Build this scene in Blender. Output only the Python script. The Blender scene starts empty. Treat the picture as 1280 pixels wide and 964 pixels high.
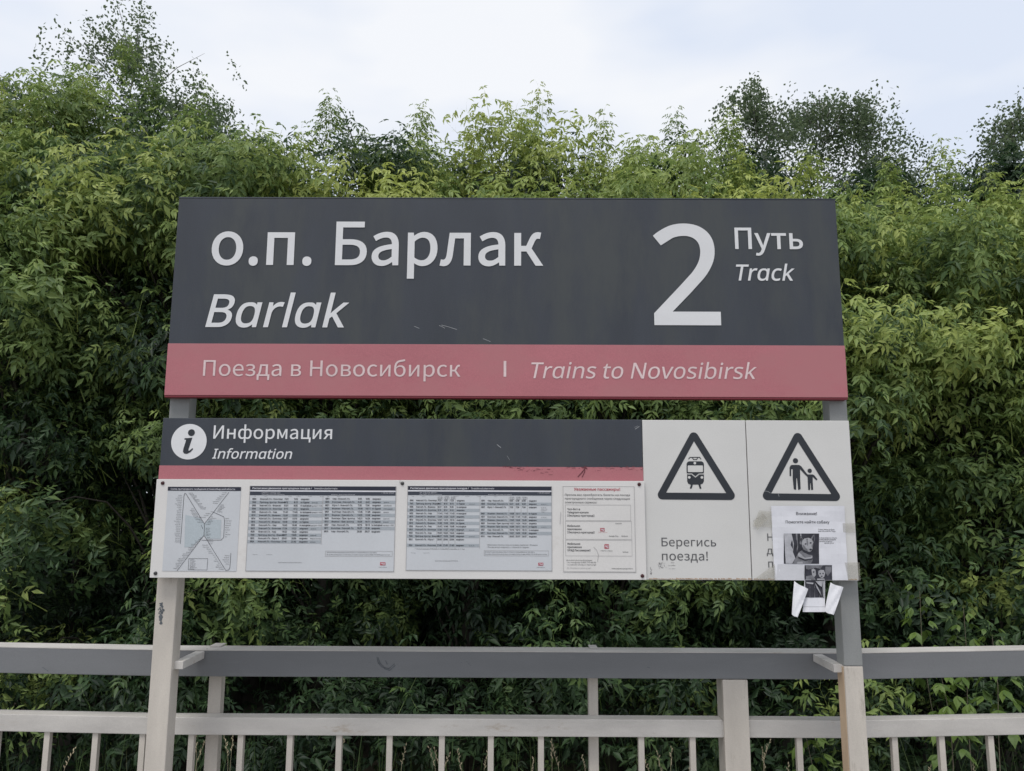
import bpy, bmesh, math, random
import numpy as np
from mathutils import Matrix, Vector
from mathutils.geometry import delaunay_2d_cdt

SC = bpy.context.scene
COL = SC.collection
R = math.radians

# ------------------------------------------------------------------ camera
FPX, CX, CY = 963.0, 640.0, 482.0
CAM = np.array([0.0, -2.795, 1.60])
PITCH, YAW, ROLL = 0.15057, 0.003756, -0.004097


def view_axes():
    cy, sy = math.cos(YAW), math.sin(YAW)
    cp, sp = math.cos(PITCH), math.sin(PITCH)
    cr, sr = math.cos(ROLL), math.sin(ROLL)
    ry = np.array([[cy, sy, 0], [-sy, cy, 0], [0, 0, 1]])
    rp = np.array([[1, 0, 0], [0, cp, sp], [0, -sp, cp]])
    rr = np.array([[cr, 0, -sr], [0, 1, 0], [sr, 0, cr]])
    return rr @ rp @ ry


AX = view_axes()          # rows: right, forward, up
cam_data = bpy.data.cameras.new('camera')
cam = bpy.data.objects.new('camera', cam_data)
COL.objects.link(cam)
cam_data.sensor_fit = 'HORIZONTAL'
cam_data.sensor_width = 36.0
cam_data.lens = 36.0 * FPX / 1280.0
cam_data.clip_start = 0.05
cam_data.clip_end = 3000
m = Matrix.Identity(4)
for i in range(3):
    m[i][0], m[i][1], m[i][2], m[i][3] = AX[0][i], AX[2][i], -AX[1][i], CAM[i]
cam.matrix_world = m
SC.camera = cam


def at(px, py, Y=0.0):
    """survey helper: the point of the vertical plane at depth Y seen at a place of the photograph"""
    d = AX.T @ np.array([(px - CX) / FPX, 1.0, -(py - CY) / FPX])
    t = (Y - CAM[1]) / d[1]
    p = CAM + d * t
    return float(p[0]), float(p[2])


# ------------------------------------------------------------------ sky and light
SUN_EL, SUN_AZ = R(63), R(205)      # azimuth: clockwise from +Y; the light comes from behind the camera
world = bpy.data.worlds.new('World')
SC.world = world
world.use_nodes = True
wn, wl = world.node_tree.nodes, world.node_tree.links
bg = wn['Background']
bg.inputs['Strength'].default_value = 0.1
sky = wn.new('ShaderNodeTexSky')
sky.sky_type = 'NISHITA'
sky.sun_disc = False
sky.sun_elevation = SUN_EL
sky.sun_rotation = SUN_AZ
sky.air_density = 1.0
sky.dust_density = 2.0
tc = wn.new('ShaderNodeTexCoord')
mp = wn.new('ShaderNodeMapping')
mp.inputs['Scale'].default_value = (1.0, 1.0, 2.6)
nz = wn.new('ShaderNodeTexNoise')
nz.inputs['Scale'].default_value = 2.1
nz.inputs['Detail'].default_value = 4
nz.inputs['Roughness'].default_value = 0.5
cr = wn.new('ShaderNodeValToRGB')
cr.color_ramp.elements[0].position = 0.40
cr.color_ramp.elements[0].color = (6.2, 6.75, 7.8, 1)
cr.color_ramp.elements[1].position = 0.60
cr.color_ramp.elements[1].color = (7.75, 7.9, 8.2, 1)
mx = wn.new('ShaderNodeMix')
mx.data_type = 'RGBA'
mx.inputs['Factor'].default_value = 0.93
wl.new(tc.outputs['Generated'], mp.inputs['Vector'])
wl.new(mp.outputs['Vector'], nz.inputs['Vector'])
wl.new(nz.outputs['Fac'], cr.inputs['Fac'])
wl.new(sky.outputs['Color'], mx.inputs['A'])
wl.new(cr.outputs['Color'], mx.inputs['B'])
wl.new(mx.outputs['Result'], bg.inputs['Color'])

sun_d = bpy.data.lights.new('sun', 'SUN')
sun_d.energy = 1.5
sun_d.angle = R(22)
sun_d.color = (1.0, 0.965, 0.91)
sun = bpy.data.objects.new('sun', sun_d)
COL.objects.link(sun)
sdir = Vector((math.sin(SUN_AZ) * math.cos(SUN_EL), math.cos(SUN_AZ) * math.cos(SUN_EL), math.sin(SUN_EL)))
sun.rotation_euler = sdir.to_track_quat('Z', 'Y').to_euler()
sun.location = (0, -4, 8)

SC.view_settings.view_transform = 'Standard'
SC.view_settings.look = 'None'
SC.view_settings.exposure = 0.32
SC.view_settings.gamma = 1.0
SC.render.engine = 'CYCLES'
SC.cycles.max_bounces = 6
SC.cycles.diffuse_bounces = 3
SC.cycles.transparent_max_bounces = 6
SC.cycles.use_denoising = True


# ------------------------------------------------------------------ materials
def ramp(nt, stops):
    r = nt.nodes.new('ShaderNodeValToRGB')
    els = r.color_ramp.elements
    while len(els) < len(stops):
        els.new(0.5)
    for e, (p, c) in zip(els, stops):
        e.position = p
        e.color = (*c, 1)
    return r


def mat(name, c, rough=0.6, var=0.12, scale=(3, 3, 3), dirt=None, dirt_at=0.6, dirt_scale=4.0, bump=0.0, bump_scale=120.0,
        spec=0.4, fine=0.05, metal=0.0):
    """paint, print or metal: colour wanders by var, dirt is a second colour in blotches or streaks"""
    mt = bpy.data.materials.new(name)
    mt.use_nodes = True
    nt = mt.node_tree
    bs = nt.nodes['Principled BSDF']
    bs.inputs['Roughness'].default_value = rough
    bs.inputs['Specular IOR Level'].default_value = spec
    bs.inputs['Metallic'].default_value = metal
    t = nt.nodes.new('ShaderNodeTexCoord')
    mpg = nt.nodes.new('ShaderNodeMapping')
    mpg.inputs['Scale'].default_value = scale
    nt.links.new(t.outputs['Object'], mpg.inputs['Vector'])
    n1 = nt.nodes.new('ShaderNodeTexNoise')
    n1.inputs['Scale'].default_value = 1.0
    n1.inputs['Detail'].default_value = 6
    n1.inputs['Roughness'].default_value = 0.6
    nt.links.new(mpg.outputs['Vector'], n1.inputs['Vector'])
    lo = tuple(max(0, x * (1 - var)) for x in c)
    hi = tuple(min(1, x * (1 + var)) for x in c)
    r1 = ramp(nt, [(0.3, lo), (0.7, hi)])
    nt.links.new(n1.outputs['Fac'], r1.inputs['Fac'])
    out = r1.outputs['Color']
    n2 = nt.nodes.new('ShaderNodeTexNoise')
    n2.inputs['Scale'].default_value = 260
    n2.inputs['Detail'].default_value = 2
    nt.links.new(t.outputs['Object'], n2.inputs['Vector'])
    if fine:
        r2 = ramp(nt, [(0.3, (1 - fine,) * 3), (0.7, (1 + fine,) * 3)])
        nt.links.new(n2.outputs['Fac'], r2.inputs['Fac'])
        mm = nt.nodes.new('ShaderNodeMix')
        mm.data_type = 'RGBA'
        mm.blend_type = 'MULTIPLY'
        mm.inputs['Factor'].default_value = 1
        nt.links.new(out, mm.inputs['A'])
        nt.links.new(r2.outputs['Color'], mm.inputs['B'])
        out = mm.outputs['Result']
    if dirt:
        n3 = nt.nodes.new('ShaderNodeTexNoise')
        n3.inputs['Scale'].default_value = dirt_scale
        n3.inputs['Detail'].default_value = 8
        n3.inputs['Roughness'].default_value = 0.7
        nt.links.new(mpg.outputs['Vector'], n3.inputs['Vector'])
        r3 = ramp(nt, [(dirt_at, (0, 0, 0)), (min(1, dirt_at + 0.13), (1, 1, 1))])
        nt.links.new(n3.outputs['Fac'], r3.inputs['Fac'])
        mm = nt.nodes.new('ShaderNodeMix')
        mm.data_type = 'RGBA'
        nt.links.new(r3.outputs['Color'], mm.inputs['Factor'])
        nt.links.new(out, mm.inputs['A'])
        mm.inputs['B'].default_value = (*dirt, 1)
        out = mm.outputs['Result']
    nt.links.new(out, bs.inputs['Base Color'])
    if bump:
        b = nt.nodes.new('ShaderNodeBump')
        b.inputs['Strength'].default_value = bump
        b.inputs['Distance'].default_value = 0.002
        n4 = nt.nodes.new('ShaderNodeTexNoise')
        n4.inputs['Scale'].default_value = bump_scale
        n4.inputs['Detail'].default_value = 4
        nt.links.new(t.outputs['Object'], n4.inputs['Vector'])
        nt.links.new(n4.outputs['Fac'], b.inputs['Height'])
        nt.links.new(b.outputs['Normal'], bs.inputs['Normal'])
    return mt


def leaf_mat(name, stops, trans=0.35, rough=0.5):
    mt = bpy.data.materials.new(name)
    mt.use_nodes = True
    nt = mt.node_tree
    bs = nt.nodes['Principled BSDF']
    bs.inputs['Roughness'].default_value = rough
    bs.inputs['Specular IOR Level'].default_value = 0.35
    a = nt.nodes.new('ShaderNodeAttribute')
    a.attribute_name = 'tint'
    r = ramp(nt, stops)
    nt.links.new(a.outputs['Fac'], r.inputs['Fac'])
    nt.links.new(r.outputs['Color'], bs.inputs['Base Color'])
    tr = nt.nodes.new('ShaderNodeBsdfTranslucent')
    nt.links.new(r.outputs['Color'], tr.inputs['Color'])
    ms = nt.nodes.new('ShaderNodeMixShader')
    ms.inputs['Fac'].default_value = trans
    nt.links.new(bs.outputs['BSDF'], ms.inputs[1])
    nt.links.new(tr.outputs['BSDF'], ms.inputs[2])
    nt.links.new(ms.outputs['Shader'], nt.nodes['Material Output'].inputs['Surface'])
    return mt


M = dict(
    dark=mat('weathered_slate_paint', (0.042, 0.048, 0.060), 0.5, 0.16, (4.5, 6, 1.3), (0.055, 0.061, 0.064), 0.48, 0.8, fine=0.12),
    red=mat('faded_red_film', (0.43, 0.150, 0.172), 0.6, 0.06, (2.5, 5, 4), (0.425, 0.165, 0.18), 0.45, 0.8, fine=0.07),
    red_edge=mat('dark_red_edge_paint', (0.16, 0.02, 0.03), 0.5, 0.15),
    letter=mat('pale_grey_lettering_film', (0.70, 0.70, 0.71), 0.5, 0.05, (3, 3, 8), fine=0.015),
    letter_pink=mat('worn_pinkish_lettering_film', (0.70, 0.55, 0.55), 0.55, 0.10, (4, 4, 8), fine=0.06),
    panel=mat('off_white_panel_paint', (0.62, 0.61, 0.59), 0.45, 0.05, (2, 2, 3), (0.55, 0.53, 0.50), 0.62, 1.5, fine=0.03),
    board=mat('warm_white_board_paint', (0.68, 0.66, 0.64), 0.45, 0.05, (2, 2, 3), (0.60, 0.57, 0.54), 0.60, 2.0, fine=0.03),
    paper_blue=mat('bluish_timetable_paper', (0.55, 0.565, 0.59), 0.5, 0.05, (3, 3, 3), fine=0.02),
    band=mat('grey_row_print', (0.36, 0.39, 0.42), 0.5, 0.05),
    map_area=mat('grey_blue_map_print', (0.43, 0.48, 0.51), 0.5, 0.05),
    ink=mat('dark_print_ink', (0.035, 0.036, 0.045), 0.5, 0.1),
    ink_bar=mat('navy_header_print', (0.022, 0.024, 0.04), 0.45, 0.1),
    ink_bar2=mat('slate_header_print', (0.045, 0.052, 0.07), 0.45, 0.1),
    ink_tri=mat('near_black_sign_film', (0.026, 0.030, 0.037), 0.45, 0.1),
    ink_grey=mat('grey_print_ink', (0.10, 0.10, 0.105), 0.5, 0.1),
    line=mat('faint_rule_print', (0.36, 0.35, 0.35), 0.5, 0.05),
    red_ink=mat('crimson_print_ink', (0.42, 0.035, 0.06), 0.5, 0.1),
    paper=mat('white_copy_paper', (0.68, 0.68, 0.72), 0.6, 0.06, (9, 9, 9), fine=0.02, bump=0.8, bump_scale=22),
    paper_in=mat('bright_folded_paper', (0.60, 0.60, 0.63), 0.6, 0.06, (12, 12, 12), fine=0.02, bump=0.8, bump_scale=30),
    black_print=mat('dark_photo_print', (0.03, 0.03, 0.04), 0.5, 0.5, (40, 40, 40)),
    grey1=mat('dog_photo_mid_grey', (0.16, 0.16, 0.175), 0.5, 0.3, (60, 60, 60)),
    grey2=mat('dog_photo_light_grey', (0.34, 0.34, 0.36), 0.5, 0.2, (60, 60, 60)),
    grey3=mat('dog_photo_wall_grey', (0.42, 0.42, 0.45), 0.5, 0.15, (50, 50, 50)),
    cream=mat('cream_post_paint', (0.53, 0.485, 0.43), 0.5, 0.13, (9, 9, 2.5), (0.36, 0.32, 0.27), 0.60, 2.6, bump=0.25, bump_scale=90),
    cream_rail=mat('cream_rail_paint', (0.50, 0.475, 0.445), 0.5, 0.18, (2.5, 9, 9), (0.36, 0.30, 0.24), 0.60, 2.8, bump=0.25, bump_scale=90),
    grey_paint=mat('grey_post_paint', (0.25, 0.255, 0.25), 0.5, 0.10, (7, 7, 2), (0.30, 0.295, 0.28), 0.6, 1.5, bump=0.2, bump_scale=90),
    rail_grey=mat('grey_blue_rail_paint', (0.172, 0.176, 0.183), 0.5, 0.10, (1.5, 7, 7), (0.20, 0.205, 0.21), 0.58, 2.2, bump=0.2, bump_scale=90),
    rust=mat('rusty_orange_paint', (0.50, 0.37, 0.25), 0.7, 0.2, (6, 6, 2)),
    cap=mat('dark_red_screw_cap', (0.05, 0.012, 0.014), 0.4, 0.2),
    cap_grey=mat('grey_steel_screw', (0.07, 0.07, 0.07), 0.35, 0.2, metal=0.4),
    scratch=mat('bare_scratch', (0.33, 0.34, 0.35), 0.4, 0.1),
    chip=mat('exposed_old_paint', (0.10, 0.11, 0.12), 0.6, 0.3, (60, 60, 60)),
    scuff=mat('dark_red_scuff', (0.14, 0.035, 0.045), 0.6, 0.2),
    concrete=mat('platform_concrete', (0.30, 0.29, 0.28), 0.85, 0.15, (2, 2, 2), (0.22, 0.21, 0.2), 0.6, 3, bump=0.4, bump_scale=60),
    soil=mat('dark_soil', (0.06, 0.05, 0.035), 0.95, 0.3, (1, 1, 1), (0.04, 0.055, 0.02), 0.5, 2),
    bark=mat('grey_brown_bark', (0.05, 0.043, 0.034), 0.9, 0.3, (10, 10, 3)),
    birch=mat('pale_birch_bark', (0.42, 0.41, 0.39), 0.8, 0.1, (2, 2, 12), (0.05, 0.05, 0.05), 0.6, 2),
    straw=mat('dry_grass_straw', (0.42, 0.36, 0.24), 0.8, 0.2),
    twig=mat('pale_twig', (0.16, 0.14, 0.10), 0.8, 0.2),
)
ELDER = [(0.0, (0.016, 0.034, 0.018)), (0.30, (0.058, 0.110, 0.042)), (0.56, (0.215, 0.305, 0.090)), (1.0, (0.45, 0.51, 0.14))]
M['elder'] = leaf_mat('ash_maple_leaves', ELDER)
M['birch_leaf'] = leaf_mat('birch_leaves', [(0.0, (0.08, 0.12, 0.07)), (0.6, (0.15, 0.20, 0.10)), (1.0, (0.24, 0.28, 0.13))], 0.5)
M['young'] = leaf_mat('young_broad_leaves', [(0.0, (0.06, 0.12, 0.03)), (1.0, (0.16, 0.24, 0.05))], 0.3)
M['grass'] = leaf_mat('grass_blades', [(0.0, (0.03, 0.07, 0.02)), (0.7, (0.09, 0.13, 0.04)), (1.0, (0.28, 0.25, 0.13))], 0.2)


def tape_mat():
    mt = bpy.data.materials.new('clear_sticky_tape')
    mt.use_nodes = True
    nt = mt.node_tree
    bs = nt.nodes['Principled BSDF']
    bs.inputs['Base Color'].default_value = (0.42, 0.40, 0.34, 1)
    bs.inputs['Roughness'].default_value = 0.25
    n = nt.nodes.new('ShaderNodeTexNoise')
    n.inputs['Scale'].default_value = 14
    r = ramp(nt, [(0.3, (0.22,) * 3), (0.7, (0.46,) * 3)])
    nt.links.new(n.outputs['Fac'], r.inputs['Fac'])
    nt.links.new(r.outputs['Color'], bs.inputs['Alpha'])
    return mt


M['tape'] = tape_mat()


# ------------------------------------------------------------------ object helpers
def tag(o, label=None, cat=None, group=None, kind=None):
    if label: o['label'] = label
    if cat: o['category'] = cat
    if group: o['group'] = group
    if kind: o['kind'] = kind
    return o


def empty(name, loc, label, cat, group=None):
    o = bpy.data.objects.new(name, None)
    COL.objects.link(o)
    o.location = loc
    o.empty_display_size = 0.1
    return tag(o, label, cat, group)


def link(name, me, parent=None):
    o = bpy.data.objects.new(name, me)
    COL.objects.link(o)
    if parent is not None:
        o.parent = parent
        par = parent
        off = Vector((0, 0, 0))
        while par is not None:          # meshes are written in world metres: undo the parents' places
            off += par.location
            par = par.parent
        o.location = -off
    return o


class MB:
    """collects faces, builds ONE mesh object"""
    def __init__(s):
        s.v, s.f, s.mi = [], [], []

    def face(s, pts, mi=0):
        b = len(s.v)
        s.v += [tuple(p) for p in pts]
        s.f.append(tuple(range(b, b + len(pts))))
        s.mi.append(mi)

    def box(s, x0, x1, y0, y1, z0, z1, mi=0):
        b = len(s.v)
        s.v += [(x, y, z) for z in (z0, z1) for y in (y0, y1) for x in (x0, x1)]
        for q in ((0, 2, 3, 1), (4, 5, 7, 6), (0, 1, 5, 4), (2, 6, 7, 3), (0, 4, 6, 2), (1, 3, 7, 5)):
            s.f.append(tuple(b + k for k in q))
            s.mi.append(mi)

    def beam(s, a, c, w, h, mi=0):
        """horizontal-ish beam from a to c, w deep, h high; a, c are on its upper front edge"""
        a, c = Vector(a), Vector(c)
        d = (c - a).normalized()
        n = Vector((-d.y, d.x, 0)).normalized()
        b = len(s.v)
        for p in (a, c):
            for (i, j) in ((0, 0), (1, 0), (1, 1), (0, 1)):
                s.v.append(tuple(p + n * w * i + Vector((0, 0, -h * j))))
        for q in ((0, 1, 2, 3), (7, 6, 5, 4), (0, 4, 5, 1), (1, 5, 6, 2), (2, 6, 7, 3), (3, 7, 4, 0)):
            s.f.append(tuple(b + k for k in q))
            s.mi.append(mi)

    def tube(s, path, rad, n=6, mi=0):
        path = [Vector(p) for p in path]
        b = len(s.v)
        for k, p in enumerate(path):
            d = (path[min(k + 1, len(path) - 1)] - path[max(k - 1, 0)]).normalized()
            u = d.cross(Vector((0.31, 0.9, 0.17))).normalized()
            w = d.cross(u)
            for j in range(n):
                a = 2 * math.pi * j / n
                s.v.append(tuple(p + (u * math.cos(a) + w * math.sin(a)) * rad[k]))
        for k in range(len(path) - 1):
            for j in range(n):
                s.f.append((b + k * n + j, b + k * n + (j + 1) % n, b + (k + 1) * n + (j + 1) % n, b + (k + 1) * n + j))
                s.mi.append(mi)

    def mesh(s, name, mats, bevel=0.0, smooth=False):
        me = bpy.data.meshes.new(name)
        me.from_pydata(s.v, [], s.f)
        mats = mats if isinstance(mats, (list, tuple)) else [mats]
        for x in mats: me.materials.append(x)
        me.polygons.foreach_set('material_index', s.mi)
        if smooth: me.polygons.foreach_set('use_smooth', [True] * len(s.f))
        bm = bmesh.new()
        bm.from_mesh(me)
        if smooth is False and not s.f or bevel:
            bmesh.ops.bevel(bm, geom=list(bm.edges), offset=bevel, segments=2, affect='EDGES', profile=0.6)
        if bevel:
            bmesh.ops.recalc_face_normals(bm, faces=list(bm.faces))
        bm.to_mesh(me)
        bm.free()
        me.update()
        return me

    def build(s, name, mats, parent=None, bevel=0.0, smooth=False):
        return link(name, s.mesh(name, mats, bevel, smooth), parent)


# letter outlines: code point, advance, then cubic curves in thousandths of the cap height
GLYPH = {
1072: (768, [[172, -18, 296, -18, 387, -18, 471, 30, 542, 89, 543, 89, 544, 89, 546, 89, 549, 59, 553, 30, 557, 0, 591, 0, 625, 0, 659, 0, 659, 152, 659, 304, 659, 456,
 659, 640, 584, 760, 402, 760, 282, 760, 179, 707, 112, 663, 128, 634, 144, 606, 160, 577, 218, 617, 296, 656, 382, 656, 503, 656, 535, 565, 535, 469, 220, 434, 80, 353,
 80, 192, 80, 59], [402, 83, 332, 83, 258, 83, 201, 116, 201, 201, 201, 296, 285, 357, 535, 386, 535, 317, 535, 249, 535, 180, 462, 116]]),
1073: (829, [[209, -18, 431, -18, 610, -18, 756, 131, 756, 367, 756, 584, 633, 714, 458, 714, 364, 714, 271, 671, 206, 587, 229, 896, 333, 915, 572, 952, 633, 962, 685,
 974, 723, 1000, 715, 1038, 708, 1075, 700, 1113, 653, 1093, 628, 1083, 546, 1071, 263, 1029, 82, 951, 82, 449, 82, 150], [201, 464, 201, 483, 278, 585, 355, 618, 427,
 618, 557, 618, 628, 520, 628, 367, 628, 199, 544, 86, 430, 86, 278, 86, 201, 210, 201, 426, 201, 445]]),
1074: (774, [[126, 247, 126, 0, 225, 0, 324, 0, 423, 0, 593, 0, 715, 64, 715, 211, 715, 318, 644, 370, 559, 389, 559, 391, 559, 392, 559, 394, 636, 417, 682, 471, 682,
 553, 682, 688, 573, 741, 409, 741, 315, 741, 220, 741, 126, 741, 126, 494], [295, 430, 248, 430, 248, 504, 248, 578, 248, 652, 298, 652, 347, 652, 397, 652, 513, 652,
 561, 611, 561, 542, 561, 473, 512, 430, 389, 430, 342, 430], [302, 89, 248, 89, 248, 173, 248, 257, 248, 341, 299, 341, 350, 341, 401, 341, 527, 341, 592, 295, 592, 220,
 592, 136, 532, 89, 408, 89, 355, 89]]),
1075: (626, [[126, 247, 126, 0, 167, 0, 209, 0, 251, 0, 251, 213, 251, 427, 251, 640, 363, 640, 475, 640, 587, 640, 587, 673, 587, 707, 587, 741, 433, 741, 279, 741, 126,
 741, 126, 494]]),
1076: (810, [[150, -87, 150, 0, 319, 0, 487, 0, 656, 0, 656, -87, 656, -175, 656, -262, 692, -262, 728, -262, 764, -262, 768, -167, 772, -72, 776, 23, 776, 49, 776, 75,
 776, 101, 740, 101, 704, 101, 668, 101, 668, 314, 668, 528, 668, 741, 516, 741, 363, 741, 210, 741, 197, 631, 184, 522, 171, 412, 141, 173, 108, 124, 65, 101, 54, 101,
 42, 101, 30, 101, 30, 75, 30, 49, 30, 23, 34, -72, 38, -167, 42, -262, 78, -262, 114, -262, 150, -262, 150, -175], [313, 101, 198, 101, 233, 153, 263, 241, 280, 389,
 289, 472, 299, 556, 308, 640, 387, 640, 466, 640, 544, 640, 544, 460, 544, 281, 544, 101, 429, 101]]),
1077: (756, [[228, -18, 426, -18, 525, -18, 604, 15, 668, 57, 654, 85, 639, 113, 625, 141, 569, 104, 512, 82, 439, 82, 299, 82, 202, 183, 194, 341, 360, 341, 527, 341,
 693, 341, 696, 360, 698, 385, 698, 412, 698, 623, 592, 760, 402, 760, 233, 760, 71, 611, 71, 370, 71, 126], [325, 430, 192, 430, 207, 577, 300, 660, 405, 660, 521, 660,
 589, 580, 589, 430, 457, 430]]),
1078: (1037, [[98, 129, 20, 0, 65, 0, 110, 0, 154, 0, 216, 111, 279, 223, 341, 334, 382, 334, 422, 334, 462, 334, 462, 223, 462, 111, 462, 0, 500, 0, 537, 0, 574, 0, 574,
 111, 574, 223, 574, 334, 615, 334, 655, 334, 696, 334, 758, 223, 819, 111, 881, 0, 926, 0, 971, 0, 1016, 0, 939, 129, 861, 258, 783, 387, 803, 437, 823, 487, 843, 538,
 877, 623, 911, 638, 950, 638, 960, 638, 965, 637, 974, 634, 981, 673, 989, 713, 996, 752, 985, 757, 969, 760, 952, 760, 873, 760, 812, 727, 759, 602, 736, 546, 714, 491,
 692, 435, 653, 435, 613, 435, 574, 435, 574, 537, 574, 639, 574, 741, 537, 741, 500, 741, 462, 741, 462, 639, 462, 537, 462, 435, 423, 435, 384, 435, 345, 435, 323, 491,
 301, 546, 278, 602, 225, 727, 164, 760, 85, 760, 68, 760, 52, 757, 40, 752, 47, 713, 55, 673, 63, 634, 72, 637, 76, 638, 87, 638, 126, 638, 160, 623, 194, 538, 214, 487,
 234, 437, 254, 387, 176, 258]]),
1079: (696, [[233, -18, 337, -18, 495, -18, 634, 67, 634, 205, 634, 310, 568, 367, 480, 387, 480, 390, 480, 392, 480, 394, 559, 424, 603, 487, 603, 559, 603, 694, 477,
 760, 334, 760, 226, 760, 145, 729, 75, 677, 92, 649, 109, 622, 126, 595, 186, 637, 241, 660, 327, 660, 419, 660, 482, 622, 482, 547, 482, 475, 423, 430, 304, 430, 276,
 430, 247, 430, 218, 430, 218, 400, 218, 371, 218, 341, 252, 341, 286, 341, 321, 341, 443, 341, 510, 299, 510, 216, 510, 132, 428, 82, 326, 82, 251, 82, 177, 101, 111,
 156, 92, 129, 74, 102, 56, 75, 143, 5]]),
1080: (861, [[126, 247, 126, 0, 164, 0, 203, 0, 241, 0, 335, 141, 429, 283, 523, 424, 550, 469, 592, 538, 621, 584, 623, 584, 625, 584, 628, 584, 621, 487, 614, 389, 614,
 310, 614, 206, 614, 103, 614, 0, 654, 0, 695, 0, 735, 0, 735, 247, 735, 494, 735, 741, 697, 741, 658, 741, 619, 741, 526, 599, 432, 458, 338, 317, 311, 271, 269, 203,
 240, 158, 238, 158, 236, 158, 235, 158, 240, 254, 247, 353, 247, 431, 247, 534, 247, 638, 247, 741, 206, 741, 166, 741, 126, 741, 126, 494]]),
1081: (861, [[126, 247, 126, 0, 164, 0, 203, 0, 241, 0, 335, 141, 429, 283, 523, 424, 550, 469, 592, 538, 621, 584, 623, 584, 625, 584, 628, 584, 621, 487, 614, 389, 614,
 310, 614, 206, 614, 103, 614, 0, 654, 0, 695, 0, 735, 0, 735, 247, 735, 494, 735, 741, 697, 741, 658, 741, 619, 741, 526, 599, 432, 458, 338, 317, 311, 271, 269, 203,
 240, 158, 238, 158, 236, 158, 235, 158, 240, 254, 247, 353, 247, 431, 247, 534, 247, 638, 247, 741, 206, 741, 166, 741, 126, 741, 126, 494], [263, 873, 435, 873, 606,
 873, 666, 989, 673, 1108, 638, 1108, 604, 1108, 570, 1108, 568, 1020, 536, 948, 435, 948, 332, 948, 300, 1020, 297, 1108, 263, 1108, 229, 1108, 195, 1108, 202, 989]]),
1082: (759, [[126, 247, 126, 0, 167, 0, 209, 0, 251, 0, 251, 111, 251, 223, 251, 334, 299, 334, 347, 334, 396, 334, 465, 223, 534, 111, 603, 0, 648, 0, 693, 0, 738, 0,
 654, 130, 571, 259, 487, 389, 508, 438, 530, 488, 551, 538, 588, 626, 618, 638, 658, 638, 668, 638, 674, 637, 682, 634, 689, 673, 697, 713, 704, 752, 693, 757, 677, 760,
 660, 760, 580, 760, 525, 735, 467, 602, 442, 546, 417, 491, 393, 435, 346, 435, 298, 435, 251, 435, 251, 537, 251, 639, 251, 741, 209, 741, 167, 741, 126, 741, 126,
 494]]),
1083: (809, [[55, -18, 83, -18, 191, -18, 257, 64, 278, 228, 296, 366, 311, 503, 327, 640, 404, 640, 481, 640, 558, 640, 558, 427, 558, 213, 558, 0, 600, 0, 642, 0, 683,
 0, 683, 247, 683, 494, 683, 741, 532, 741, 381, 741, 229, 741, 210, 581, 190, 420, 172, 259, 160, 150, 126, 102, 72, 102, 59, 102, 49, 105, 38, 108, 30, 70, 23, 31, 15,
 -7, 37, -14]]),
1084: (965, [[126, 247, 126, 0, 163, 0, 200, 0, 237, 0, 237, 111, 237, 223, 237, 334, 237, 400, 228, 513, 224, 589, 226, 589, 227, 589, 229, 589, 251, 532, 276, 469, 297,
 415, 346, 300, 394, 185, 442, 70, 469, 70, 497, 70, 524, 70, 571, 185, 618, 300, 666, 415, 688, 469, 714, 531, 735, 589, 737, 589, 739, 589, 741, 589, 735, 513, 727,
 400, 727, 334, 727, 223, 727, 111, 727, 0, 765, 0, 803, 0, 840, 0, 840, 247, 840, 494, 840, 741, 793, 741, 745, 741, 697, 741, 650, 625, 603, 509, 555, 393, 536, 330,
 512, 271, 488, 213, 486, 213, 484, 213, 482, 213, 461, 271, 437, 330, 415, 393, 366, 509, 317, 625, 269, 741, 221, 741, 173, 741, 126, 741, 126, 494]]),
1085: (858, [[126, 247, 126, 0, 167, 0, 209, 0, 251, 0, 251, 110, 251, 220, 251, 330, 370, 330, 488, 330, 607, 330, 607, 220, 607, 110, 607, 0, 648, 0, 690, 0, 731, 0,
 731, 247, 731, 494, 731, 741, 690, 741, 648, 741, 607, 741, 607, 640, 607, 540, 607, 439, 488, 439, 370, 439, 251, 439, 251, 540, 251, 640, 251, 741, 209, 741, 167, 741,
 126, 741, 126, 494]]),
1086: (827, [[232, -18, 413, -18, 595, -18, 756, 124, 756, 370, 756, 617, 595, 760, 413, 760, 232, 760, 71, 617, 71, 370, 71, 124], [542, 86, 413, 86, 285, 86, 199, 199,
 199, 370, 199, 540, 285, 655, 413, 655, 542, 655, 629, 540, 629, 370, 629, 199]]),
1087: (843, [[126, 247, 126, 0, 167, 0, 209, 0, 251, 0, 251, 213, 251, 427, 251, 640, 365, 640, 479, 640, 593, 640, 593, 427, 593, 213, 593, 0, 635, 0, 676, 0, 718, 0,
 718, 247, 718, 494, 718, 741, 520, 741, 323, 741, 126, 741, 126, 494]]),
1088: (846, [[126, 39, 126, -312, 167, -312, 209, -312, 251, -312, 251, -229, 251, -145, 251, -61, 250, -18, 248, 25, 247, 68, 314, 12, 385, -18, 452, -18, 621, -18, 774,
 128, 774, 382, 774, 611, 670, 760, 479, 760, 393, 760, 310, 711, 243, 655, 242, 655, 241, 655, 240, 655, 236, 683, 232, 712, 228, 741, 194, 741, 160, 741, 126, 741, 126,
 390], [554, 87, 431, 87, 382, 87, 317, 106, 251, 164, 251, 294, 251, 424, 251, 554, 322, 619, 386, 655, 447, 655, 589, 655, 644, 546, 644, 381, 644, 198]]),
1089: (696, [[221, -18, 417, -18, 506, -18, 591, 18, 658, 75, 639, 103, 621, 131, 603, 160, 557, 119, 497, 86, 428, 86, 292, 86, 199, 199, 199, 370, 199, 540, 297, 655,
 432, 655, 490, 655, 538, 629, 580, 591, 601, 618, 622, 645, 643, 673, 591, 719, 524, 760, 427, 760, 236, 760, 71, 617, 71, 370, 71, 124]]),
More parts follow.
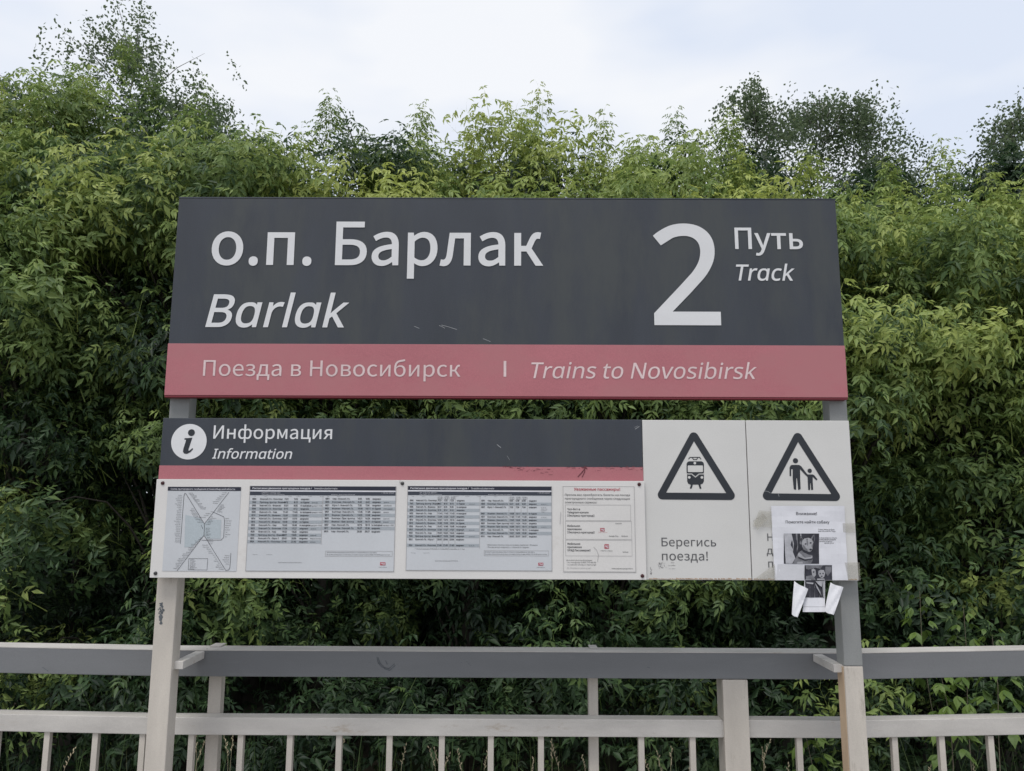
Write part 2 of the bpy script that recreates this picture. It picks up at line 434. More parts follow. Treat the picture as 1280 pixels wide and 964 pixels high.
1090: (701, [[288, 213, 288, 0, 329, 0, 371, 0, 412, 0, 412, 213, 412, 427, 412, 640, 495, 640, 578, 640, 662, 640, 662, 673, 662, 707, 662, 741, 454, 741, 247, 741, 40,
 741, 40, 707, 40, 673, 40, 640, 122, 640, 205, 640, 288, 640, 288, 427]]),
1091: (711, [[104, -319, 138, -319, 285, -319, 363, -207, 415, -63, 508, 205, 600, 473, 693, 741, 653, 741, 612, 741, 572, 741, 527, 604, 482, 467, 438, 330, 419, 263,
 397, 188, 378, 120, 376, 120, 373, 120, 371, 120, 345, 190, 321, 265, 297, 330, 247, 467, 197, 604, 147, 741, 104, 741, 61, 741, 18, 741, 117, 493, 216, 246, 315, -1,
 310, -20, 304, -39, 299, -57, 267, -149, 216, -217, 132, -217, 112, -217, 90, -210, 75, -205, 67, -238, 59, -271, 50, -304, 74, -314]]),
1092: (1119, [[498, -233, 498, -312, 538, -312, 579, -312, 619, -312, 619, -233, 619, -153, 619, -74, 618, -37, 618, -1, 617, 35, 664, 1, 716, -18, 764, -18, 915, -18,
 1045, 128, 1045, 382, 1045, 611, 951, 760, 776, 760, 722, 760, 664, 737, 617, 703, 618, 740, 618, 777, 619, 814, 619, 905, 619, 995, 619, 1086, 579, 1086, 538, 1086,
 498, 1086, 498, 995, 498, 905, 498, 814, 499, 779, 500, 743, 501, 707, 457, 737, 411, 760, 353, 760, 202, 760, 72, 610, 72, 370, 72, 123, 183, -18, 353, -18, 411, -18,
 460, 7, 501, 38, 500, 1, 499, -36, 498, -74, 498, -153], [423, 87, 379, 87, 266, 87, 201, 192, 201, 371, 201, 540, 276, 655, 374, 655, 417, 655, 460, 641, 501, 604, 501,
 449, 501, 294, 501, 139, 460, 100], [844, 87, 742, 87, 708, 87, 662, 97, 617, 136, 617, 292, 617, 447, 617, 603, 663, 643, 707, 655, 746, 655, 866, 655, 918, 546, 918,
 381, 918, 198]]),
1093: (679, [[102, 129, 20, 0, 64, 0, 108, 0, 151, 0, 185, 58, 218, 116, 251, 173, 277, 218, 300, 263, 326, 306, 328, 306, 331, 306, 333, 306, 362, 263, 389, 218, 413,
 173, 450, 116, 486, 58, 523, 0, 568, 0, 613, 0, 659, 0, 578, 125, 496, 249, 415, 374, 490, 496, 565, 618, 640, 741, 597, 741, 553, 741, 510, 741, 480, 687, 449, 633,
 419, 578, 396, 536, 375, 497, 353, 454, 351, 454, 349, 454, 347, 454, 322, 497, 296, 536, 274, 578, 241, 633, 208, 687, 175, 741, 130, 741, 85, 741, 40, 741, 115, 623,
 190, 504, 265, 386, 183, 257]]),
1094: (844, [[696, -175, 696, -262, 731, -262, 767, -262, 802, -262, 806, -167, 810, -72, 814, 23, 814, 49, 814, 75, 814, 101, 779, 101, 743, 101, 707, 101, 707, 314,
 707, 528, 707, 741, 665, 741, 624, 741, 583, 741, 583, 528, 583, 314, 583, 101, 472, 101, 362, 101, 251, 101, 251, 314, 251, 528, 251, 741, 209, 741, 167, 741, 126, 741,
 126, 494, 126, 247, 126, 0, 316, 0, 506, 0, 696, 0, 696, -87]]),
1095: (780, [[531, 98, 531, 0, 572, 0, 613, 0, 655, 0, 655, 247, 655, 494, 655, 741, 613, 741, 572, 741, 531, 741, 531, 626, 531, 511, 531, 396, 487, 386, 454, 382, 411,
 382, 274, 382, 214, 428, 214, 538, 214, 605, 214, 673, 214, 741, 173, 741, 132, 741, 91, 741, 91, 673, 91, 605, 91, 538, 91, 355, 198, 280, 385, 280, 453, 280, 479, 285,
 531, 295, 531, 196]]),
1096: (1142, [[126, 247, 126, 0, 422, 0, 719, 0, 1016, 0, 1016, 247, 1016, 494, 1016, 741, 975, 741, 935, 741, 894, 741, 894, 528, 894, 314, 894, 101, 806, 101, 718, 101,
 630, 101, 630, 314, 630, 528, 630, 741, 591, 741, 551, 741, 512, 741, 512, 528, 512, 314, 512, 101, 424, 101, 336, 101, 248, 101, 248, 314, 248, 528, 248, 741, 207, 741,
 166, 741, 126, 741, 126, 494]]),
1097: (1153, [[126, 247, 126, 0, 418, 0, 711, 0, 1004, 0, 1004, -87, 1004, -175, 1004, -262, 1040, -262, 1075, -262, 1111, -262, 1115, -167, 1120, -72, 1124, 23, 1124,
 49, 1124, 75, 1124, 101, 1088, 101, 1052, 101, 1016, 101, 1016, 314, 1016, 528, 1016, 741, 975, 741, 935, 741, 894, 741, 894, 528, 894, 314, 894, 101, 806, 101, 718,
 101, 630, 101, 630, 314, 630, 528, 630, 741, 591, 741, 551, 741, 512, 741, 512, 528, 512, 314, 512, 101, 424, 101, 336, 101, 248, 101, 248, 314, 248, 528, 248, 741, 207,
 741, 166, 741, 126, 741, 126, 494]]),
1099: (1027, [[126, 247, 126, 0, 202, 0, 278, 0, 355, 0, 531, 0, 649, 72, 649, 236, 649, 397, 531, 468, 355, 468, 320, 468, 286, 468, 251, 468, 251, 559, 251, 650, 251,
 741, 209, 741, 167, 741, 126, 741, 126, 494], [281, 100, 251, 100, 251, 190, 251, 281, 251, 371, 281, 371, 311, 371, 341, 371, 468, 371, 528, 329, 528, 236, 528, 142,
 468, 100, 341, 100, 311, 100], [778, 247, 778, 0, 819, 0, 860, 0, 902, 0, 902, 247, 902, 494, 902, 741, 860, 741, 819, 741, 778, 741, 778, 494]]),
1100: (748, [[126, 247, 126, 0, 214, 0, 302, 0, 390, 0, 566, 0, 685, 72, 685, 236, 685, 397, 566, 468, 390, 468, 344, 468, 297, 468, 251, 468, 251, 559, 251, 650, 251,
 741, 209, 741, 167, 741, 126, 741, 126, 494], [293, 100, 251, 100, 251, 190, 251, 281, 251, 371, 293, 371, 335, 371, 377, 371, 502, 371, 562, 329, 562, 236, 562, 142,
 502, 100, 377, 100, 335, 100]]),
1101: (696, [[176, 371, 176, 341, 285, 341, 394, 341, 503, 341, 495, 168, 405, 82, 267, 82, 195, 82, 134, 111, 87, 153, 70, 127, 54, 101, 37, 75, 98, 18, 183, -18, 278,
 -18, 477, -18, 623, 111, 623, 370, 623, 634, 471, 760, 286, 760, 177, 760, 102, 718, 52, 670, 71, 645, 91, 620, 111, 595, 154, 632, 205, 660, 280, 660, 397, 660, 484,
 584, 502, 430, 393, 430, 285, 430, 176, 430, 176, 400]]),
1102: (1126, [[850, 86, 729, 86, 607, 86, 525, 199, 525, 370, 525, 540, 607, 655, 729, 655, 850, 655, 926, 540, 926, 370, 926, 199], [561, -18, 735, -18, 913, -18, 1055,
 124, 1055, 370, 1055, 617, 913, 760, 735, 760, 566, 760, 434, 641, 412, 435, 358, 435, 305, 435, 251, 435, 251, 537, 251, 639, 251, 741, 209, 741, 167, 741, 126, 741,
 126, 494, 126, 247, 126, 0, 167, 0, 209, 0, 251, 0, 251, 108, 251, 216, 251, 325, 304, 325, 357, 325, 409, 325, 426, 108]]),
1103: (783, [[456, 383, 417, 383, 300, 383, 231, 431, 231, 518, 231, 606, 300, 645, 417, 645, 456, 645, 495, 645, 533, 645, 533, 558, 533, 471, 533, 383, 495, 383], [125,
 103, 49, 0, 96, 0, 143, 0, 190, 0, 258, 98, 326, 196, 394, 293, 395, 293, 396, 293, 397, 293, 442, 293, 488, 293, 533, 293, 533, 196, 533, 98, 533, 0, 575, 0, 616, 0,
 658, 0, 658, 247, 658, 494, 658, 741, 570, 741, 483, 741, 396, 741, 231, 741, 106, 685, 106, 521, 106, 405, 180, 338, 276, 310, 200, 206]]),
1040: (829, [[118, 333, 5, 0, 48, 0, 90, 0, 132, 0, 165, 102, 197, 204, 229, 306, 351, 306, 473, 306, 595, 306, 627, 204, 658, 102, 690, 0, 735, 0, 779, 0, 824, 0, 711,
 333, 598, 667, 484, 1000, 437, 1000, 391, 1000, 344, 1000, 231, 667], [362, 405, 261, 405, 277, 457, 293, 508, 310, 559, 345, 673, 378, 780, 409, 898, 411, 898, 413,
 898, 415, 898, 447, 782, 479, 673, 516, 559, 532, 508, 548, 457, 563, 405, 462, 405]]),
1041: (884, [[138, 333, 138, 0, 246, 0, 353, 0, 461, 0, 681, 0, 820, 95, 820, 303, 820, 503, 668, 580, 456, 580, 392, 580, 327, 580, 263, 580, 263, 684, 263, 789, 263,
 894, 427, 894, 591, 894, 754, 894, 754, 929, 754, 965, 754, 1000, 549, 1000, 343, 1000, 138, 1000, 138, 667], [322, 101, 263, 101, 263, 228, 263, 355, 263, 482, 321,
 482, 379, 482, 437, 482, 608, 482, 697, 430, 697, 299, 697, 162, 611, 101, 441, 101, 382, 101]]),
1042: (896, [[138, 333, 138, 0, 244, 0, 350, 0, 456, 0, 679, 0, 835, 97, 835, 293, 835, 430, 750, 509, 632, 532, 632, 534, 632, 537, 632, 539, 726, 569, 778, 656, 778,
 756, 778, 932, 636, 1000, 434, 1000, 335, 1000, 236, 1000, 138, 1000, 138, 667], [313, 576, 263, 576, 263, 684, 263, 792, 263, 900, 315, 900, 366, 900, 417, 900, 574,
 900, 653, 857, 653, 739, 653, 637, 584, 576, 412, 576, 362, 576], [322, 101, 263, 101, 263, 226, 263, 352, 263, 477, 322, 477, 380, 477, 438, 477, 614, 477, 711, 422,
 711, 297, 711, 162, 610, 101, 438, 101, 380, 101]]),
1043: (760, [[138, 333, 138, 0, 180, 0, 221, 0, 263, 0, 263, 298, 263, 596, 263, 894, 413, 894, 563, 894, 714, 894, 714, 929, 714, 965, 714, 1000, 522, 1000, 330, 1000,
 138, 1000, 138, 667]]),
1044: (971, [[164, -95, 164, 0, 379, 0, 594, 0, 809, 0, 809, -95, 809, -191, 809, -286, 845, -286, 882, -286, 918, -286, 923, -181, 928, -75, 933, 31, 933, 57, 933, 82,
 933, 108, 896, 108, 859, 108, 821, 108, 821, 405, 821, 703, 821, 1000, 653, 1000, 485, 1000, 317, 1000, 281, 786, 263, 666, 225, 467, 175, 202, 127, 124, 86, 108, 70,
 108, 55, 108, 40, 108, 40, 82, 40, 57, 40, 31, 44, -75, 49, -181, 53, -286, 90, -286, 127, -286, 164, -286, 164, -191], [383, 108, 228, 108, 271, 171, 309, 277, 340,
 446, 371, 617, 383, 723, 413, 894, 507, 894, 601, 894, 694, 894, 694, 632, 694, 370, 694, 108, 539, 108]]),
1045: (804, [[138, 333, 138, 0, 335, 0, 532, 0, 729, 0, 729, 36, 729, 72, 729, 108, 573, 108, 418, 108, 263, 108, 263, 229, 263, 351, 263, 472, 390, 472, 516, 472, 643,
 472, 643, 508, 643, 544, 643, 580, 516, 580, 390, 580, 263, 580, 263, 684, 263, 789, 263, 894, 413, 894, 563, 894, 714, 894, 714, 929, 714, 965, 714, 1000, 522, 1000,
 330, 1000, 138, 1000, 138, 667]]),
1046: (1225, [[112, 177, 10, 0, 56, 0, 102, 0, 149, 0, 235, 158, 322, 317, 408, 475, 456, 475, 504, 475, 553, 475, 553, 317, 553, 158, 553, 0, 593, 0, 633, 0, 673, 0,
 673, 158, 673, 317, 673, 475, 721, 475, 770, 475, 819, 475, 905, 317, 991, 158, 1078, 0, 1124, 0, 1170, 0, 1216, 0, 1114, 177, 1012, 354, 910, 531, 946, 611, 983, 691,
 1019, 771, 1068, 883, 1104, 898, 1149, 898, 1158, 898, 1173, 896, 1184, 891, 1191, 930, 1199, 970, 1206, 1010, 1191, 1015, 1171, 1018, 1151, 1018, 1061, 1018, 997, 984,
 926, 832, 888, 748, 849, 663, 810, 578, 764, 578, 719, 578, 673, 578, 673, 719, 673, 859, 673, 1000, 633, 1000, 593, 1000, 553, 1000, 553, 859, 553, 719, 553, 578, 507,
 578, 462, 578, 416, 578, 377, 663, 339, 748, 300, 832, 231, 984, 165, 1018, 75, 1018, 55, 1018, 35, 1015, 20, 1010, 27, 970, 34, 930, 41, 891, 53, 896, 68, 898, 76, 898,
 120, 898, 158, 883, 209, 771, 245, 691, 281, 611, 317, 531, 214, 354]]),
1048: (1000, [[138, 333, 138, 0, 182, 0, 226, 0, 270, 0, 393, 211, 517, 423, 640, 634, 676, 702, 713, 770, 749, 838, 751, 838, 753, 838, 754, 838, 748, 737, 738, 630,
 738, 525, 738, 350, 738, 175, 738, 0, 780, 0, 822, 0, 864, 0, 864, 333, 864, 667, 864, 1000, 819, 1000, 774, 1000, 730, 1000, 607, 789, 483, 578, 360, 367, 324, 299,
 288, 231, 252, 164, 251, 164, 249, 164, 247, 164, 252, 263, 262, 377, 262, 480, 262, 653, 262, 827, 262, 1000, 221, 1000, 179, 1000, 138, 1000, 138, 667]]),
1050: (884, [[138, 333, 138, 0, 180, 0, 221, 0, 263, 0, 263, 158, 263, 317, 263, 475, 321, 475, 378, 475, 435, 475, 538, 317, 641, 158, 744, 0, 789, 0, 834, 0, 880, 0,
 765, 177, 650, 355, 535, 532, 579, 612, 624, 691, 668, 771, 729, 881, 754, 898, 799, 898, 809, 898, 821, 898, 835, 894, 842, 932, 849, 971, 857, 1010, 842, 1015, 821,
 1018, 801, 1018, 712, 1018, 662, 986, 577, 832, 530, 748, 483, 663, 437, 578, 379, 578, 321, 578, 263, 578, 263, 719, 263, 859, 263, 1000, 221, 1000, 180, 1000, 138,
 1000, 138, 667]]),
1052: (1108, [[138, 333, 138, 0, 176, 0, 213, 0, 251, 0, 251, 185, 251, 369, 251, 554, 251, 640, 243, 761, 235, 849, 236, 849, 238, 849, 240, 849, 267, 773, 294, 697,
 321, 621, 384, 447, 447, 274, 510, 101, 538, 101, 567, 101, 595, 101, 658, 274, 720, 447, 783, 621, 810, 697, 837, 773, 864, 849, 865, 849, 867, 849, 869, 849, 862, 761,
 853, 640, 853, 554, 853, 369, 853, 185, 853, 0, 892, 0, 931, 0, 970, 0, 970, 333, 970, 667, 970, 1000, 920, 1000, 869, 1000, 819, 1000, 755, 822, 691, 643, 628, 465,
 604, 397, 584, 326, 558, 256, 556, 256, 554, 256, 553, 256, 528, 326, 506, 397, 480, 465, 417, 643, 353, 822, 289, 1000, 239, 1000, 188, 1000, 138, 1000, 138, 667]]),
1053: (993, [[138, 333, 138, 0, 180, 0, 221, 0, 263, 0, 263, 157, 263, 315, 263, 472, 419, 472, 574, 472, 730, 472, 730, 315, 730, 157, 730, 0, 772, 0, 814, 0, 857, 0,
 857, 333, 857, 667, 857, 1000, 814, 1000, 772, 1000, 730, 1000, 730, 860, 730, 721, 730, 581, 574, 581, 419, 581, 263, 581, 263, 721, 263, 860, 263, 1000, 221, 1000,
 180, 1000, 138, 1000, 138, 667]]),
1054: (1012, [[255, -18, 506, -18, 757, -18, 933, 183, 933, 503, 933, 824, 757, 1018, 506, 1018, 255, 1018, 79, 824, 79, 503, 79, 183], [686, 93, 506, 93, 326, 93, 209,
 254, 209, 503, 209, 753, 326, 907, 506, 907, 686, 907, 804, 753, 804, 503, 804, 254]]),
1055: (984, [[138, 333, 138, 0, 180, 0, 221, 0, 263, 0, 263, 298, 263, 596, 263, 894, 416, 894, 568, 894, 720, 894, 720, 596, 720, 298, 720, 0, 762, 0, 804, 0, 846, 0,
 846, 333, 846, 667, 846, 1000, 610, 1000, 374, 1000, 138, 1000, 138, 667]]),
1056: (864, [[138, 333, 138, 0, 180, 0, 221, 0, 263, 0, 263, 133, 263, 266, 263, 398, 318, 398, 373, 398, 428, 398, 648, 398, 797, 495, 797, 707, 797, 925, 647, 1000,
 423, 1000, 328, 1000, 233, 1000, 138, 1000, 138, 667], [313, 501, 263, 501, 263, 633, 263, 765, 263, 898, 311, 898, 359, 898, 407, 898, 583, 898, 671, 853, 671, 707,
 671, 563, 588, 501, 412, 501, 362, 501]]),
1057: (870, [[265, -18, 514, -18, 644, -18, 742, 34, 821, 126, 798, 152, 775, 179, 752, 206, 688, 135, 615, 93, 520, 93, 329, 93, 209, 251, 209, 503, 209, 753, 336, 907,
 524, 907, 610, 907, 675, 869, 729, 813, 751, 840, 774, 868, 797, 895, 739, 959, 644, 1018, 523, 1018, 269, 1018, 79, 823, 79, 499, 79, 175]]),
1058: (817, [[345, 298, 345, 0, 387, 0, 430, 0, 472, 0, 472, 298, 472, 596, 472, 894, 573, 894, 674, 894, 775, 894, 775, 929, 775, 965, 775, 1000, 531, 1000, 286, 1000,
 42, 1000, 42, 965, 42, 929, 42, 894, 143, 894, 244, 894, 345, 894, 345, 596]]),
1059: (784, [[162, -18, 207, -18, 333, -18, 404, 57, 453, 181, 563, 454, 673, 727, 783, 1000, 740, 1000, 697, 1000, 653, 1000, 596, 851, 538, 703, 480, 554, 457, 488,
 434, 423, 411, 357, 409, 357, 407, 357, 405, 357, 380, 423, 354, 488, 329, 554, 266, 703, 203, 851, 141, 1000, 96, 1000, 52, 1000, 8, 1000, 121, 745, 235, 490, 348, 235,
 341, 216, 334, 198, 327, 180, 300, 124, 263, 100, 198, 100, 168, 100, 151, 104, 135, 111, 126, 73, 117, 35, 108, -3, 135, -12]]),
1063: (911, [[648, 139, 648, 0, 690, 0, 732, 0, 774, 0, 774, 333, 774, 667, 774, 1000, 732, 1000, 690, 1000, 648, 1000, 648, 841, 648, 682, 648, 523, 607, 514, 551, 508,
 477, 508, 315, 508, 225, 561, 225, 729, 225, 819, 225, 910, 225, 1000, 184, 1000, 143, 1000, 102, 1000, 102, 910, 102, 819, 102, 729, 102, 488, 240, 404, 465, 404, 544,
 404, 600, 409, 648, 417, 648, 278]]),
1069: (870, [[244, 508, 244, 472, 384, 472, 524, 472, 664, 472, 655, 221, 544, 93, 367, 93, 263, 93, 186, 135, 117, 206, 95, 179, 72, 152, 49, 126, 132, 34, 235, -18,
 371, -18, 614, -18, 791, 161, 791, 499, 791, 839, 622, 1018, 371, 1018, 247, 1018, 135, 959, 72, 895, 95, 868, 119, 840, 142, 813, 199, 870, 277, 907, 366, 907, 539,
 907, 644, 793, 663, 580, 523, 580, 384, 580, 244, 580, 244, 544]]),
1070: (1383, [[1067, 93, 894, 93, 720, 93, 613, 254, 613, 503, 613, 753, 720, 907, 894, 907, 1067, 907, 1173, 753, 1173, 503, 1173, 254], [656, -18, 894, -18, 1138, -18,
 1304, 183, 1304, 503, 1304, 824, 1138, 1018, 894, 1018, 668, 1018, 514, 855, 490, 581, 414, 581, 339, 581, 263, 581, 263, 721, 263, 860, 263, 1000, 221, 1000, 180, 1000,
 138, 1000, 138, 667, 138, 333, 138, 0, 180, 0, 221, 0, 263, 0, 263, 157, 263, 315, 263, 472, 338, 472, 412, 472, 487, 472, 498, 169]]),
33: (377, [[175, 282, 148, 282, 137, 521, 125, 761, 113, 1000, 163, 1000, 213, 1000, 263, 1000, 252, 761, 240, 521, 228, 282, 202, 282], [211, -20, 188, -20, 163, -20,
 143, -12, 126, 3, 109, 18, 101, 42, 101, 76, 101, 110, 109, 134, 126, 148, 143, 162, 163, 169, 188, 169, 211, 169, 231, 162, 249, 148, 266, 134, 275, 110, 275, 76, 275,
 42, 266, 18, 249, 3, 231, -12]]),
42: (772, [[309, 516, 273, 434, 232, 456, 190, 478, 148, 500, 203, 574, 258, 648, 312, 721, 227, 728, 142, 735, 57, 742, 64, 785, 70, 828, 77, 871, 166, 846, 254, 821,
 343, 796, 333, 885, 324, 975, 314, 1064, 359, 1064, 405, 1064, 451, 1064, 442, 975, 432, 885, 423, 796, 513, 821, 602, 846, 692, 871, 698, 828, 705, 785, 711, 742, 626,
 735, 540, 728, 454, 721, 509, 648, 565, 574, 620, 500, 580, 478, 540, 456, 500, 434, 460, 516, 421, 598, 381, 679, 345, 598]]),
44: (375, [[88, -181, 57, -181, 70, -127, 84, -69, 97, -6, 111, 58, 121, 114, 127, 162, 171, 162, 215, 162, 259, 162, 262, 157, 266, 152, 269, 147, 257, 98, 239, 43, 216,
 -16, 194, -75, 171, -130, 148, -181, 118, -181]]),
45: (451, [[169, 321, 56, 321, 56, 357, 56, 394, 56, 430, 169, 430, 282, 430, 395, 430, 395, 394, 395, 357, 395, 321, 282, 321]]),
46: (375, [[211, -20, 186, -20, 163, -20, 143, -12, 126, 3, 109, 18, 101, 42, 101, 76, 101, 110, 109, 134, 126, 148, 143, 162, 163, 169, 186, 169, 211, 169, 231, 162,
 249, 148, 266, 134, 275, 110, 275, 76, 275, 42, 266, 18, 249, 3, 231, -12]]),
47: (521, [[54, 0, 14, 0, 138, 333, 262, 667, 387, 1000, 427, 1000, 467, 1000, 507, 1000, 383, 667, 259, 333, 134, 0, 94, 0]]),
48: (801, [[479, -14, 399, -14, 286, -14, 203, 32, 149, 123, 95, 214, 69, 340, 69, 501, 69, 610, 80, 702, 102, 779, 123, 855, 159, 914, 207, 954, 256, 995, 320, 1015,
 399, 1015, 511, 1015, 595, 970, 650, 880, 705, 790, 732, 664, 732, 501, 732, 394, 721, 302, 699, 225, 676, 148, 641, 89, 592, 48, 544, 7], [324, 91, 399, 91, 474, 91,
 527, 125, 560, 193, 592, 260, 608, 363, 608, 501, 608, 638, 592, 740, 560, 808, 527, 876, 474, 910, 399, 910, 324, 910, 270, 876, 239, 808, 208, 740, 192, 638, 192, 501,
 192, 364, 208, 261, 239, 193, 270, 125]]),
49: (801, [[417, 0, 377, 0, 377, 233, 377, 466, 377, 699, 377, 739, 377, 771, 378, 796, 379, 820, 380, 845, 382, 871, 367, 857, 354, 845, 342, 834, 330, 823, 314, 810,
 296, 794, 260, 765, 225, 736, 189, 707, 168, 735, 146, 762, 125, 790, 215, 860, 305, 930, 395, 1000, 429, 1000, 463, 1000, 497, 1000, 497, 667, 497, 333, 497, 0, 457,
 0]]),
50: (801, [[288, 0, 67, 0, 67, 34, 67, 68, 67, 102, 155, 190, 242, 279, 329, 367, 380, 417, 422, 462, 457, 501, 491, 541, 517, 579, 535, 617, 553, 655, 562, 696, 562,
 741, 562, 796, 545, 838, 513, 866, 480, 895, 437, 909, 385, 909, 337, 909, 294, 901, 257, 884, 220, 867, 183, 844, 144, 814, 122, 841, 100, 869, 78, 896, 118, 929, 163,
 957, 214, 980, 264, 1003, 322, 1014, 385, 1014, 479, 1014, 552, 990, 606, 943, 661, 896, 688, 831, 688, 748, 688, 696, 677, 647, 655, 602, 634, 556, 604, 511, 566, 466,
 528, 422, 483, 374, 431, 324, 362, 255, 292, 186, 223, 118, 223, 116, 223, 114, 223, 112, 391, 112, 560, 112, 728, 112, 728, 75, 728, 37, 728, 0, 508, 0]]),
51: (801, [[426, -14, 338, -14, 285, -14, 237, -10, 192, -2, 147, 6, 104, 20, 63, 41, 63, 79, 63, 117, 63, 155, 105, 135, 150, 119, 199, 107, 247, 95, 294, 90, 339, 90,
 429, 90, 493, 107, 533, 142, 573, 177, 592, 225, 592, 287, 592, 350, 568, 395, 519, 422, 470, 450, 401, 464, 312, 464, 280, 464, 248, 464, 216, 464, 216, 499, 216, 534,
 216, 569, 248, 569, 281, 569, 314, 569, 396, 569, 458, 586, 501, 620, 543, 655, 564, 701, 564, 758, 564, 806, 548, 844, 515, 870, 483, 897, 438, 910, 382, 910, 328, 910,
 282, 902, 244, 887, 205, 871, 168, 851, 130, 826, 110, 854, 89, 882, 69, 910, 104, 938, 148, 963, 201, 983, 254, 1004, 314, 1014, 381, 1014, 486, 1014, 563, 991, 614,
 944, 665, 897, 690, 838, 690, 766, 690, 699, 672, 645, 634, 606, 597, 566, 547, 540, 483, 527, 483, 525, 483, 523, 483, 521, 563, 512, 623, 486, 662, 445, 702, 404, 721,
 351, 721, 284, 721, 226, 708, 175, 681, 130, 654, 84, 612, 49, 555, 24, 499, -1]]),
52: (801, [[548, 0, 508, 0, 508, 76, 508, 151, 508, 227, 349, 227, 189, 227, 29, 227, 29, 262, 29, 297, 29, 332, 186, 556, 343, 781, 500, 1006, 542, 1006, 585, 1006, 627,
 1006, 627, 783, 627, 560, 627, 338, 676, 338, 725, 338, 773, 338, 773, 301, 773, 264, 773, 227, 725, 227, 676, 227, 627, 227, 627, 151, 627, 76, 627, 0, 588, 0], [250,
 480, 150, 338, 269, 338, 389, 338, 508, 338, 508, 443, 508, 548, 508, 653, 508, 701, 509, 743, 511, 777, 512, 811, 514, 843, 515, 874, 514, 874, 512, 874, 510, 874, 502,
 856, 493, 837, 482, 817, 471, 796, 460, 779, 450, 765, 350, 622]]),
53: (801, [[465, -14, 347, -14, 296, -14, 248, -9, 202, 0, 157, 9, 119, 23, 88, 41, 88, 79, 88, 118, 88, 157, 122, 136, 163, 120, 211, 109, 259, 97, 305, 91, 349, 91,
 423, 91, 482, 109, 527, 144, 573, 179, 595, 233, 595, 307, 595, 372, 575, 422, 535, 457, 495, 492, 431, 510, 345, 510, 318, 510, 289, 507, 255, 503, 221, 498, 194, 493,
 174, 489, 153, 502, 133, 515, 112, 528, 125, 685, 137, 843, 150, 1000, 317, 1000, 484, 1000, 651, 1000, 651, 963, 651, 925, 651, 888, 519, 888, 387, 888, 255, 888, 247,
 791, 239, 695, 231, 598, 247, 601, 268, 604, 296, 608, 323, 612, 352, 613, 385, 613, 488, 613, 570, 588, 630, 536, 691, 485, 721, 413, 721, 319, 721, 216, 688, 134, 623,
 75, 557, 16]]),
54: (801, [[514, -14, 417, -14, 354, -14, 296, 2, 245, 34, 194, 65, 153, 114, 123, 179, 92, 245, 77, 327, 77, 427, 77, 499, 83, 570, 96, 639, 109, 709, 131, 772, 165,
 828, 198, 885, 244, 930, 304, 964, 364, 997, 441, 1014, 535, 1014, 555, 1014, 576, 1013, 600, 1011, 624, 1009, 643, 1006, 658, 1001, 658, 966, 658, 931, 658, 896, 641,
 902, 623, 906, 602, 909, 581, 912, 559, 913, 538, 913, 473, 913, 420, 902, 377, 881, 334, 859, 300, 830, 275, 793, 250, 755, 232, 712, 221, 664, 210, 615, 203, 563, 200,
 508, 203, 508, 206, 508, 209, 508, 230, 541, 260, 569, 298, 592, 337, 615, 386, 626, 445, 626, 532, 626, 602, 600, 655, 547, 709, 494, 735, 419, 735, 322, 735, 218, 707,
 135, 649, 76, 592, 16], [368, 90, 416, 90, 475, 90, 522, 109, 559, 146, 595, 184, 613, 243, 613, 322, 613, 386, 597, 436, 565, 473, 533, 511, 485, 529, 420, 529, 376,
 529, 338, 520, 305, 502, 273, 484, 247, 461, 229, 433, 211, 405, 202, 376, 202, 346, 202, 306, 210, 266, 225, 226, 241, 187, 265, 154, 297, 128, 329, 102]]),
55: (801, [[236, 0, 190, 0, 327, 296, 464, 592, 601, 888, 421, 888, 241, 888, 62, 888, 62, 925, 62, 963, 62, 1000, 285, 1000, 509, 1000, 732, 1000, 732, 968, 732, 937,
 732, 905, 597, 603, 462, 302, 326, 0, 281, 0]]),
56: (801, [[503, -14, 403, -14, 296, -14, 213, 10, 155, 57, 98, 104, 69, 170, 69, 255, 69, 301, 78, 340, 97, 374, 116, 408, 142, 437, 174, 461, 205, 485, 239, 506, 276,
 522, 227, 550, 186, 584, 152, 624, 118, 664, 101, 714, 101, 776, 101, 827, 114, 870, 140, 905, 166, 940, 202, 967, 246, 986, 291, 1005, 342, 1014, 399, 1014, 487, 1014,
 559, 993, 615, 952, 671, 911, 699, 852, 699, 775, 699, 734, 690, 699, 673, 669, 656, 640, 633, 613, 604, 590, 575, 567, 543, 547, 508, 529, 549, 510, 587, 488, 620, 463,
 654, 438, 681, 409, 701, 377, 721, 344, 731, 305, 731, 259, 731, 175, 701, 109, 642, 60, 583, 11], [371, 592, 405, 577, 453, 598, 494, 622, 527, 651, 560, 680, 577, 720,
 577, 770, 577, 817, 561, 853, 528, 877, 495, 902, 452, 915, 398, 915, 346, 915, 304, 902, 271, 877, 238, 853, 221, 817, 221, 770, 221, 736, 229, 707, 246, 683, 262, 660,
 284, 640, 312, 624, 340, 608], [329, 84, 401, 84, 469, 84, 521, 100, 557, 132, 593, 165, 611, 206, 611, 258, 611, 306, 592, 347, 553, 379, 515, 411, 464, 439, 401, 464,
 393, 466, 386, 469, 378, 472, 317, 446, 270, 416, 237, 382, 205, 348, 189, 305, 189, 254, 189, 205, 206, 165, 241, 132, 275, 100]]),
57: (801, [[363, -14, 269, -14, 250, -14, 229, -13, 204, -11, 179, -8, 159, -5, 143, 0, 143, 35, 143, 70, 143, 105, 179, 93, 220, 87, 266, 87, 331, 87, 385, 98, 428, 119,
 470, 141, 504, 170, 529, 207, 555, 243, 573, 286, 584, 335, 595, 384, 602, 436, 604, 490, 601, 490, 598, 490, 595, 490, 575, 458, 545, 431, 506, 408, 468, 385, 418, 374,
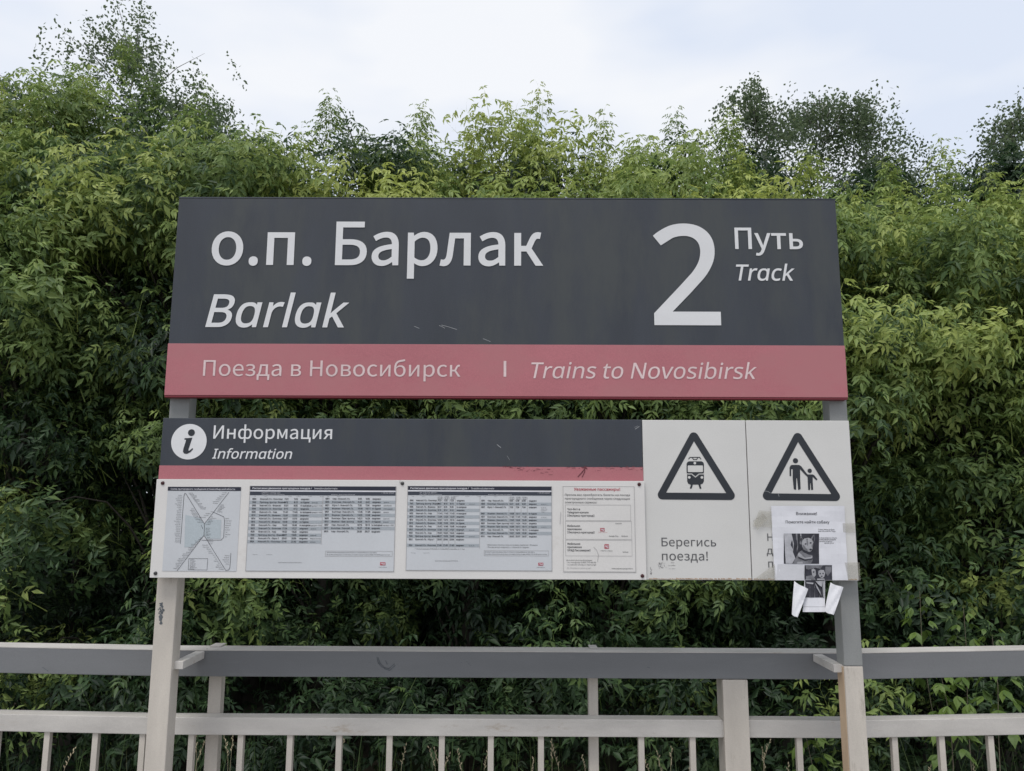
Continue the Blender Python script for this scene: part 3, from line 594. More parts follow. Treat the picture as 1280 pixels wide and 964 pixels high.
 357, 374, 271, 374, 202, 400, 149, 453, 96, 506, 70, 580, 70, 676, 70, 746, 83, 807, 110, 857, 137, 908, 174, 946, 221, 973, 269, 1000, 325, 1014, 389, 1014, 453, 1014,
 510, 998, 562, 966, 613, 933, 654, 885, 683, 820, 713, 755, 728, 673, 728, 573, 728, 501, 722, 430, 709, 361, 697, 291, 674, 228, 641, 172, 608, 115, 561, 70, 501, 36,
 440, 3], [318, 471, 384, 471, 429, 471, 467, 480, 500, 498, 533, 516, 558, 539, 576, 567, 595, 595, 604, 624, 604, 654, 604, 694, 596, 734, 580, 773, 564, 812, 540, 845,
 508, 871, 477, 897, 437, 910, 389, 910, 331, 910, 284, 891, 247, 853, 210, 815, 192, 756, 192, 678, 192, 613, 208, 563, 239, 526, 270, 489]]),
58: (375, [[211, 580, 186, 580, 163, 580, 143, 587, 126, 602, 109, 617, 101, 641, 101, 675, 101, 711, 109, 735, 126, 749, 143, 763, 163, 770, 186, 770, 211, 770, 231,
 763, 249, 749, 266, 735, 275, 711, 275, 675, 275, 641, 266, 617, 249, 602, 231, 587], [211, -20, 186, -20, 163, -20, 143, -12, 126, 3, 109, 18, 101, 42, 101, 76, 101,
 110, 109, 134, 126, 148, 143, 162, 163, 169, 186, 169, 211, 169, 231, 162, 249, 148, 266, 134, 275, 110, 275, 76, 275, 42, 266, 18, 249, 3, 231, -12]]),
62: (801, [[290, 259, 70, 162, 70, 199, 70, 235, 70, 272, 246, 345, 422, 418, 598, 492, 422, 575, 246, 659, 70, 742, 70, 779, 70, 815, 70, 852, 290, 742, 510, 632, 730,
 522, 730, 499, 730, 476, 730, 452, 510, 356]]),
65: (895, [[42, 0, 0, 0, 130, 335, 261, 669, 391, 1004, 429, 1004, 466, 1004, 504, 1004, 634, 669, 764, 335, 894, 0, 850, 0, 807, 0, 763, 0, 723, 103, 683, 206, 643, 310,
 511, 310, 379, 310, 246, 310, 207, 206, 167, 103, 127, 0, 85, 0], [326, 522, 289, 422, 394, 422, 500, 422, 605, 422, 568, 522, 530, 623, 493, 724, 490, 732, 486, 745,
 479, 765, 472, 784, 466, 805, 460, 826, 454, 847, 449, 863, 445, 874, 439, 845, 431, 817, 423, 789, 415, 762, 408, 740, 402, 724, 364, 623]]),
66: (910, [[253, 0, 136, 0, 136, 333, 136, 667, 136, 1000, 231, 1000, 326, 1000, 422, 1000, 547, 1000, 641, 982, 705, 945, 769, 908, 801, 844, 801, 752, 801, 693, 785,
 644, 752, 606, 719, 567, 672, 542, 611, 531, 611, 528, 611, 526, 611, 524, 653, 517, 691, 505, 725, 487, 759, 470, 786, 444, 805, 412, 825, 379, 835, 337, 835, 284, 835,
 194, 804, 124, 742, 74, 680, 25, 595, 0, 487, 0, 370, 0], [262, 680, 262, 574, 324, 574, 385, 574, 447, 574, 533, 574, 592, 588, 623, 616, 655, 643, 671, 684, 671, 738,
 671, 793, 651, 833, 613, 856, 574, 880, 512, 892, 427, 892, 372, 892, 317, 892, 262, 892, 262, 786], [262, 227, 262, 106, 329, 106, 396, 106, 464, 106, 552, 106, 614,
 124, 648, 158, 683, 193, 700, 238, 700, 294, 700, 346, 682, 389, 646, 421, 610, 453, 546, 469, 454, 469, 390, 469, 326, 469, 262, 469, 262, 348]]),
67: (885, [[600, -14, 545, -14, 443, -14, 358, 7, 290, 49, 222, 91, 171, 151, 137, 228, 102, 306, 85, 397, 85, 501, 85, 602, 104, 691, 141, 768, 178, 845, 232, 905, 304,
 949, 376, 992, 463, 1014, 566, 1014, 671, 1014, 763, 994, 842, 955, 825, 920, 808, 884, 791, 849, 761, 863, 726, 875, 688, 887, 651, 898, 609, 903, 564, 903, 457, 903,
 373, 867, 311, 796, 249, 724, 218, 625, 218, 500, 218, 376, 247, 278, 305, 205, 362, 133, 448, 97, 563, 97, 607, 97, 648, 100, 688, 108, 727, 115, 765, 125, 803, 136,
 803, 99, 803, 63, 803, 27, 765, 13, 727, 2, 687, -4, 647, -11]]),
70: (727, [[178, 0, 136, 0, 136, 333, 136, 667, 136, 1000, 322, 1000, 508, 1000, 695, 1000, 695, 963, 695, 926, 695, 889, 550, 889, 406, 889, 262, 889, 262, 771, 262,
 653, 262, 535, 397, 535, 533, 535, 668, 535, 668, 498, 668, 461, 668, 424, 533, 424, 397, 424, 262, 424, 262, 283, 262, 141, 262, 0, 220, 0]]),
71: (1020, [[634, -14, 564, -14, 461, -14, 373, 7, 303, 48, 232, 90, 178, 149, 141, 226, 104, 303, 85, 394, 85, 500, 85, 605, 106, 695, 147, 772, 188, 848, 247, 908, 324,
 950, 401, 993, 494, 1014, 604, 1014, 660, 1014, 713, 1009, 763, 999, 813, 988, 859, 974, 902, 955, 886, 919, 870, 882, 854, 846, 819, 862, 779, 875, 735, 887, 690, 898,
 644, 903, 597, 903, 477, 903, 384, 867, 317, 796, 250, 724, 217, 625, 217, 500, 217, 421, 230, 350, 256, 289, 281, 228, 322, 180, 377, 146, 432, 112, 504, 95, 594, 95,
 638, 95, 675, 98, 706, 102, 737, 107, 765, 113, 790, 119, 790, 218, 790, 317, 790, 416, 717, 416, 643, 416, 570, 416, 570, 453, 570, 491, 570, 528, 685, 528, 801, 528,
 916, 528, 916, 365, 916, 201, 916, 38, 862, 20, 807, 7, 752, -1, 697, -10]]),
73: (475, [[176, 0, 56, 0, 56, 24, 56, 49, 56, 73, 95, 82, 134, 91, 174, 99, 174, 366, 174, 633, 174, 899, 134, 908, 95, 918, 56, 927, 56, 951, 56, 976, 56, 1000, 176,
 1000, 297, 1000, 417, 1000, 417, 976, 417, 951, 417, 927, 378, 918, 339, 908, 300, 899, 300, 633, 300, 366, 300, 99, 339, 91, 378, 82, 417, 73, 417, 49, 417, 24, 417, 0,
 297, 0]]),
76: (734, [[324, 0, 136, 0, 136, 333, 136, 667, 136, 1000, 178, 1000, 220, 1000, 262, 1000, 262, 704, 262, 408, 262, 112, 408, 112, 553, 112, 699, 112, 699, 75, 699, 37,
 699, 0, 511, 0]]),
78: (1064, [[175, 0, 136, 0, 136, 333, 136, 667, 136, 1000, 184, 1000, 233, 1000, 282, 1000, 459, 724, 637, 448, 815, 172, 817, 172, 819, 172, 821, 172, 820, 187, 819,
 210, 817, 239, 816, 269, 814, 302, 813, 338, 812, 373, 811, 406, 811, 436, 811, 624, 811, 812, 811, 1000, 850, 1000, 889, 1000, 929, 1000, 929, 667, 929, 333, 929, 0,
 880, 0, 831, 0, 782, 0, 603, 277, 425, 554, 246, 831, 245, 831, 243, 831, 241, 831, 244, 798, 246, 757, 249, 709, 251, 660, 252, 610, 252, 559, 252, 373, 252, 186, 252,
 0, 213, 0]]),
79: (1094, [[648, -14, 548, -14, 444, -14, 358, 7, 289, 50, 221, 93, 169, 154, 136, 231, 102, 309, 85, 399, 85, 503, 85, 606, 102, 695, 136, 772, 169, 848, 221, 908, 289,
 951, 358, 994, 444, 1015, 549, 1015, 649, 1015, 733, 994, 801, 952, 869, 909, 921, 849, 956, 772, 991, 695, 1008, 605, 1008, 501, 1008, 398, 991, 307, 956, 230, 921,
 153, 869, 93, 801, 50, 733, 7], [435, 95, 548, 95, 662, 95, 745, 131, 797, 204, 849, 276, 875, 375, 875, 501, 875, 627, 849, 726, 797, 798, 745, 869, 662, 905, 549, 905,
 436, 905, 353, 869, 299, 798, 245, 726, 218, 627, 218, 501, 218, 375, 245, 276, 298, 204, 352, 131]]),
80: (847, [[178, 0, 136, 0, 136, 333, 136, 667, 136, 1000, 224, 1000, 312, 1000, 401, 1000, 531, 1000, 627, 974, 686, 923, 746, 872, 776, 799, 776, 706, 776, 651, 764,
 599, 739, 551, 714, 503, 673, 464, 614, 434, 556, 404, 477, 389, 377, 389, 338, 389, 300, 389, 262, 389, 262, 260, 262, 130, 262, 0, 220, 0], [262, 629, 262, 497, 296,
 497, 329, 497, 363, 497, 458, 497, 529, 513, 576, 543, 622, 574, 646, 627, 646, 700, 646, 765, 625, 813, 584, 845, 543, 876, 478, 892, 389, 892, 347, 892, 304, 892, 262,
 892, 262, 761]]),
82: (871, [[178, 0, 136, 0, 136, 333, 136, 667, 136, 1000, 228, 1000, 320, 1000, 412, 1000, 536, 1000, 628, 976, 687, 929, 746, 882, 776, 811, 776, 716, 776, 662, 766,
 618, 746, 583, 727, 547, 702, 519, 672, 498, 641, 477, 609, 460, 576, 448, 667, 299, 759, 149, 850, 0, 801, 0, 752, 0, 703, 0, 622, 138, 542, 275, 461, 413, 394, 413,
 328, 413, 262, 413, 262, 275, 262, 138, 262, 0, 220, 0], [262, 643, 262, 520, 312, 520, 362, 520, 412, 520, 493, 520, 552, 536, 590, 568, 627, 600, 646, 648, 646, 710,
 646, 775, 626, 822, 587, 849, 548, 877, 487, 891, 405, 891, 357, 891, 310, 891, 262, 891, 262, 767]]),
83: (769, [[455, -14, 346, -14, 290, -14, 238, -10, 190, -1, 143, 7, 103, 19, 71, 34, 71, 74, 71, 114, 71, 154, 105, 139, 147, 126, 197, 113, 247, 101, 298, 95, 352, 95,
 426, 95, 482, 110, 520, 139, 558, 168, 577, 207, 577, 256, 577, 289, 570, 317, 556, 339, 542, 361, 518, 382, 484, 401, 450, 420, 402, 440, 342, 462, 257, 493, 193, 531,
 149, 576, 106, 620, 84, 682, 84, 759, 84, 812, 98, 858, 125, 896, 152, 933, 189, 963, 237, 983, 285, 1004, 341, 1014, 403, 1014, 458, 1014, 509, 1009, 555, 999, 600,
 988, 642, 975, 679, 958, 666, 922, 653, 886, 640, 850, 606, 865, 568, 878, 527, 888, 487, 898, 444, 903, 401, 903, 338, 903, 291, 890, 259, 863, 227, 837, 211, 802, 211,
 758, 211, 724, 218, 696, 232, 674, 246, 651, 269, 631, 301, 613, 333, 596, 376, 576, 430, 556, 489, 535, 539, 511, 579, 487, 620, 462, 651, 432, 672, 398, 693, 363, 703,
 320, 703, 268, 703, 179, 671, 110, 606, 60, 542, 11]]),
84: (779, [[368, 0, 326, 0, 326, 296, 326, 593, 326, 889, 222, 889, 118, 889, 14, 889, 14, 926, 14, 963, 14, 1000, 264, 1000, 514, 1000, 763, 1000, 763, 963, 763, 926,
 763, 889, 660, 889, 556, 889, 452, 889, 452, 593, 452, 296, 452, 0, 410, 0]]),
92: (521, [[427, 0, 387, 0, 262, 333, 138, 667, 14, 1000, 54, 1000, 94, 1000, 134, 1000, 259, 667, 384, 333, 508, 0, 468, 0]]),
95: (622, [[206, -216, -3, -216, -3, -186, -3, -156, -3, -126, 206, -126, 415, -126, 625, -126, 625, -156, 625, -186, 625, -216, 415, -216]]),
97: (786, [[365, -14, 301, -14, 233, -14, 176, 4, 132, 40, 87, 76, 64, 132, 64, 209, 64, 283, 94, 341, 153, 382, 211, 422, 302, 444, 424, 448, 467, 450, 509, 451, 552,
 452, 552, 467, 552, 482, 552, 497, 552, 560, 538, 603, 511, 627, 484, 652, 446, 664, 396, 664, 357, 664, 320, 658, 284, 646, 249, 635, 216, 621, 185, 606, 172, 637, 160,
 668, 147, 699, 180, 717, 218, 732, 263, 744, 308, 757, 355, 763, 403, 763, 495, 763, 563, 743, 606, 703, 650, 663, 672, 599, 672, 511, 672, 341, 672, 170, 672, 0, 642,
 0, 613, 0, 583, 0, 575, 35, 567, 71, 559, 106, 557, 106, 555, 106, 553, 106, 521, 65, 486, 35, 450, 15, 414, -4], [289, 85, 329, 85, 393, 85, 445, 103, 487, 138, 529,
 173, 550, 227, 550, 300, 550, 322, 550, 345, 550, 367, 514, 366, 477, 364, 440, 363, 346, 359, 282, 344, 246, 318, 210, 292, 192, 255, 192, 207, 192, 165, 205, 134, 230,
 115, 256, 95]]),
98: (861, [[567, -14, 475, -14, 416, -14, 368, -3, 331, 18, 293, 40, 264, 65, 242, 95, 239, 95, 236, 95, 232, 95, 224, 63, 216, 32, 207, 0, 178, 0, 148, 0, 119, 0, 119,
 355, 119, 710, 119, 1064, 160, 1064, 201, 1064, 242, 1064, 242, 978, 242, 892, 242, 805, 242, 774, 242, 744, 240, 716, 239, 689, 237, 667, 235, 651, 238, 651, 240, 651,
 242, 651, 264, 683, 293, 710, 331, 731, 368, 753, 416, 763, 475, 763, 568, 763, 643, 731, 700, 666, 756, 601, 784, 504, 784, 375, 784, 246, 756, 149, 699, 84, 642, 19],
 [374, 88, 457, 88, 524, 88, 574, 113, 607, 162, 640, 212, 657, 283, 657, 377, 657, 566, 589, 661, 454, 661, 374, 661, 319, 638, 289, 592, 258, 547, 242, 476, 242, 380,
 242, 378, 242, 376, 242, 374, 242, 282, 257, 211, 288, 162, 318, 113]]),
99: (672, [[463, -14, 420, -14, 354, -14, 295, 0, 243, 27, 191, 54, 151, 96, 121, 153, 92, 210, 77, 282, 77, 371, 77, 464, 92, 539, 123, 597, 154, 655, 196, 697, 249,
 724, 301, 751, 361, 765, 429, 765, 467, 765, 504, 761, 539, 753, 575, 745, 604, 735, 626, 724, 613, 690, 601, 656, 588, 622, 566, 630, 540, 638, 510, 646, 480, 653, 452,
 657, 426, 657, 278, 657, 204, 562, 204, 373, 204, 282, 222, 213, 258, 165, 294, 116, 348, 92, 419, 92, 460, 92, 496, 97, 527, 105, 559, 113, 587, 124, 613, 136, 613, 99,
 613, 63, 613, 27, 588, 14, 560, 4, 530, -4, 500, -11]]),
100: (861, [[444, -14, 385, -14, 292, -14, 217, 18, 161, 83, 105, 148, 77, 245, 77, 374, 77, 503, 105, 600, 162, 666, 218, 732, 293, 765, 387, 765, 444, 765, 492, 754,
 529, 732, 566, 711, 596, 685, 619, 654, 622, 654, 625, 654, 627, 654, 627, 666, 625, 684, 623, 708, 620, 732, 619, 751, 619, 765, 619, 865, 619, 965, 619, 1064, 660,
 1064, 701, 1064, 742, 1064, 742, 710, 742, 355, 742, 0, 709, 0, 676, 0, 643, 0, 637, 34, 631, 67, 625, 101, 623, 101, 621, 101, 619, 101, 597, 69, 567, 42, 529, 20, 492,
 -3], [338, 88, 405, 88, 484, 88, 540, 110, 572, 153, 604, 197, 620, 262, 620, 350, 620, 358, 620, 365, 620, 373, 620, 466, 605, 538, 574, 588, 543, 637, 486, 662, 403,
 662, 337, 662, 287, 636, 254, 583, 221, 531, 204, 460, 204, 371, 204, 282, 221, 212, 254, 162, 287, 113]]),
101: (790, [[490, -14, 438, -14, 367, -14, 305, 0, 250, 29, 195, 58, 153, 102, 123, 159, 92, 216, 77, 287, 77, 370, 77, 452, 91, 522, 118, 581, 146, 640, 185, 685, 235,
 717, 285, 749, 343, 765, 409, 765, 473, 765, 529, 751, 575, 723, 621, 695, 657, 655, 681, 604, 706, 553, 718, 494, 718, 426, 718, 401, 718, 376, 718, 352, 547, 352, 376,
 352, 204, 352, 206, 267, 228, 202, 270, 158, 311, 113, 369, 91, 444, 91, 492, 91, 534, 95, 571, 104, 608, 113, 646, 126, 685, 143, 685, 107, 685, 71, 685, 35, 647, 18,
 609, 6, 571, -2, 534, -10], [214, 517, 207, 450, 335, 450, 462, 450, 590, 450, 590, 513, 575, 565, 546, 604, 516, 644, 470, 664, 408, 664, 349, 664, 302, 645, 268, 607,
 234, 569]]),
102: (482, [[194, 0, 153, 0, 153, 218, 153, 437, 153, 655, 109, 655, 65, 655, 21, 655, 21, 675, 21, 694, 21, 713, 65, 727, 109, 741, 153, 755, 153, 769, 153, 784, 153,
 798, 153, 895, 174, 965, 217, 1008, 260, 1050, 320, 1071, 396, 1071, 426, 1071, 454, 1069, 478, 1064, 503, 1059, 524, 1053, 542, 1046, 531, 1014, 521, 982, 510, 950,
 495, 954, 478, 959, 458, 964, 438, 968, 418, 971, 398, 971, 357, 971, 326, 957, 306, 929, 286, 902, 276, 859, 276, 800, 276, 783, 276, 767, 276, 751, 339, 751, 402, 751,
 465, 751, 465, 719, 465, 687, 465, 655, 402, 655, 339, 655, 276, 655, 276, 437, 276, 218, 276, 0, 235, 0]]),
103: (861, [[521, -336, 406, -336, 296, -336, 206, -320, 136, -289, 136, -251, 136, -213, 136, -175, 210, -214, 302, -234, 413, -234, 478, -234, 528, -215, 565, -177,
 602, -139, 620, -88, 620, -22, 620, -13, 620, -3, 620, 7, 620, 18, 621, 34, 622, 55, 623, 76, 624, 91, 625, 99, 623, 99, 621, 99, 619, 99, 569, 24, 491, -14, 387, -14,
 289, -14, 214, 20, 159, 88, 104, 156, 77, 252, 77, 374, 77, 493, 104, 588, 159, 659, 214, 729, 289, 765, 385, 765, 435, 765, 479, 755, 519, 737, 559, 718, 592, 690, 620,
 651, 623, 651, 625, 651, 627, 651, 633, 684, 639, 718, 644, 751, 677, 751, 710, 751, 742, 751, 742, 496, 742, 242, 742, -13, 742, -120, 715, -201, 660, -255, 606, -309],
 [339, 87, 405, 87, 480, 87, 535, 107, 570, 148, 605, 188, 622, 254, 622, 345, 622, 354, 622, 364, 622, 374, 622, 477, 604, 550, 569, 595, 533, 639, 478, 661, 402, 661,
 339, 661, 291, 636, 256, 586, 222, 536, 204, 465, 204, 373, 204, 280, 222, 209, 256, 160, 290, 111]]),
104: (866, [[160, 0, 119, 0, 119, 355, 119, 710, 119, 1064, 160, 1064, 201, 1064, 242, 1064, 242, 960, 242, 856, 242, 752, 242, 715, 240, 680, 235, 647, 238, 647, 241,
 647, 244, 647, 268, 685, 301, 714, 342, 734, 384, 754, 429, 763, 478, 763, 569, 763, 638, 742, 683, 698, 729, 655, 752, 585, 752, 489, 752, 326, 752, 163, 752, 0, 711,
 0, 671, 0, 630, 0, 630, 160, 630, 320, 630, 480, 630, 601, 574, 661, 462, 661, 378, 661, 320, 637, 289, 590, 258, 543, 242, 476, 242, 388, 242, 259, 242, 129, 242, 0,
 201, 0]]),
105: (361, [[201, 875, 182, 875, 162, 875, 144, 882, 130, 895, 116, 908, 109, 928, 109, 954, 109, 981, 116, 1001, 130, 1013, 144, 1026, 162, 1032, 182, 1032, 201, 1032,
 217, 1026, 232, 1013, 246, 1001, 254, 981, 254, 954, 254, 928, 246, 908, 232, 895, 217, 882], [160, 0, 119, 0, 119, 250, 119, 500, 119, 751, 160, 751, 201, 751, 242,
 751, 242, 500, 242, 250, 242, 0, 201, 0]]),
106: (361, [[201, 875, 182, 875, 162, 875, 144, 882, 130, 895, 116, 908, 109, 928, 109, 954, 109, 981, 116, 1001, 130, 1013, 144, 1026, 162, 1032, 182, 1032, 201, 1032,
 217, 1026, 232, 1013, 246, 1001, 254, 981, 254, 954, 254, 928, 246, 908, 232, 895, 217, 882], [105, -336, 31, -336, 7, -336, -13, -335, -31, -331, -49, -328, -64, -324,
 -77, -319, -77, -286, -77, -253, -77, -220, -63, -224, -49, -227, -34, -230, -19, -232, -2, -234, 15, -234, 45, -234, 70, -226, 90, -209, 109, -193, 119, -162, 119,
 -116, 119, 173, 119, 462, 119, 751, 160, 751, 201, 751, 242, 751, 242, 463, 242, 176, 242, -112, 242, -182, 225, -237, 192, -277, 158, -316]]),
107: (748, [[160, 0, 119, 0, 119, 355, 119, 710, 119, 1064, 160, 1064, 200, 1064, 241, 1064, 241, 879, 241, 694, 241, 508, 241, 493, 240, 474, 239, 450, 239, 425, 237,
 404, 235, 387, 237, 387, 239, 387, 241, 387, 246, 394, 255, 405, 266, 419, 277, 433, 289, 447, 300, 461, 312, 476, 322, 488, 331, 497, 410, 582, 490, 666, 570, 751, 618,
 751, 666, 751, 714, 751, 613, 644, 512, 537, 410, 430, 519, 287, 627, 143, 735, 0, 686, 0, 636, 0, 587, 0, 500, 117, 413, 233, 326, 350, 298, 325, 269, 301, 241, 276,
 241, 184, 241, 92, 241, 0, 200, 0]]),
108: (361, [[160, 0, 119, 0, 119, 355, 119, 710, 119, 1064, 160, 1064, 201, 1064, 242, 1064, 242, 710, 242, 355, 242, 0, 201, 0]]),
109: (1310, [[160, 0, 119, 0, 119, 250, 119, 500, 119, 751, 152, 751, 185, 751, 218, 751, 225, 717, 231, 683, 237, 648, 239, 648, 241, 648, 244, 648, 267, 688, 299, 717,
 338, 736, 378, 755, 420, 765, 465, 765, 583, 765, 659, 723, 695, 639, 697, 639, 699, 639, 702, 639, 727, 682, 761, 713, 805, 734, 848, 754, 894, 765, 943, 765, 1028,
 765, 1091, 743, 1133, 700, 1175, 656, 1196, 586, 1196, 489, 1196, 326, 1196, 163, 1196, 0, 1155, 0, 1115, 0, 1074, 0, 1074, 161, 1074, 322, 1074, 483, 1074, 602, 1023,
 661, 922, 661, 849, 661, 797, 640, 765, 598, 734, 556, 718, 495, 718, 415, 718, 276, 718, 138, 718, 0, 678, 0, 637, 0, 597, 0, 597, 161, 597, 322, 597, 483, 597, 602,
 545, 661, 443, 661, 367, 661, 315, 638, 286, 591, 257, 544, 242, 477, 242, 389, 242, 260, 242, 130, 242, 0, 201, 0]]),
110: (866, [[160, 0, 119, 0, 119, 250, 119, 500, 119, 751, 152, 751, 185, 751, 218, 751, 225, 717, 231, 683, 237, 648, 239, 648, 241, 648, 244, 648, 268, 688, 302, 717,
 345, 736, 387, 755, 433, 765, 480, 765, 570, 765, 638, 743, 683, 700, 729, 656, 752, 586, 752, 489, 752, 326, 752, 163, 752, 0, 711, 0, 671, 0, 630, 0, 630, 160, 630,
 320, 630, 480, 630, 601, 574, 661, 462, 661, 379, 661, 322, 638, 290, 591, 258, 544, 242, 477, 242, 389, 242, 260, 242, 130, 242, 0, 201, 0]]),
111: (847, [[529, -14, 422, -14, 355, -14, 296, 1, 244, 32, 193, 62, 152, 106, 122, 165, 92, 223, 77, 294, 77, 377, 77, 501, 108, 597, 171, 664, 233, 731, 318, 765, 426,
 765, 494, 765, 554, 750, 606, 719, 658, 689, 698, 645, 728, 588, 757, 530, 772, 460, 772, 377, 772, 253, 740, 156, 677, 88, 614, 20], [348, 88, 424, 88, 500, 88, 556,
 114, 591, 166, 627, 218, 644, 288, 644, 377, 644, 465, 627, 535, 591, 585, 556, 636, 500, 661, 423, 661, 346, 661, 291, 636, 256, 585, 222, 535, 204, 465, 204, 377, 204,
 288, 222, 218, 257, 166, 292, 114]]),
112: (861, [[160, -336, 119, -336, 119, 26, 119, 388, 119, 751, 153, 751, 186, 751, 220, 751, 225, 717, 231, 683, 237, 648, 239, 648, 240, 648, 242, 648, 265, 681, 294,
 709, 331, 731, 367, 754, 415, 765, 476, 765, 569, 765, 643, 732, 700, 668, 756, 604, 784, 507, 784, 377, 784, 249, 756, 152, 700, 85, 643, 19, 568, -14, 475, -14, 417,
 -14, 369, -3, 331, 19, 293, 41, 264, 66, 242, 95, 239, 95, 237, 95, 234, 95, 236, 79, 238, 59, 239, 35, 241, 11, 242, -10, 242, -28, 242, -131, 242, -233, 242, -336,
 201, -336], [374, 88, 457, 88, 502, 88, 540, 101, 569, 126, 599, 151, 621, 186, 635, 229, 650, 272, 657, 322, 657, 378, 657, 464, 640, 533, 607, 584, 574, 635, 523, 661,
 454, 661, 377, 661, 323, 640, 292, 597, 261, 554, 244, 488, 242, 401, 242, 393, 242, 385, 242, 377, 242, 284, 257, 213, 288, 163, 318, 113]]),
114: (578, [[160, 0, 119, 0, 119, 250, 119, 500, 119, 751, 153, 751, 186, 751, 220, 751, 225, 705, 229, 659, 234, 613, 236, 613, 238, 613, 239, 613, 264, 655, 295, 690,
 333, 720, 372, 750, 417, 765, 469, 765, 483, 765, 498, 764, 515, 763, 531, 761, 545, 759, 557, 756, 552, 718, 547, 681, 542, 643, 530, 646, 517, 648, 502, 650, 488, 652,
 474, 653, 461, 653, 423, 653, 387, 642, 353, 621, 319, 600, 292, 571, 272, 533, 252, 495, 242, 451, 242, 401, 242, 267, 242, 134, 242, 0, 201, 0]]),
115: (671, [[400, -14, 308, -14, 256, -14, 211, -10, 173, -1, 135, 7, 102, 19, 73, 34, 73, 71, 73, 108, 73, 146, 103, 131, 139, 117, 181, 104, 224, 92, 267, 85, 311, 85,
 373, 85, 419, 95, 447, 116, 475, 136, 489, 162, 489, 196, 489, 215, 484, 232, 473, 246, 463, 261, 445, 276, 418, 291, 391, 306, 353, 323, 304, 342, 255, 360, 214, 379,
 179, 398, 145, 416, 118, 439, 99, 465, 81, 491, 71, 525, 71, 566, 71, 629, 97, 678, 149, 713, 201, 747, 269, 765, 353, 765, 399, 765, 441, 760, 481, 751, 521, 743, 558,
 730, 592, 714, 578, 682, 564, 649, 550, 616, 519, 629, 486, 641, 451, 650, 416, 659, 381, 664, 345, 664, 294, 664, 256, 656, 229, 639, 202, 623, 189, 601, 189, 573, 189,
 552, 195, 535, 207, 520, 219, 506, 240, 492, 268, 478, 297, 465, 334, 448, 382, 430, 430, 412, 471, 394, 504, 375, 538, 356, 563, 333, 581, 307, 599, 281, 608, 247, 608,
 207, 608, 134, 581, 79, 527, 42, 472, 5]]),
116: (506, [[371, -14, 349, -14, 310, -14, 273, -7, 240, 6, 207, 20, 180, 43, 160, 77, 139, 111, 129, 158, 129, 218, 129, 364, 129, 510, 129, 655, 93, 655, 58, 655, 22,
 655, 22, 675, 22, 695, 22, 714, 58, 731, 94, 747, 130, 763, 147, 817, 163, 870, 179, 923, 204, 923, 228, 923, 252, 923, 252, 866, 252, 808, 252, 751, 324, 751, 397, 751,
 469, 751, 469, 719, 469, 687, 469, 655, 397, 655, 324, 655, 252, 655, 252, 511, 252, 366, 252, 221, 252, 176, 263, 142, 285, 120, 307, 98, 335, 87, 370, 87, 388, 87,
 408, 88, 427, 92, 447, 95, 463, 99, 475, 102, 475, 71, 475, 40, 475, 8, 462, 2, 443, -4, 419, -8, 394, -12]]),
117: (866, [[432, -14, 384, -14, 293, -14, 225, 8, 179, 51, 134, 95, 111, 164, 111, 259, 111, 423, 111, 587, 111, 751, 152, 751, 194, 751, 235, 751, 235, 590, 235, 429,
 235, 268, 235, 148, 291, 88, 402, 88, 485, 88, 543, 112, 575, 158, 607, 205, 623, 272, 623, 360, 623, 490, 623, 620, 623, 751, 664, 751, 705, 751, 746, 751, 746, 500,
 746, 250, 746, 0, 713, 0, 679, 0, 646, 0, 640, 33, 634, 66, 627, 99, 626, 99, 624, 99, 622, 99, 598, 60, 564, 32, 521, 13, 478, -5]]),
118: (711, [[331, 0, 284, 0, 190, 250, 95, 500, 0, 751, 44, 751, 88, 751, 132, 751, 185, 603, 238, 456, 291, 308, 299, 288, 307, 265, 315, 239, 324, 214, 331, 190, 338,
 167, 344, 144, 349, 125, 352, 109, 353, 109, 355, 109, 357, 109, 361, 125, 366, 145, 373, 168, 380, 191, 388, 216, 397, 241, 406, 266, 414, 289, 420, 308, 473, 456, 527,
 603, 580, 751, 624, 751, 668, 751, 711, 751, 616, 500, 521, 250, 426, 0, 379, 0]]),
119: (1101, [[268, 1, 221, 1, 153, 252, 84, 502, 15, 752, 58, 752, 100, 752, 143, 752, 177, 619, 212, 485, 246, 352, 257, 311, 267, 271, 276, 230, 285, 189, 292, 155,
 296, 127, 297, 127, 299, 127, 301, 127, 305, 143, 309, 163, 314, 186, 320, 210, 325, 234, 332, 260, 338, 285, 345, 309, 352, 329, 396, 470, 440, 611, 485, 752, 529, 752,
 574, 752, 619, 752, 662, 611, 705, 470, 748, 329, 758, 297, 768, 263, 778, 225, 788, 188, 795, 156, 798, 129, 800, 129, 802, 129, 804, 129, 807, 152, 813, 184, 823, 225,
 833, 267, 843, 309, 854, 352, 889, 485, 924, 619, 959, 752, 1001, 752, 1043, 752, 1085, 752, 1016, 502, 946, 252, 877, 1, 829, 1, 781, 1, 732, 1, 690, 142, 647, 283,
 604, 424, 592, 463, 581, 500, 572, 537, 563, 574, 556, 603, 552, 623, 550, 623, 548, 623, 546, 623, 542, 603, 536, 574, 528, 537, 520, 500, 509, 462, 496, 423, 451, 282,
 406, 142, 361, 1, 315, 1]]),
120: (741, [[71, 0, 25, 0, 116, 128, 206, 256, 297, 384, 211, 506, 124, 628, 38, 751, 85, 751, 131, 751, 178, 751, 242, 656, 307, 562, 371, 468, 435, 562, 499, 656, 563,
 751, 609, 751, 655, 751, 702, 751, 615, 628, 529, 506, 443, 384, 534, 256, 625, 128, 716, 0, 669, 0, 622, 0, 576, 0, 507, 100, 439, 200, 371, 300, 302, 200, 233, 100,
 164, 0, 118, 0]]),
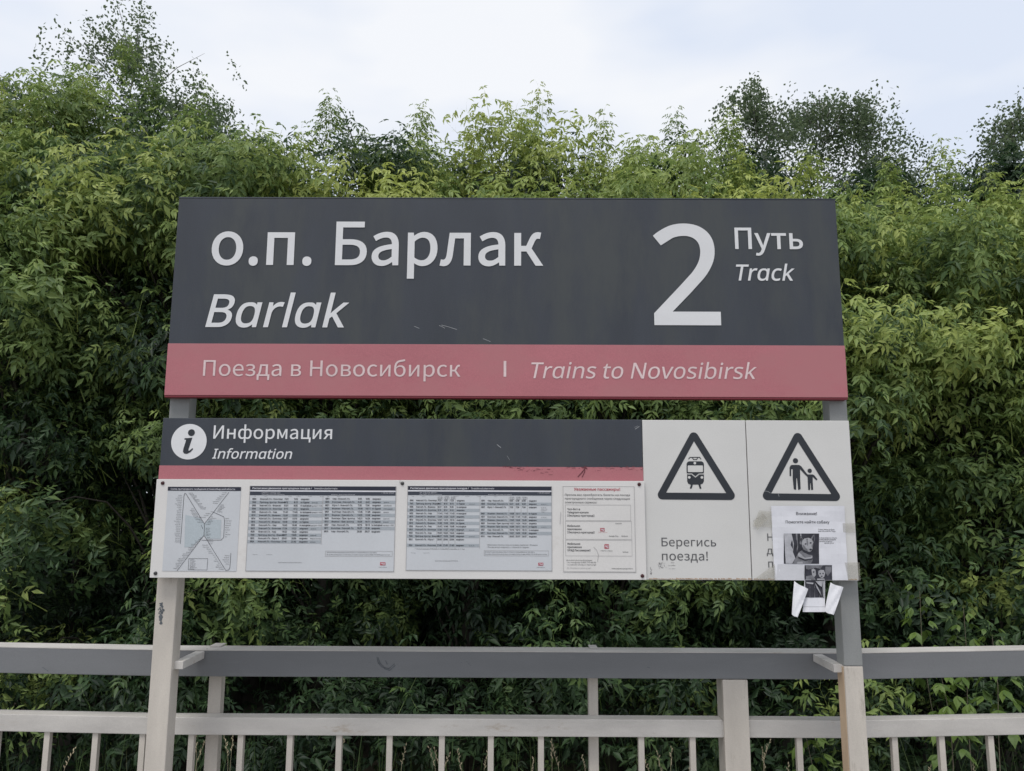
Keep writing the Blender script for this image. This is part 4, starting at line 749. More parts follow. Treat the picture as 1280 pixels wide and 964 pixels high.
121: (714, [[190, -336, 118, -336, 95, -336, 76, -335, 59, -333, 42, -330, 28, -328, 15, -325, 15, -292, 15, -260, 15, -227, 26, -229, 38, -231, 53, -232, 67, -234, 82,
 -235, 98, -235, 141, -235, 176, -223, 202, -199, 228, -175, 249, -142, 265, -102, 278, -69, 291, -36, 304, -3, 203, 248, 102, 500, 1, 751, 45, 751, 89, 751, 133, 751,
 187, 608, 241, 466, 296, 324, 310, 286, 322, 250, 333, 216, 345, 182, 353, 150, 359, 119, 360, 119, 362, 119, 364, 119, 370, 142, 378, 173, 390, 211, 402, 249, 415, 287,
 429, 325, 479, 467, 530, 609, 581, 751, 626, 751, 670, 751, 714, 751, 606, 466, 499, 181, 391, -104, 365, -175, 331, -231, 289, -273, 248, -315]]),
171: (840, [[324, 0, 133, 0, 133, 333, 133, 667, 133, 1000, 324, 1000, 516, 1000, 707, 1000, 707, 667, 707, 333, 707, 0, 516, 0], [204, 357, 204, 71, 349, 71, 493, 71,
 637, 71, 637, 357, 637, 643, 637, 929, 493, 929, 349, 929, 204, 929, 204, 643]]),
187: (840, [[324, 0, 133, 0, 133, 333, 133, 667, 133, 1000, 324, 1000, 516, 1000, 707, 1000, 707, 667, 707, 333, 707, 0, 516, 0], [204, 357, 204, 71, 349, 71, 493, 71,
 637, 71, 637, 357, 637, 643, 637, 929, 493, 929, 349, 929, 204, 929, 204, 643]]),
}
GLYPH = {chr(k): v for k, v in GLYPH.items()}


# ------------------------------------------------------------------ lettering
XH = 735


def _single_storey_a():
    adv, spl = GLYPH['d']
    xh = max(v for q in GLYPH['x'][1] for v in q[1::2])
    out = []
    for q in spl:
        q = list(q)
        for k in range(1, len(q), 2):
            if q[k] > xh + 12: q[k] = xh
        out.append(q)
    GLYPH['\u0251'] = [adv, out]


_single_storey_a()
_TRI = {}


def glyph_tris(ch, n, bold):
    key = (ch, n, bold)
    if key in _TRI: return _TRI[key]
    adv, spl = GLYPH[ch]
    loops = []
    for q in spl:
        pts = [(Vector(q[k:k + 2]), Vector(q[k + 2:k + 4]), Vector(q[k + 4:k + 6])) for k in range(0, len(q), 6)]
        L = []
        for i in range(len(pts)):
            p0, h0 = pts[i][1], pts[i][2]
            h1, p1 = pts[(i + 1) % len(pts)][0], pts[(i + 1) % len(pts)][1]
            d = p1 - p0
            ln = d.length
            if ln < 1e-6: continue
            dev = max(abs((h0 - p0).cross(d)) if False else abs((h0 - p0).x * d.y - (h0 - p0).y * d.x),
                      abs((h1 - p0).x * d.y - (h1 - p0).y * d.x)) / ln
            m_ = 1 if dev < 6 else n
            for j in range(m_):
                t = j / m_
                a = (1 - t)
                L.append(p0 * a ** 3 + h0 * 3 * a * a * t + h1 * 3 * a * t * t + p1 * t ** 3)
        K = []
        for p in L:
            if not K or (p - K[-1]).length > 2: K.append(p)
        if len(K) > 1 and (K[0] - K[-1]).length <= 2: K.pop()
        if len(K) > 2: loops.append(K)
    # orientation of the widest loop decides which side is outside
    area = lambda P: sum(P[i].x * P[(i + 1) % len(P)].y - P[(i + 1) % len(P)].x * P[i].y for i in range(len(P))) / 2
    if loops and bold:
        sg = 1 if max((area(P) for P in loops), key=abs) > 0 else -1
        new = []
        for P in loops:
            Q = []
            for i in range(len(P)):
                e0 = (P[i] - P[i - 1]).normalized()
                e1 = (P[(i + 1) % len(P)] - P[i]).normalized()
                n0, n1 = Vector((e0.y, -e0.x)), Vector((e1.y, -e1.x))
                b = n0 + n1
                b = b / max(0.35, b.length_squared / 2) if b.length > 1e-4 else n0
                Q.append(P[i] + b * bold * sg)
            new.append(Q)
        loops = new
    vs, es = [], []
    for P in loops:
        b = len(vs)
        vs += P
        es += [(b + i, b + (i + 1) % len(P)) for i in range(len(P))]
    V, _, F, _, _, _ = delaunay_2d_cdt(vs, es, [], 0, 0.01)
    tr = []
    for f in F:
        c = (V[f[0]] + V[f[1]] + V[f[2]]) / 3
        wnd = 0
        for P in loops:
            for i in range(len(P)):
                a, b = P[i], P[(i + 1) % len(P)]
                if (a.y <= c.y) != (b.y <= c.y):
                    x = a.x + (c.y - a.y) / (b.y - a.y) * (b.x - a.x)
                    if x > c.x: wnd += 1 if b.y > a.y else -1
        if wnd: tr.append(tuple(f))
    _TRI[key] = (adv, [(v.x, v.y) for v in V], tr)
    return _TRI[key]


def text(mb, s, x0, z0, cap, y, x1=None, italic=False, n=4, bold=10, align='L', mi=0, disp=None):
    """lettering as flat faces: baseline z0, cap height cap, stretched to end at x1"""
    if italic: s = s.replace('a', '\u0251')
    pos, pen, prev = [], 0.0, None
    lo, hi = None, None
    sh = 0.2 if italic else 0.0
    for ch in s:
        if ch == ' ':
            pen += 330
            continue
        adv, V, F = glyph_tris(ch, n, bold)
        pos.append((pen, V, F))
        xs = [a + pen + sh * b for a, b in V]
        lo = min(xs) if lo is None else lo
        hi = max(xs) if hi is None else max(hi, max(xs))
        pen += adv
    k = cap / 1000.0
    kx = k if x1 is None else (x1 - x0) / (hi - lo)
    ox = x0
    if align == 'C': ox = x0 - (hi - lo) * kx / 2
    if align == 'R': ox = x0 - (hi - lo) * kx
    for pen, V, F in pos:
        b = len(mb.v)
        for (a, c) in V:
            X, Z = ox + (a + pen + sh * c - lo) * kx, z0 + c * k
            mb.v.append((X, y + (disp(X, Z) if disp else 0), Z))
        for f in F:
            # faces look towards -Y
            mb.f.append(tuple(b + q for q in f))
            mb.mi.append(mi)


def rect(mb, x0, x1, z0, z1, y, mi=0):
    mb.face([(x0, y, z0), (x1, y, z0), (x1, y, z1), (x0, y, z1)], mi)


def prect(mb, px0, py0, px1, py1, y, mi=0):
    a, b = at(px0, py0, y), at(px1, py1, y)
    rect(mb, a[0], b[0], b[1], a[1], y, mi)


def ptext(mb, s, px0, pyb, pyt, y, px1=None, **k):
    """text whose baseline and cap line run through pyb and pyt at its left end"""
    x0, z0 = at(px0, pyb, y)
    z1 = at(px0, pyt, y)[1]
    x1 = None
    if px1 is not None: x1 = at(px1, pyb, y)[0]
    text(mb, s, x0, z0, z1 - z0, y, x1, **k)


def ppoly(mb, pts, y, mi=0):
    P = [at(a, b, y) for a, b in pts]
    mb.face([(p[0], y, p[1]) for p in P], mi)


def disc(mb, cx, cz, r, y, n=32, mi=0, rx=None):
    rx = rx or r
    mb.face([(cx + rx * math.cos(2 * math.pi * i / n), y, cz + r * math.sin(2 * math.pi * i / n)) for i in range(n)], mi)


def stroke(mb, pts, w, y, mi=0):
    """flat line through points (x, z) of a vertical plane"""
    for a, b in zip(pts[:-1], pts[1:]):
        a, b = Vector(a), Vector(b)
        d = (b - a)
        if d.length < 1e-6: continue
        d.normalize()
        n = Vector((-d.y, d.x)) * w / 2
        e = d * w * 0.3
        mb.face([(p.x, y, p.y) for p in (a - e - n, b + e - n, b + e + n, a - e + n)], mi)


def pstroke(mb, pts, wpx, y, mi=0):
    stroke(mb, [at(a, b, y) for a, b in pts], wpx * 0.003, y, mi)

# ------------------------------------------------------------------ ground, platform
g = MB()
g.face([(-900, -900, -0.45), (900, -900, -0.45), (900, 1500, -0.45), (-900, 1500, -0.45)])
tag(g.build('ground', M['soil']), kind='structure')
g = MB()
g.box(-30, 30, -4.2, 0.62, -0.44, 0.0)
tag(g.build('platform', M['concrete'], bevel=0.01), kind='structure')

# ------------------------------------------------------------------ the sign
XL, XR = -1.2838, 1.2162
ZT, ZM, ZS, ZB = 2.7423, 1.9850, 1.9000, 1.3318
rnd = random.Random(5)
sign = empty('platform_sign', (0, 0.06, 0), 'dark station name board with red stripe above a white timetable board on two posts', 'station sign')


def board(name, x0, x1, z0, z1, yf, yb, m_, bevel=0.002):
    b = MB()
    b.box(x0, x1, yf, yb, z0, z1)
    return b.build(name, m_, sign, bevel)


# posts: steel box section; the tops run behind the boards
def post(x0, x1, lower, split, label):
    b = MB()
    b.box(x0, x1, 0.034, 0.100, 0.0, split)
    p = b.build('post', lower, sign, 0.004)
    tag(p, label)
    b = MB()
    b.box(x0, x1, 0.034, 0.100, split + 0.0005, 2.70)
    q = b.build('upper_paint', M['grey_paint'], p, 0.004)
    b = MB()
    b.box(x0 - 0.05, x1 + 0.05, 0.0, 0.14, 0.0, 0.012)
    b.build('foot_plate', M['cream'], p, 0.002)
    return p


XPL = at(187.5, 850, 0.034)[0]
XPR = at(1056.5, 850, 0.034)[0]
PW = 0.073
pl = post(XPL, XPL + PW, M['cream'], 1.62, 'cream painted left post with flaked grey patch')
pr = post(XPR, XPR + 0.0655, M['cream'], at(1060, 833, 0.034)[1], 'right post, grey above and cream below a paint line')
b = MB()   # rusty side of the right post
zl = at(1060, 833, 0.034)[1]
b.box(XPR - 0.0015, XPR + 0.0005, 0.042, 0.094, 0.02, zl - 0.004)
b.build('rusty_side', M['rust'], pr)
# flaked paint on the left post
b = MB()
for k in range(46):
    t = rnd.random()
    px, py = 201.5 + rnd.gauss(0, 2.0) * (1.2 - 2 * abs(t - 0.42)), 754 + 26 * t
    x, z = at(px, py, 0.034)
    r = 0.0018 + rnd.random() * 0.0045
    b.face([(x + r * math.cos(a) * rnd.uniform(.5, 1.2), 0.0335 - k * 1e-5, z + r * math.sin(a) * rnd.uniform(.6, 1.5)) for a in [i * 1.05 for i in range(6)]])
tag(b.build('flaked_paint', M['chip'], pl), kind='stuff')

# upper board
nb = board('name_board', XL, XR, ZM, ZT, 0.0, 0.034, M['dark'])
zr = at(230, 429.5, 0)[1]
b = MB()
b.box(XL - 0.0015, XR + 0.0015, -0.0015, 0.030, ZM - 0.001, zr)
st = b.build('red_stripe', M['red'], nb, 0.001)
b = MB()
b.box(XL - 0.001, XR + 0.001, 0.0, 0.036, ZM - 0.009, ZM - 0.0012)
b.build('bottom_trim', M['red_edge'], nb, 0.001)
b = MB()
b.box(XL - 0.001, XR + 0.001, -0.001, 0.036, ZT + 0.0004, ZT + 0.005)
b.build('top_trim', M['ink_bar2'], nb, 0.001)
Y = -0.0022
L = MB()
ptext(L, 'о.п. Барлак', 263.4, 330.2, 277.5, Y, 679, n=8, bold=16)
tag(L.build('lettering', M['letter'], nb), 'lettering reading о.п. Барлак')
L = MB()
ptext(L, 'Barlak', 256.5, 408.3, 368.5, Y, 435.5, italic=True, n=8, bold=14)
tag(L.build('lettering', M['letter'], nb), 'lettering reading Barlak')
L = MB()
ptext(L, 'Путь', 919, 311, 285, Y, 1004, n=6, bold=14)
tag(L.build('lettering', M['letter'], nb), 'lettering reading Путь')
L = MB()
ptext(L, 'Track', 920.5, 350.5, 331, Y, 994, italic=True, n=6, bold=14)
tag(L.build('lettering', M['letter'], nb), 'lettering reading Track')
L = MB()
ptext(L, '2', 818, 405, 282.5, Y, 901.5, n=12, bold=12)
L.build('track_number', M['letter'], nb)
Y = -0.0028
L = MB()
ptext(L, 'Поезда в Новосибирск', 253.5, 469.8, 450.3, Y, 575.5, n=6, bold=2)
tag(L.build('lettering', M['letter_pink'], nb), 'lettering reading Поезда в Новосибирск')
L = MB()
ptext(L, 'Trains to Novosibirsk', 664, 472.8, 453.2, Y, 946.5, italic=True, n=6, bold=4)
tag(L.build('lettering', M['letter_pink'], nb), 'lettering reading Trains to Novosibirsk')
L = MB()
prect(L, 629.6, 451.3, 632.8, 471, Y)
L.build('divider_bar', M['letter_pink'], nb)
b = MB()
for P in ([(549, 407), (553, 408.5), (556, 410.5)], [(552, 406.5), (560, 408.5), (571, 412)], [(604, 423.5), (609, 425.5), (613, 427)],
          [(518, 408), (524, 410.5)]):
    pstroke(b, P, 0.55, -0.0006)
tag(b.build('scratches', M['scratch'], nb), kind='stuff')

# information header
xh = at(803, 560, 0.0)[0]
ih = board('information_header', XL, xh, at(203, 600, 0)[1] - 0.01, ZS, 0.0, 0.030, M['dark'])
zs1, zs0 = at(203, 582, 0)[1], at(203, 599, 0)[1]
b = MB()
b.box(XL - 0.001, xh + 0.001, -0.0012, 0.02, zs0, zs1)
b.build('red_stripe', M['red'], ih, 0.0006)
ic = MB()
cx, cz = at(236.3, 552.2, 0)
disc(ic, cx, cz, 0.0645, -0.0012, 48)
ico = ic.build('information_icon', M['letter'], ih)
ii = MB()
dx, dz = at(239.2, 541, 0)
disc(ii, dx + .001, dz, 0.0125, -0.0020, 24)
k = 0.0029


def ipt(x, y_):       # icon drawn in quarter pixels of the photograph's enlargement
    return at(180 + x / 4, 510 + y_ / 4, 0)


ii.face([(p[0], -0.0020, p[1]) for p in [ipt(*q) for q in
        [(204, 152), (243, 149), (224, 205), (223, 214), (228, 214), (243, 201), (247, 206), (232, 222), (216, 230), (203, 229), (196, 220), (198, 204), (212, 160), (203, 159)]]])
ii.build('letter_i', M['ink_tri'], ico)
L = MB()
ptext(L, 'Информация', 266.5, 548.3, 532, -0.0012, 415, n=5, bold=8)
tag(L.build('lettering', M['letter'], ih), 'lettering reading Информация')
L = MB()
ptext(L, 'Information', 265, 573.2, 561.2, -0.0012, 365, italic=True, n=5, bold=14)
tag(L.build('lettering', M['letter'], ih), 'lettering reading Information')
b = MB()
pstroke(b, [(621.5, 556), (626, 559.5)], 0.7, -0.0006)
pstroke(b, [(634, 570), (637, 575)], 0.3, -0.0006)
pstroke(b, [(794, 536.5), (799, 533.2)], 0.6, -0.0006)
pstroke(b, [(793, 534.5), (797, 532.5)], 0.3, -0.0006)
tag(b.build('scratches', M['scratch'], ih), kind='stuff')
b = MB()
for k in range(120):
    a = rnd.random()
    px = 628 + a * 175
    if 690 < px < 708 or (715 < px < 722): continue
    py = 583.5 + rnd.random() * 12 if px < 700 else 583 + abs(rnd.gauss(0, 3))
    if px < 700: py = 583 + (px - 628) / 72 * 9 + rnd.gauss(0, 2.2)
    py = min(max(py, 583.2), 596.5)
    w = rnd.uniform(1.0, 5.5) if rnd.random() < .6 else 1
    h = rnd.uniform(.2, .55)
    x, z = at(px, py, 0)
    b.face([(x, -0.002 - k * 1e-6, z), (x + w * .003, -0.002 - k * 1e-6, z + rnd.uniform(-.001, .001)), (x + w * .0028, -0.002 - k * 1e-6, z + h * .003), (x + .001, -0.002 - k * 1e-6, z + h * .0032)])
pstroke(b, [(733, 583.5), (728, 590), (722.5, 596)], 1.1, -0.0024)
pstroke(b, [(731, 583.5), (731, 590), (727.5, 596.5)], 0.9, -0.0025)
pstroke(b, [(727, 584), (734, 586)], 1.0, -0.0026)
tag(b.build('scuffs', M['scuff'], ih), kind='stuff')

# warning panels
xs = at(936, 625, 0)[0]
w1 = board('warning_panel', xh + 0.0015, xs - 0.0015, ZB, ZS - 0.001, 0.0, 0.028, M['panel'])
tag(w1, 'panel with train in black triangle')
w2 = board('warning_panel', xs + 0.0015, XR, ZB, ZS - 0.001, 0.0, 0.028, M['panel'])
tag(w2, 'panel with adult and child in black triangle')


def rounded_tri(mb, O, I, rad, y):
    """ring between a rounded outer triangle and the sharp inner one"""
    outer = []
    n = 10
    c = Vector((sum(p[0] for p in O) / 3, sum(p[1] for p in O) / 3))
    for i in range(3):
        p, a, d = Vector(O[i]), Vector(O[i - 1]), Vector(O[(i + 1) % 3])
        u, w = (a - p).normalized(), (d - p).normalized()
        half = u.angle(w) / 2
        bis = (u + w).normalized()
        cc = p + bis * rad / math.sin(half)
        s0, s1 = cc + (p + u * rad / math.tan(half) - cc), cc + (p + w * rad / math.tan(half) - cc)
        a0, a1 = math.atan2(s0.y - cc.y, s0.x - cc.x), math.atan2(s1.y - cc.y, s1.x - cc.x)
        da = (a1 - a0 + math.pi) % (2 * math.pi) - math.pi
        outer.append([(cc.x + rad * math.cos(a0 + da * t / n), cc.y + rad * math.sin(a0 + da * t / n)) for t in range(n + 1)])
    for i in range(3):
        arc, ip = outer[i], I[i]
        for t in range(n):
            mb.face([(ip[0], y, ip[1]), (arc[t][0], y, arc[t][1]), (arc[t + 1][0], y, arc[t + 1][1])])
        nx, ni = outer[(i + 1) % 3][0], I[(i + 1) % 3]
        mb.face([(ip[0], y, ip[1]), (arc[-1][0], y, arc[-1][1]), (nx[0], y, nx[1]), (ni[0], y, ni[1])])


def tri_of(apex, left, right, bottom, inner):
    """inner points in px; the outer sharp triangle lies a constant border outside it"""
    I = [at(*p, 0) for p in inner]
    bz = at((left + right) / 2, bottom, 0)[1]
    bd = (I[1][1] + I[2][1]) / 2 - bz
    c = Vector((sum(p[0] for p in I) / 3, sum(p[1] for p in I) / 3))
    # inradius of inner
    a, b_, d = [Vector(p) for p in I]
    area = abs((b_ - a).x * (d - a).y - (b_ - a).y * (d - a).x) / 2
    per = (b_ - a).length + (d - b_).length + (a - d).length
    rin = 2 * area / per
    # incentre
    la, lb, ld = (d - b_).length, (a - d).length, (b_ - a).length
    inc = (a * la + b_ * lb + d * ld) / per
    s = (rin + bd) / rin
    O = [tuple(inc + (Vector(p) - inc) * s) for p in I]
    return O, I


Yp = -0.0009
t1 = MB()
rounded_tri(t1, *tri_of(539, 821.4, 919, 624.8, [(867.4, 551.7), (832.6, 615.9), (907.7, 616.5)]), 0.0165, Yp)
t1.build('triangle', M['ink_tri'], w1)
t2 = MB()
rounded_tri(t2, *tri_of(539.7, 952.2, 1050.7, 625.9, [(997.5, 552.6), (963.9, 616.8), (1039, 617.7)]), 0.0165, Yp)
t2.build('triangle', M['ink_tri'], w2)


def q7(x, y_): return (800 + x / 8.036, 520 + y_ / 8.036)


def rpoly(x0, y0, x1, y1, r, n=5, rb=None):
    rb = r if rb is None else rb
    P = []
    for cx_, cy_, a0, rr in ((x1 - r, y0 + r, -90, r), (x1 - rb, y1 - rb, 0, rb), (x0 + rb, y1 - rb, 90, rb), (x0 + r, y0 + r, 180, r)):
        P += [(cx_ + rr * math.cos(R(a0 + 90 * t / n)), cy_ + rr * math.sin(R(a0 + 90 * t / n))) for t in range(n + 1)]
    return P


tm, tw = MB(), MB()
# body: roof band, window frame, lower body
ppoly(tm, [q7(*p) for p in rpoly(468, 456, 642, 560, 30, rb=2)], Yp)
ppoly(tm, [q7(*p) for p in [(470, 560), (642, 560), (641, 576), (590, 578), (557, 606), (522, 577), (470, 576)]], Yp - 0.0001)
ppoly(tm, [q7(*p) for p in [(474, 588), (518, 588), (557, 620), (596, 588), (642, 588), (642, 656), (630, 680), (606, 690), (508, 690), (484, 680), (474, 656)]], Yp)
ppoly(tm, [q7(*p) for p in [(512, 688), (532, 688), (519, 730), (500, 730)]], Yp - 0.0001)
ppoly(tm, [q7(*p) for p in [(586, 688), (606, 688), (618, 732), (600, 732)]], Yp - 0.0001)
pstroke(tm, [q7(488, 432), q7(503, 416), q7(600, 416), q7(612, 434)], 0.95, Yp)
pstroke(tm, [q7(526, 420), q7(538, 438), q7(568, 438), q7(580, 420)], 0.9, Yp - 0.0001)
po = tm.build('train_pictogram', M['ink_tri'], w1)
ppoly(tw, [q7(*p) for p in rpoly(480, 498, 632, 564, 8)], Yp - 0.0004)
for (x, y_, r) in ((550, 474, 13), (494, 617, 13), (621, 618, 13)):
    c = at(*q7(x, y_), 0)
    disc(tw, c[0], c[1], r / 8.036 * 0.00291, Yp - 0.0004, 18)
tw.build('pictogram_lights', M['panel'], po)


def q8(x, y_): return (930 + x / 8.033, 520 + y_ / 8.033)


pm = MB()
for (x, y_, r) in ((516, 450, 26), (659, 551, 21.5)):
    c = at(*q8(x, y_), 0)
    disc(pm, c[0], c[1], r / 8.033 * 0.00291, Yp, 24)
ppoly(pm, [q8(*p) for p in [(480, 492), (552, 492), (575, 505), (624, 572), (640, 588), (690, 588), (705, 595), (738, 636), (728, 648), (690, 612), (690, 660), (695, 740), (675, 745), (669, 676), (664, 676), (664, 745), (645, 742), (638, 612), (612, 588), (563, 535), (565, 640), (569, 735), (545, 744), (532, 625), (526, 625), (524, 742), (500, 738), (489, 625), (489, 535), (474, 535), (474, 605), (458, 604), (458, 520), (466, 500)]], Yp)
pm.build('family_pictogram', M['ink_tri'], w2)
b = MB()
pstroke(b, [q8(205, 753), q8(240, 758), q8(265, 775)], 0.5, Yp - 0.0005)
pstroke(b, [q8(345, 785), q8(352, 808)], 0.5, Yp - 0.0005)
tag(b.build('scratches', M['scratch'], w2), kind='stuff')
L = MB()
ptext(L, 'Берегись', 827, 682.8, 672.2, Yp, 895.3, n=5, bold=2)
tag(L.build('lettering', M['ink_grey'], w1), 'lettering reading Берегись')
L = MB()
ptext(L, 'поезда!', 827.5, 700.4, 689.5, Yp, 885, n=5, bold=2)
tag(L.build('lettering', M['ink_grey'], w1), 'lettering reading поезда!')
L = MB()
ptext(L, 'Н', 959.3, 676.3, 667, Yp, 966.5, n=4, bold=2)
ptext(L, 'д', 958.5, 692.8, 683.5, Yp, 966.5, n=4, bold=2)
ptext(L, 'п', 960.5, 709.5, 699.5, Yp, 966.5, n=4, bold=2)
L.build('lettering', M['ink_grey'], w2)
L = MB()   # faint half-scraped maker's sticker
for k in range(40):
    px, py = 823 + rnd.random() * 10, 702 + rnd.random() * 9
    pstroke(L, [(px, py), (px + rnd.uniform(-1.5, 1.5), py + rnd.uniform(-1.5, 1.5))], 0.35, Yp)
for k in range(9):
    px, py = 835 + rnd.random() * 6, rnd.choice([703.5, 707, 711])
    pstroke(L, [(px, py), (px + rnd.uniform(2, 5), py)], 0.3, Yp)
tag(L.build('scraped_sticker', M['line'], w1), kind='stuff')
b = MB()
for k in range(10):
    px, py = 812.5 + rnd.random() * 2.5, 709 + rnd.random() * 11
    pstroke(b, [(px, py), (px + rnd.uniform(-.6, .6), py + rnd.uniform(.8, 2.4))], 0.35, Yp)
tag(b.build('pen_marks', M['ink_grey'], w1), kind='stuff')
# rust runs along the lower edges
b = MB()
for (a0, a1) in ((811, 939), (942, 1072)):
    px = a0
    while px < a1 - 2:
        w = rnd.uniform(1.5, 6)
        x, z = at(px, 724, 0)
        hh = rnd.uniform(.002, .006)
        b.face([(x, -0.0004 - px * 1e-8, ZB + .002), (min(x + w * .003, XR - .002), -0.0004 - px * 1e-8, ZB + .002), (min(x + w * .0027, XR - .003), -0.0004 - px * 1e-8, ZB + .002 + hh * .7), (x + .001, -0.0004 - px * 1e-8, ZB + .002 + hh)])
        px += w * rnd.uniform(.6, 1.3)
tag(b.build('rust_edge', mat('rust_stain', (0.42, 0.31, 0.22), 0.7, 0.2, (20, 20, 20)), w1), kind='stuff')

# timetable board, standing proud of the header
xt = at(808.2, 724, -0.012)[0]
zt = at(203, 599, -0.012)[1]
tb = board('timetable_board', XL - 0.002, xt, ZB + 0.0005, zt, -0.012, -0.0026, M['board'], 0.0015)
YB = -0.012
for (px, py, mt_) in ((203.5, 604, 'cap'), (194.5, 716.7, 'cap_grey'), (503, 604.3, 'cap_grey'), (799, 605.5, 'cap'), (803, 720, 'cap')):
    c = at(px, py, YB)
    s_ = MB()
    n = 14
    prof = [(0.0068, 0.0), (0.0062, 0.003), (0.0035, 0.0045), (0.0008, 0.0048)]
    for (r0, h0), (r1, h1) in zip(prof[:-1], prof[1:]):
        for j in range(n):
            a, a2 = 2 * math.pi * j / n, 2 * math.pi * (j + 1) / n
            s_.face([(c[0] + r0 * math.cos(a), YB - h0, c[1] + r0 * math.sin(a)), (c[0] + r0 * math.cos(a2), YB - h0, c[1] + r0 * math.sin(a2)),
                     (c[0] + r1 * math.cos(a2), YB - h1, c[1] + r1 * math.sin(a2)), (c[0] + r1 * math.cos(a), YB - h1, c[1] + r1 * math.sin(a))])
    s_.build('screw_cap', M[mt_], tb, smooth=True)


class Sheet:
    """a printed sheet on the timetable board; u, v in 0..1 from its upper left corner"""
    def __init__(s, name, tl, br, m_, label):
        a, b_ = at(*tl, YB), at(*br, YB)
        s.x0, s.z1, s.x1, s.z0 = a[0], a[1], b_[0], b_[1]
        s.w, s.h = s.x1 - s.x0, s.z1 - s.z0
        q = MB()
        q.box(s.x0, s.x1, YB - 0.0014, YB - 0.0003, s.z0, s.z1)
        s.o = q.build(name, m_, sign)
        tag(s.o, label)
        s.y = YB - 0.0020
        s.b, s.t, s.g, s.rr, s.wt = MB(), MB(), MB(), MB(), MB()

    def X(s, u): return s.x0 + s.w * u

    def Z(s, v): return s.z1 - s.h * v

    def rect(s, mb, u0, v0, u1, v1, dy=0.0): rect(mb, s.X(u0), s.X(u1), s.Z(v1), s.Z(v0), s.y - dy)

    def frame(s, mb, u0, v0, u1, v1, w=0.0012):
        P = [(s.X(u0), s.Z(v0)), (s.X(u1), s.Z(v0)), (s.X(u1), s.Z(v1)), (s.X(u0), s.Z(v1)), (s.X(u0), s.Z(v0))]
        stroke(mb, P, w, s.y - 0.0002)

    def line(s, mb, u0, v0, u1, v1, w=0.0011): stroke(mb, [(s.X(u0), s.Z(v0)), (s.X(u1), s.Z(v1))], w, s.y - 0.0002)

    def text(s, mb, str_, u, v, cap, u1=None, align='L', bold=18, n=1, italic=False, dy=0.0004):
        text(mb, str_, s.X(u), s.Z(v), cap, s.y - dy, None if u1 is None else s.X(u1), n=n, bold=bold, align=align, italic=italic)


def railway_mark(s, u, v, w, h, cap=None):
    """small red rounded tag with the white railway monogram"""
    s.rect(s.rr, u, v, u + w, v + h, 0.0003)
    z = s.Z(v + h * 0.74)
    text(s.wt, 'РЖД', s.X(u + w * 0.1), z, s.h * h * 0.5, s.y - 0.0008, s.X(u + w * 0.92), n=2, bold=40, italic=True)
    if cap: s.text(s.t, cap, u + w / 2, v + h * 1.75, 0.0022, align='C')


def finish(s):
    if s.b.f: tag(s.b.build('row_bands', M['band'], s.o), kind='stuff')
    if s.g.f: tag(s.g.build('rules', M['line'], s.o), kind='stuff')
    if s.t.f: tag(s.t.build('print', M['ink'], s.o), kind='stuff')
    if s.rr.f: tag(s.rr.build('red_print', M['red_ink'], s.o), kind='stuff')
    if s.wt.f: tag(s.wt.build('white_print', M['paper'], s.o), kind='stuff')


ROWS_L = [('6804', 'Новосиб.-Гл. - Болотная', '7:21', '7:25', 'ежедневно', ''), ('7042', 'Пригород. простор - Мошково', '8:12', '8:15', 'по будням', 'кроме суб.'),
          ('6806', 'Новосиб.-Гл. - Мошково', '8:31', '8:35', 'по выходным', 'курсирует с 10.05'), ('6808', 'Новосиб.-Гл. - Болотная', '9:10', '9:12', 'ежедневно', ''),
          ('6830', 'Новосиб.-Гл. - Ояш', '11:41', '11:43', 'по выходным', 'курсирует с 10.05'), ('6810', 'Новосиб.-Гл. - Мошково', '12:20', '12:23', 'ежедневно', ''),
          ('6814', 'Новосиб.-Гл. - Болотная', '14:07', '14:10', 'ежедневно', ''), ('6816', 'Новосиб.-Гл. - Мошково', '15:30', '15:33', 'по будням', ''),
          ('6838', 'Новосиб.-Гл. - Ояш', '16:45', '16:48', 'по выходным', 'курсирует с 10.05'), ('6818', 'Новосиб.-Гл. - Болотная', '17:24', '17:27', 'ежедневно', 'кроме вс.'),
          ('6820', 'Новосиб.-Гл. - Ояш', '18:22', '18:25', 'ежедневно', ''), ('7044', 'Пригород. простор - Мошково', '19:07', '19:09', 'ежедневно', 'кроме суб.'),
          ('6822', 'Новосиб.-Гл. - Юрга 1', '20:01', '20:04', 'ежедневно', 'Мошково, Болотная'), ('6824', 'Новосиб.-Гл. - Болотная', '21:40', '21:43', 'ежедневно', 'кроме вс.')]
ROWS_R = [('6801', 'Ояш - Новосиб.-Гл.', '6:05', '6:08', 'ежедневно', ''), ('6803', 'Болотная - Новосиб.-Гл.', '6:41', '6:43', 'ежедневно', 'кроме вс.'),
          ('6821', 'Юрга 1 - Новосиб.-Гл.', '7:32', '7:34', 'ежедневно', 'кроме Мошково'), ('6805', 'Мошково - Новосиб.-Гл.', '10:08', '10:11', 'по будням', '27.04 ежедневно'),
          ('6807', 'Болотная - Новосиб.-Гл.', '11:46', '11:49', 'ежедневно', 'кроме вс.'), ('6811', 'Мошково - Новосиб.-Гл.', '13:25', '13:28', 'ежедневно', ''),
          ('6809', 'Болотная - Приг. простор', '14:21', '14:24', 'ежедневно', 'кроме суб.'), ('6815', 'Мошково - Приг. простор', '16:09', '16:11', 'по будням', 'кроме вс.'),
          ('6837', 'Ояш - Новосиб.-Гл.', '18:10', '18:13', 'по выходным', 'курсирует с 10.05'), ('6817', 'Болотная - Новосиб.-Гл.', '19:27', '19:30', 'ежедневно', ''),
          ('6819', 'Ояш - Новосиб.-Гл.', '20:35', '20:37', 'ежедневно', '')]


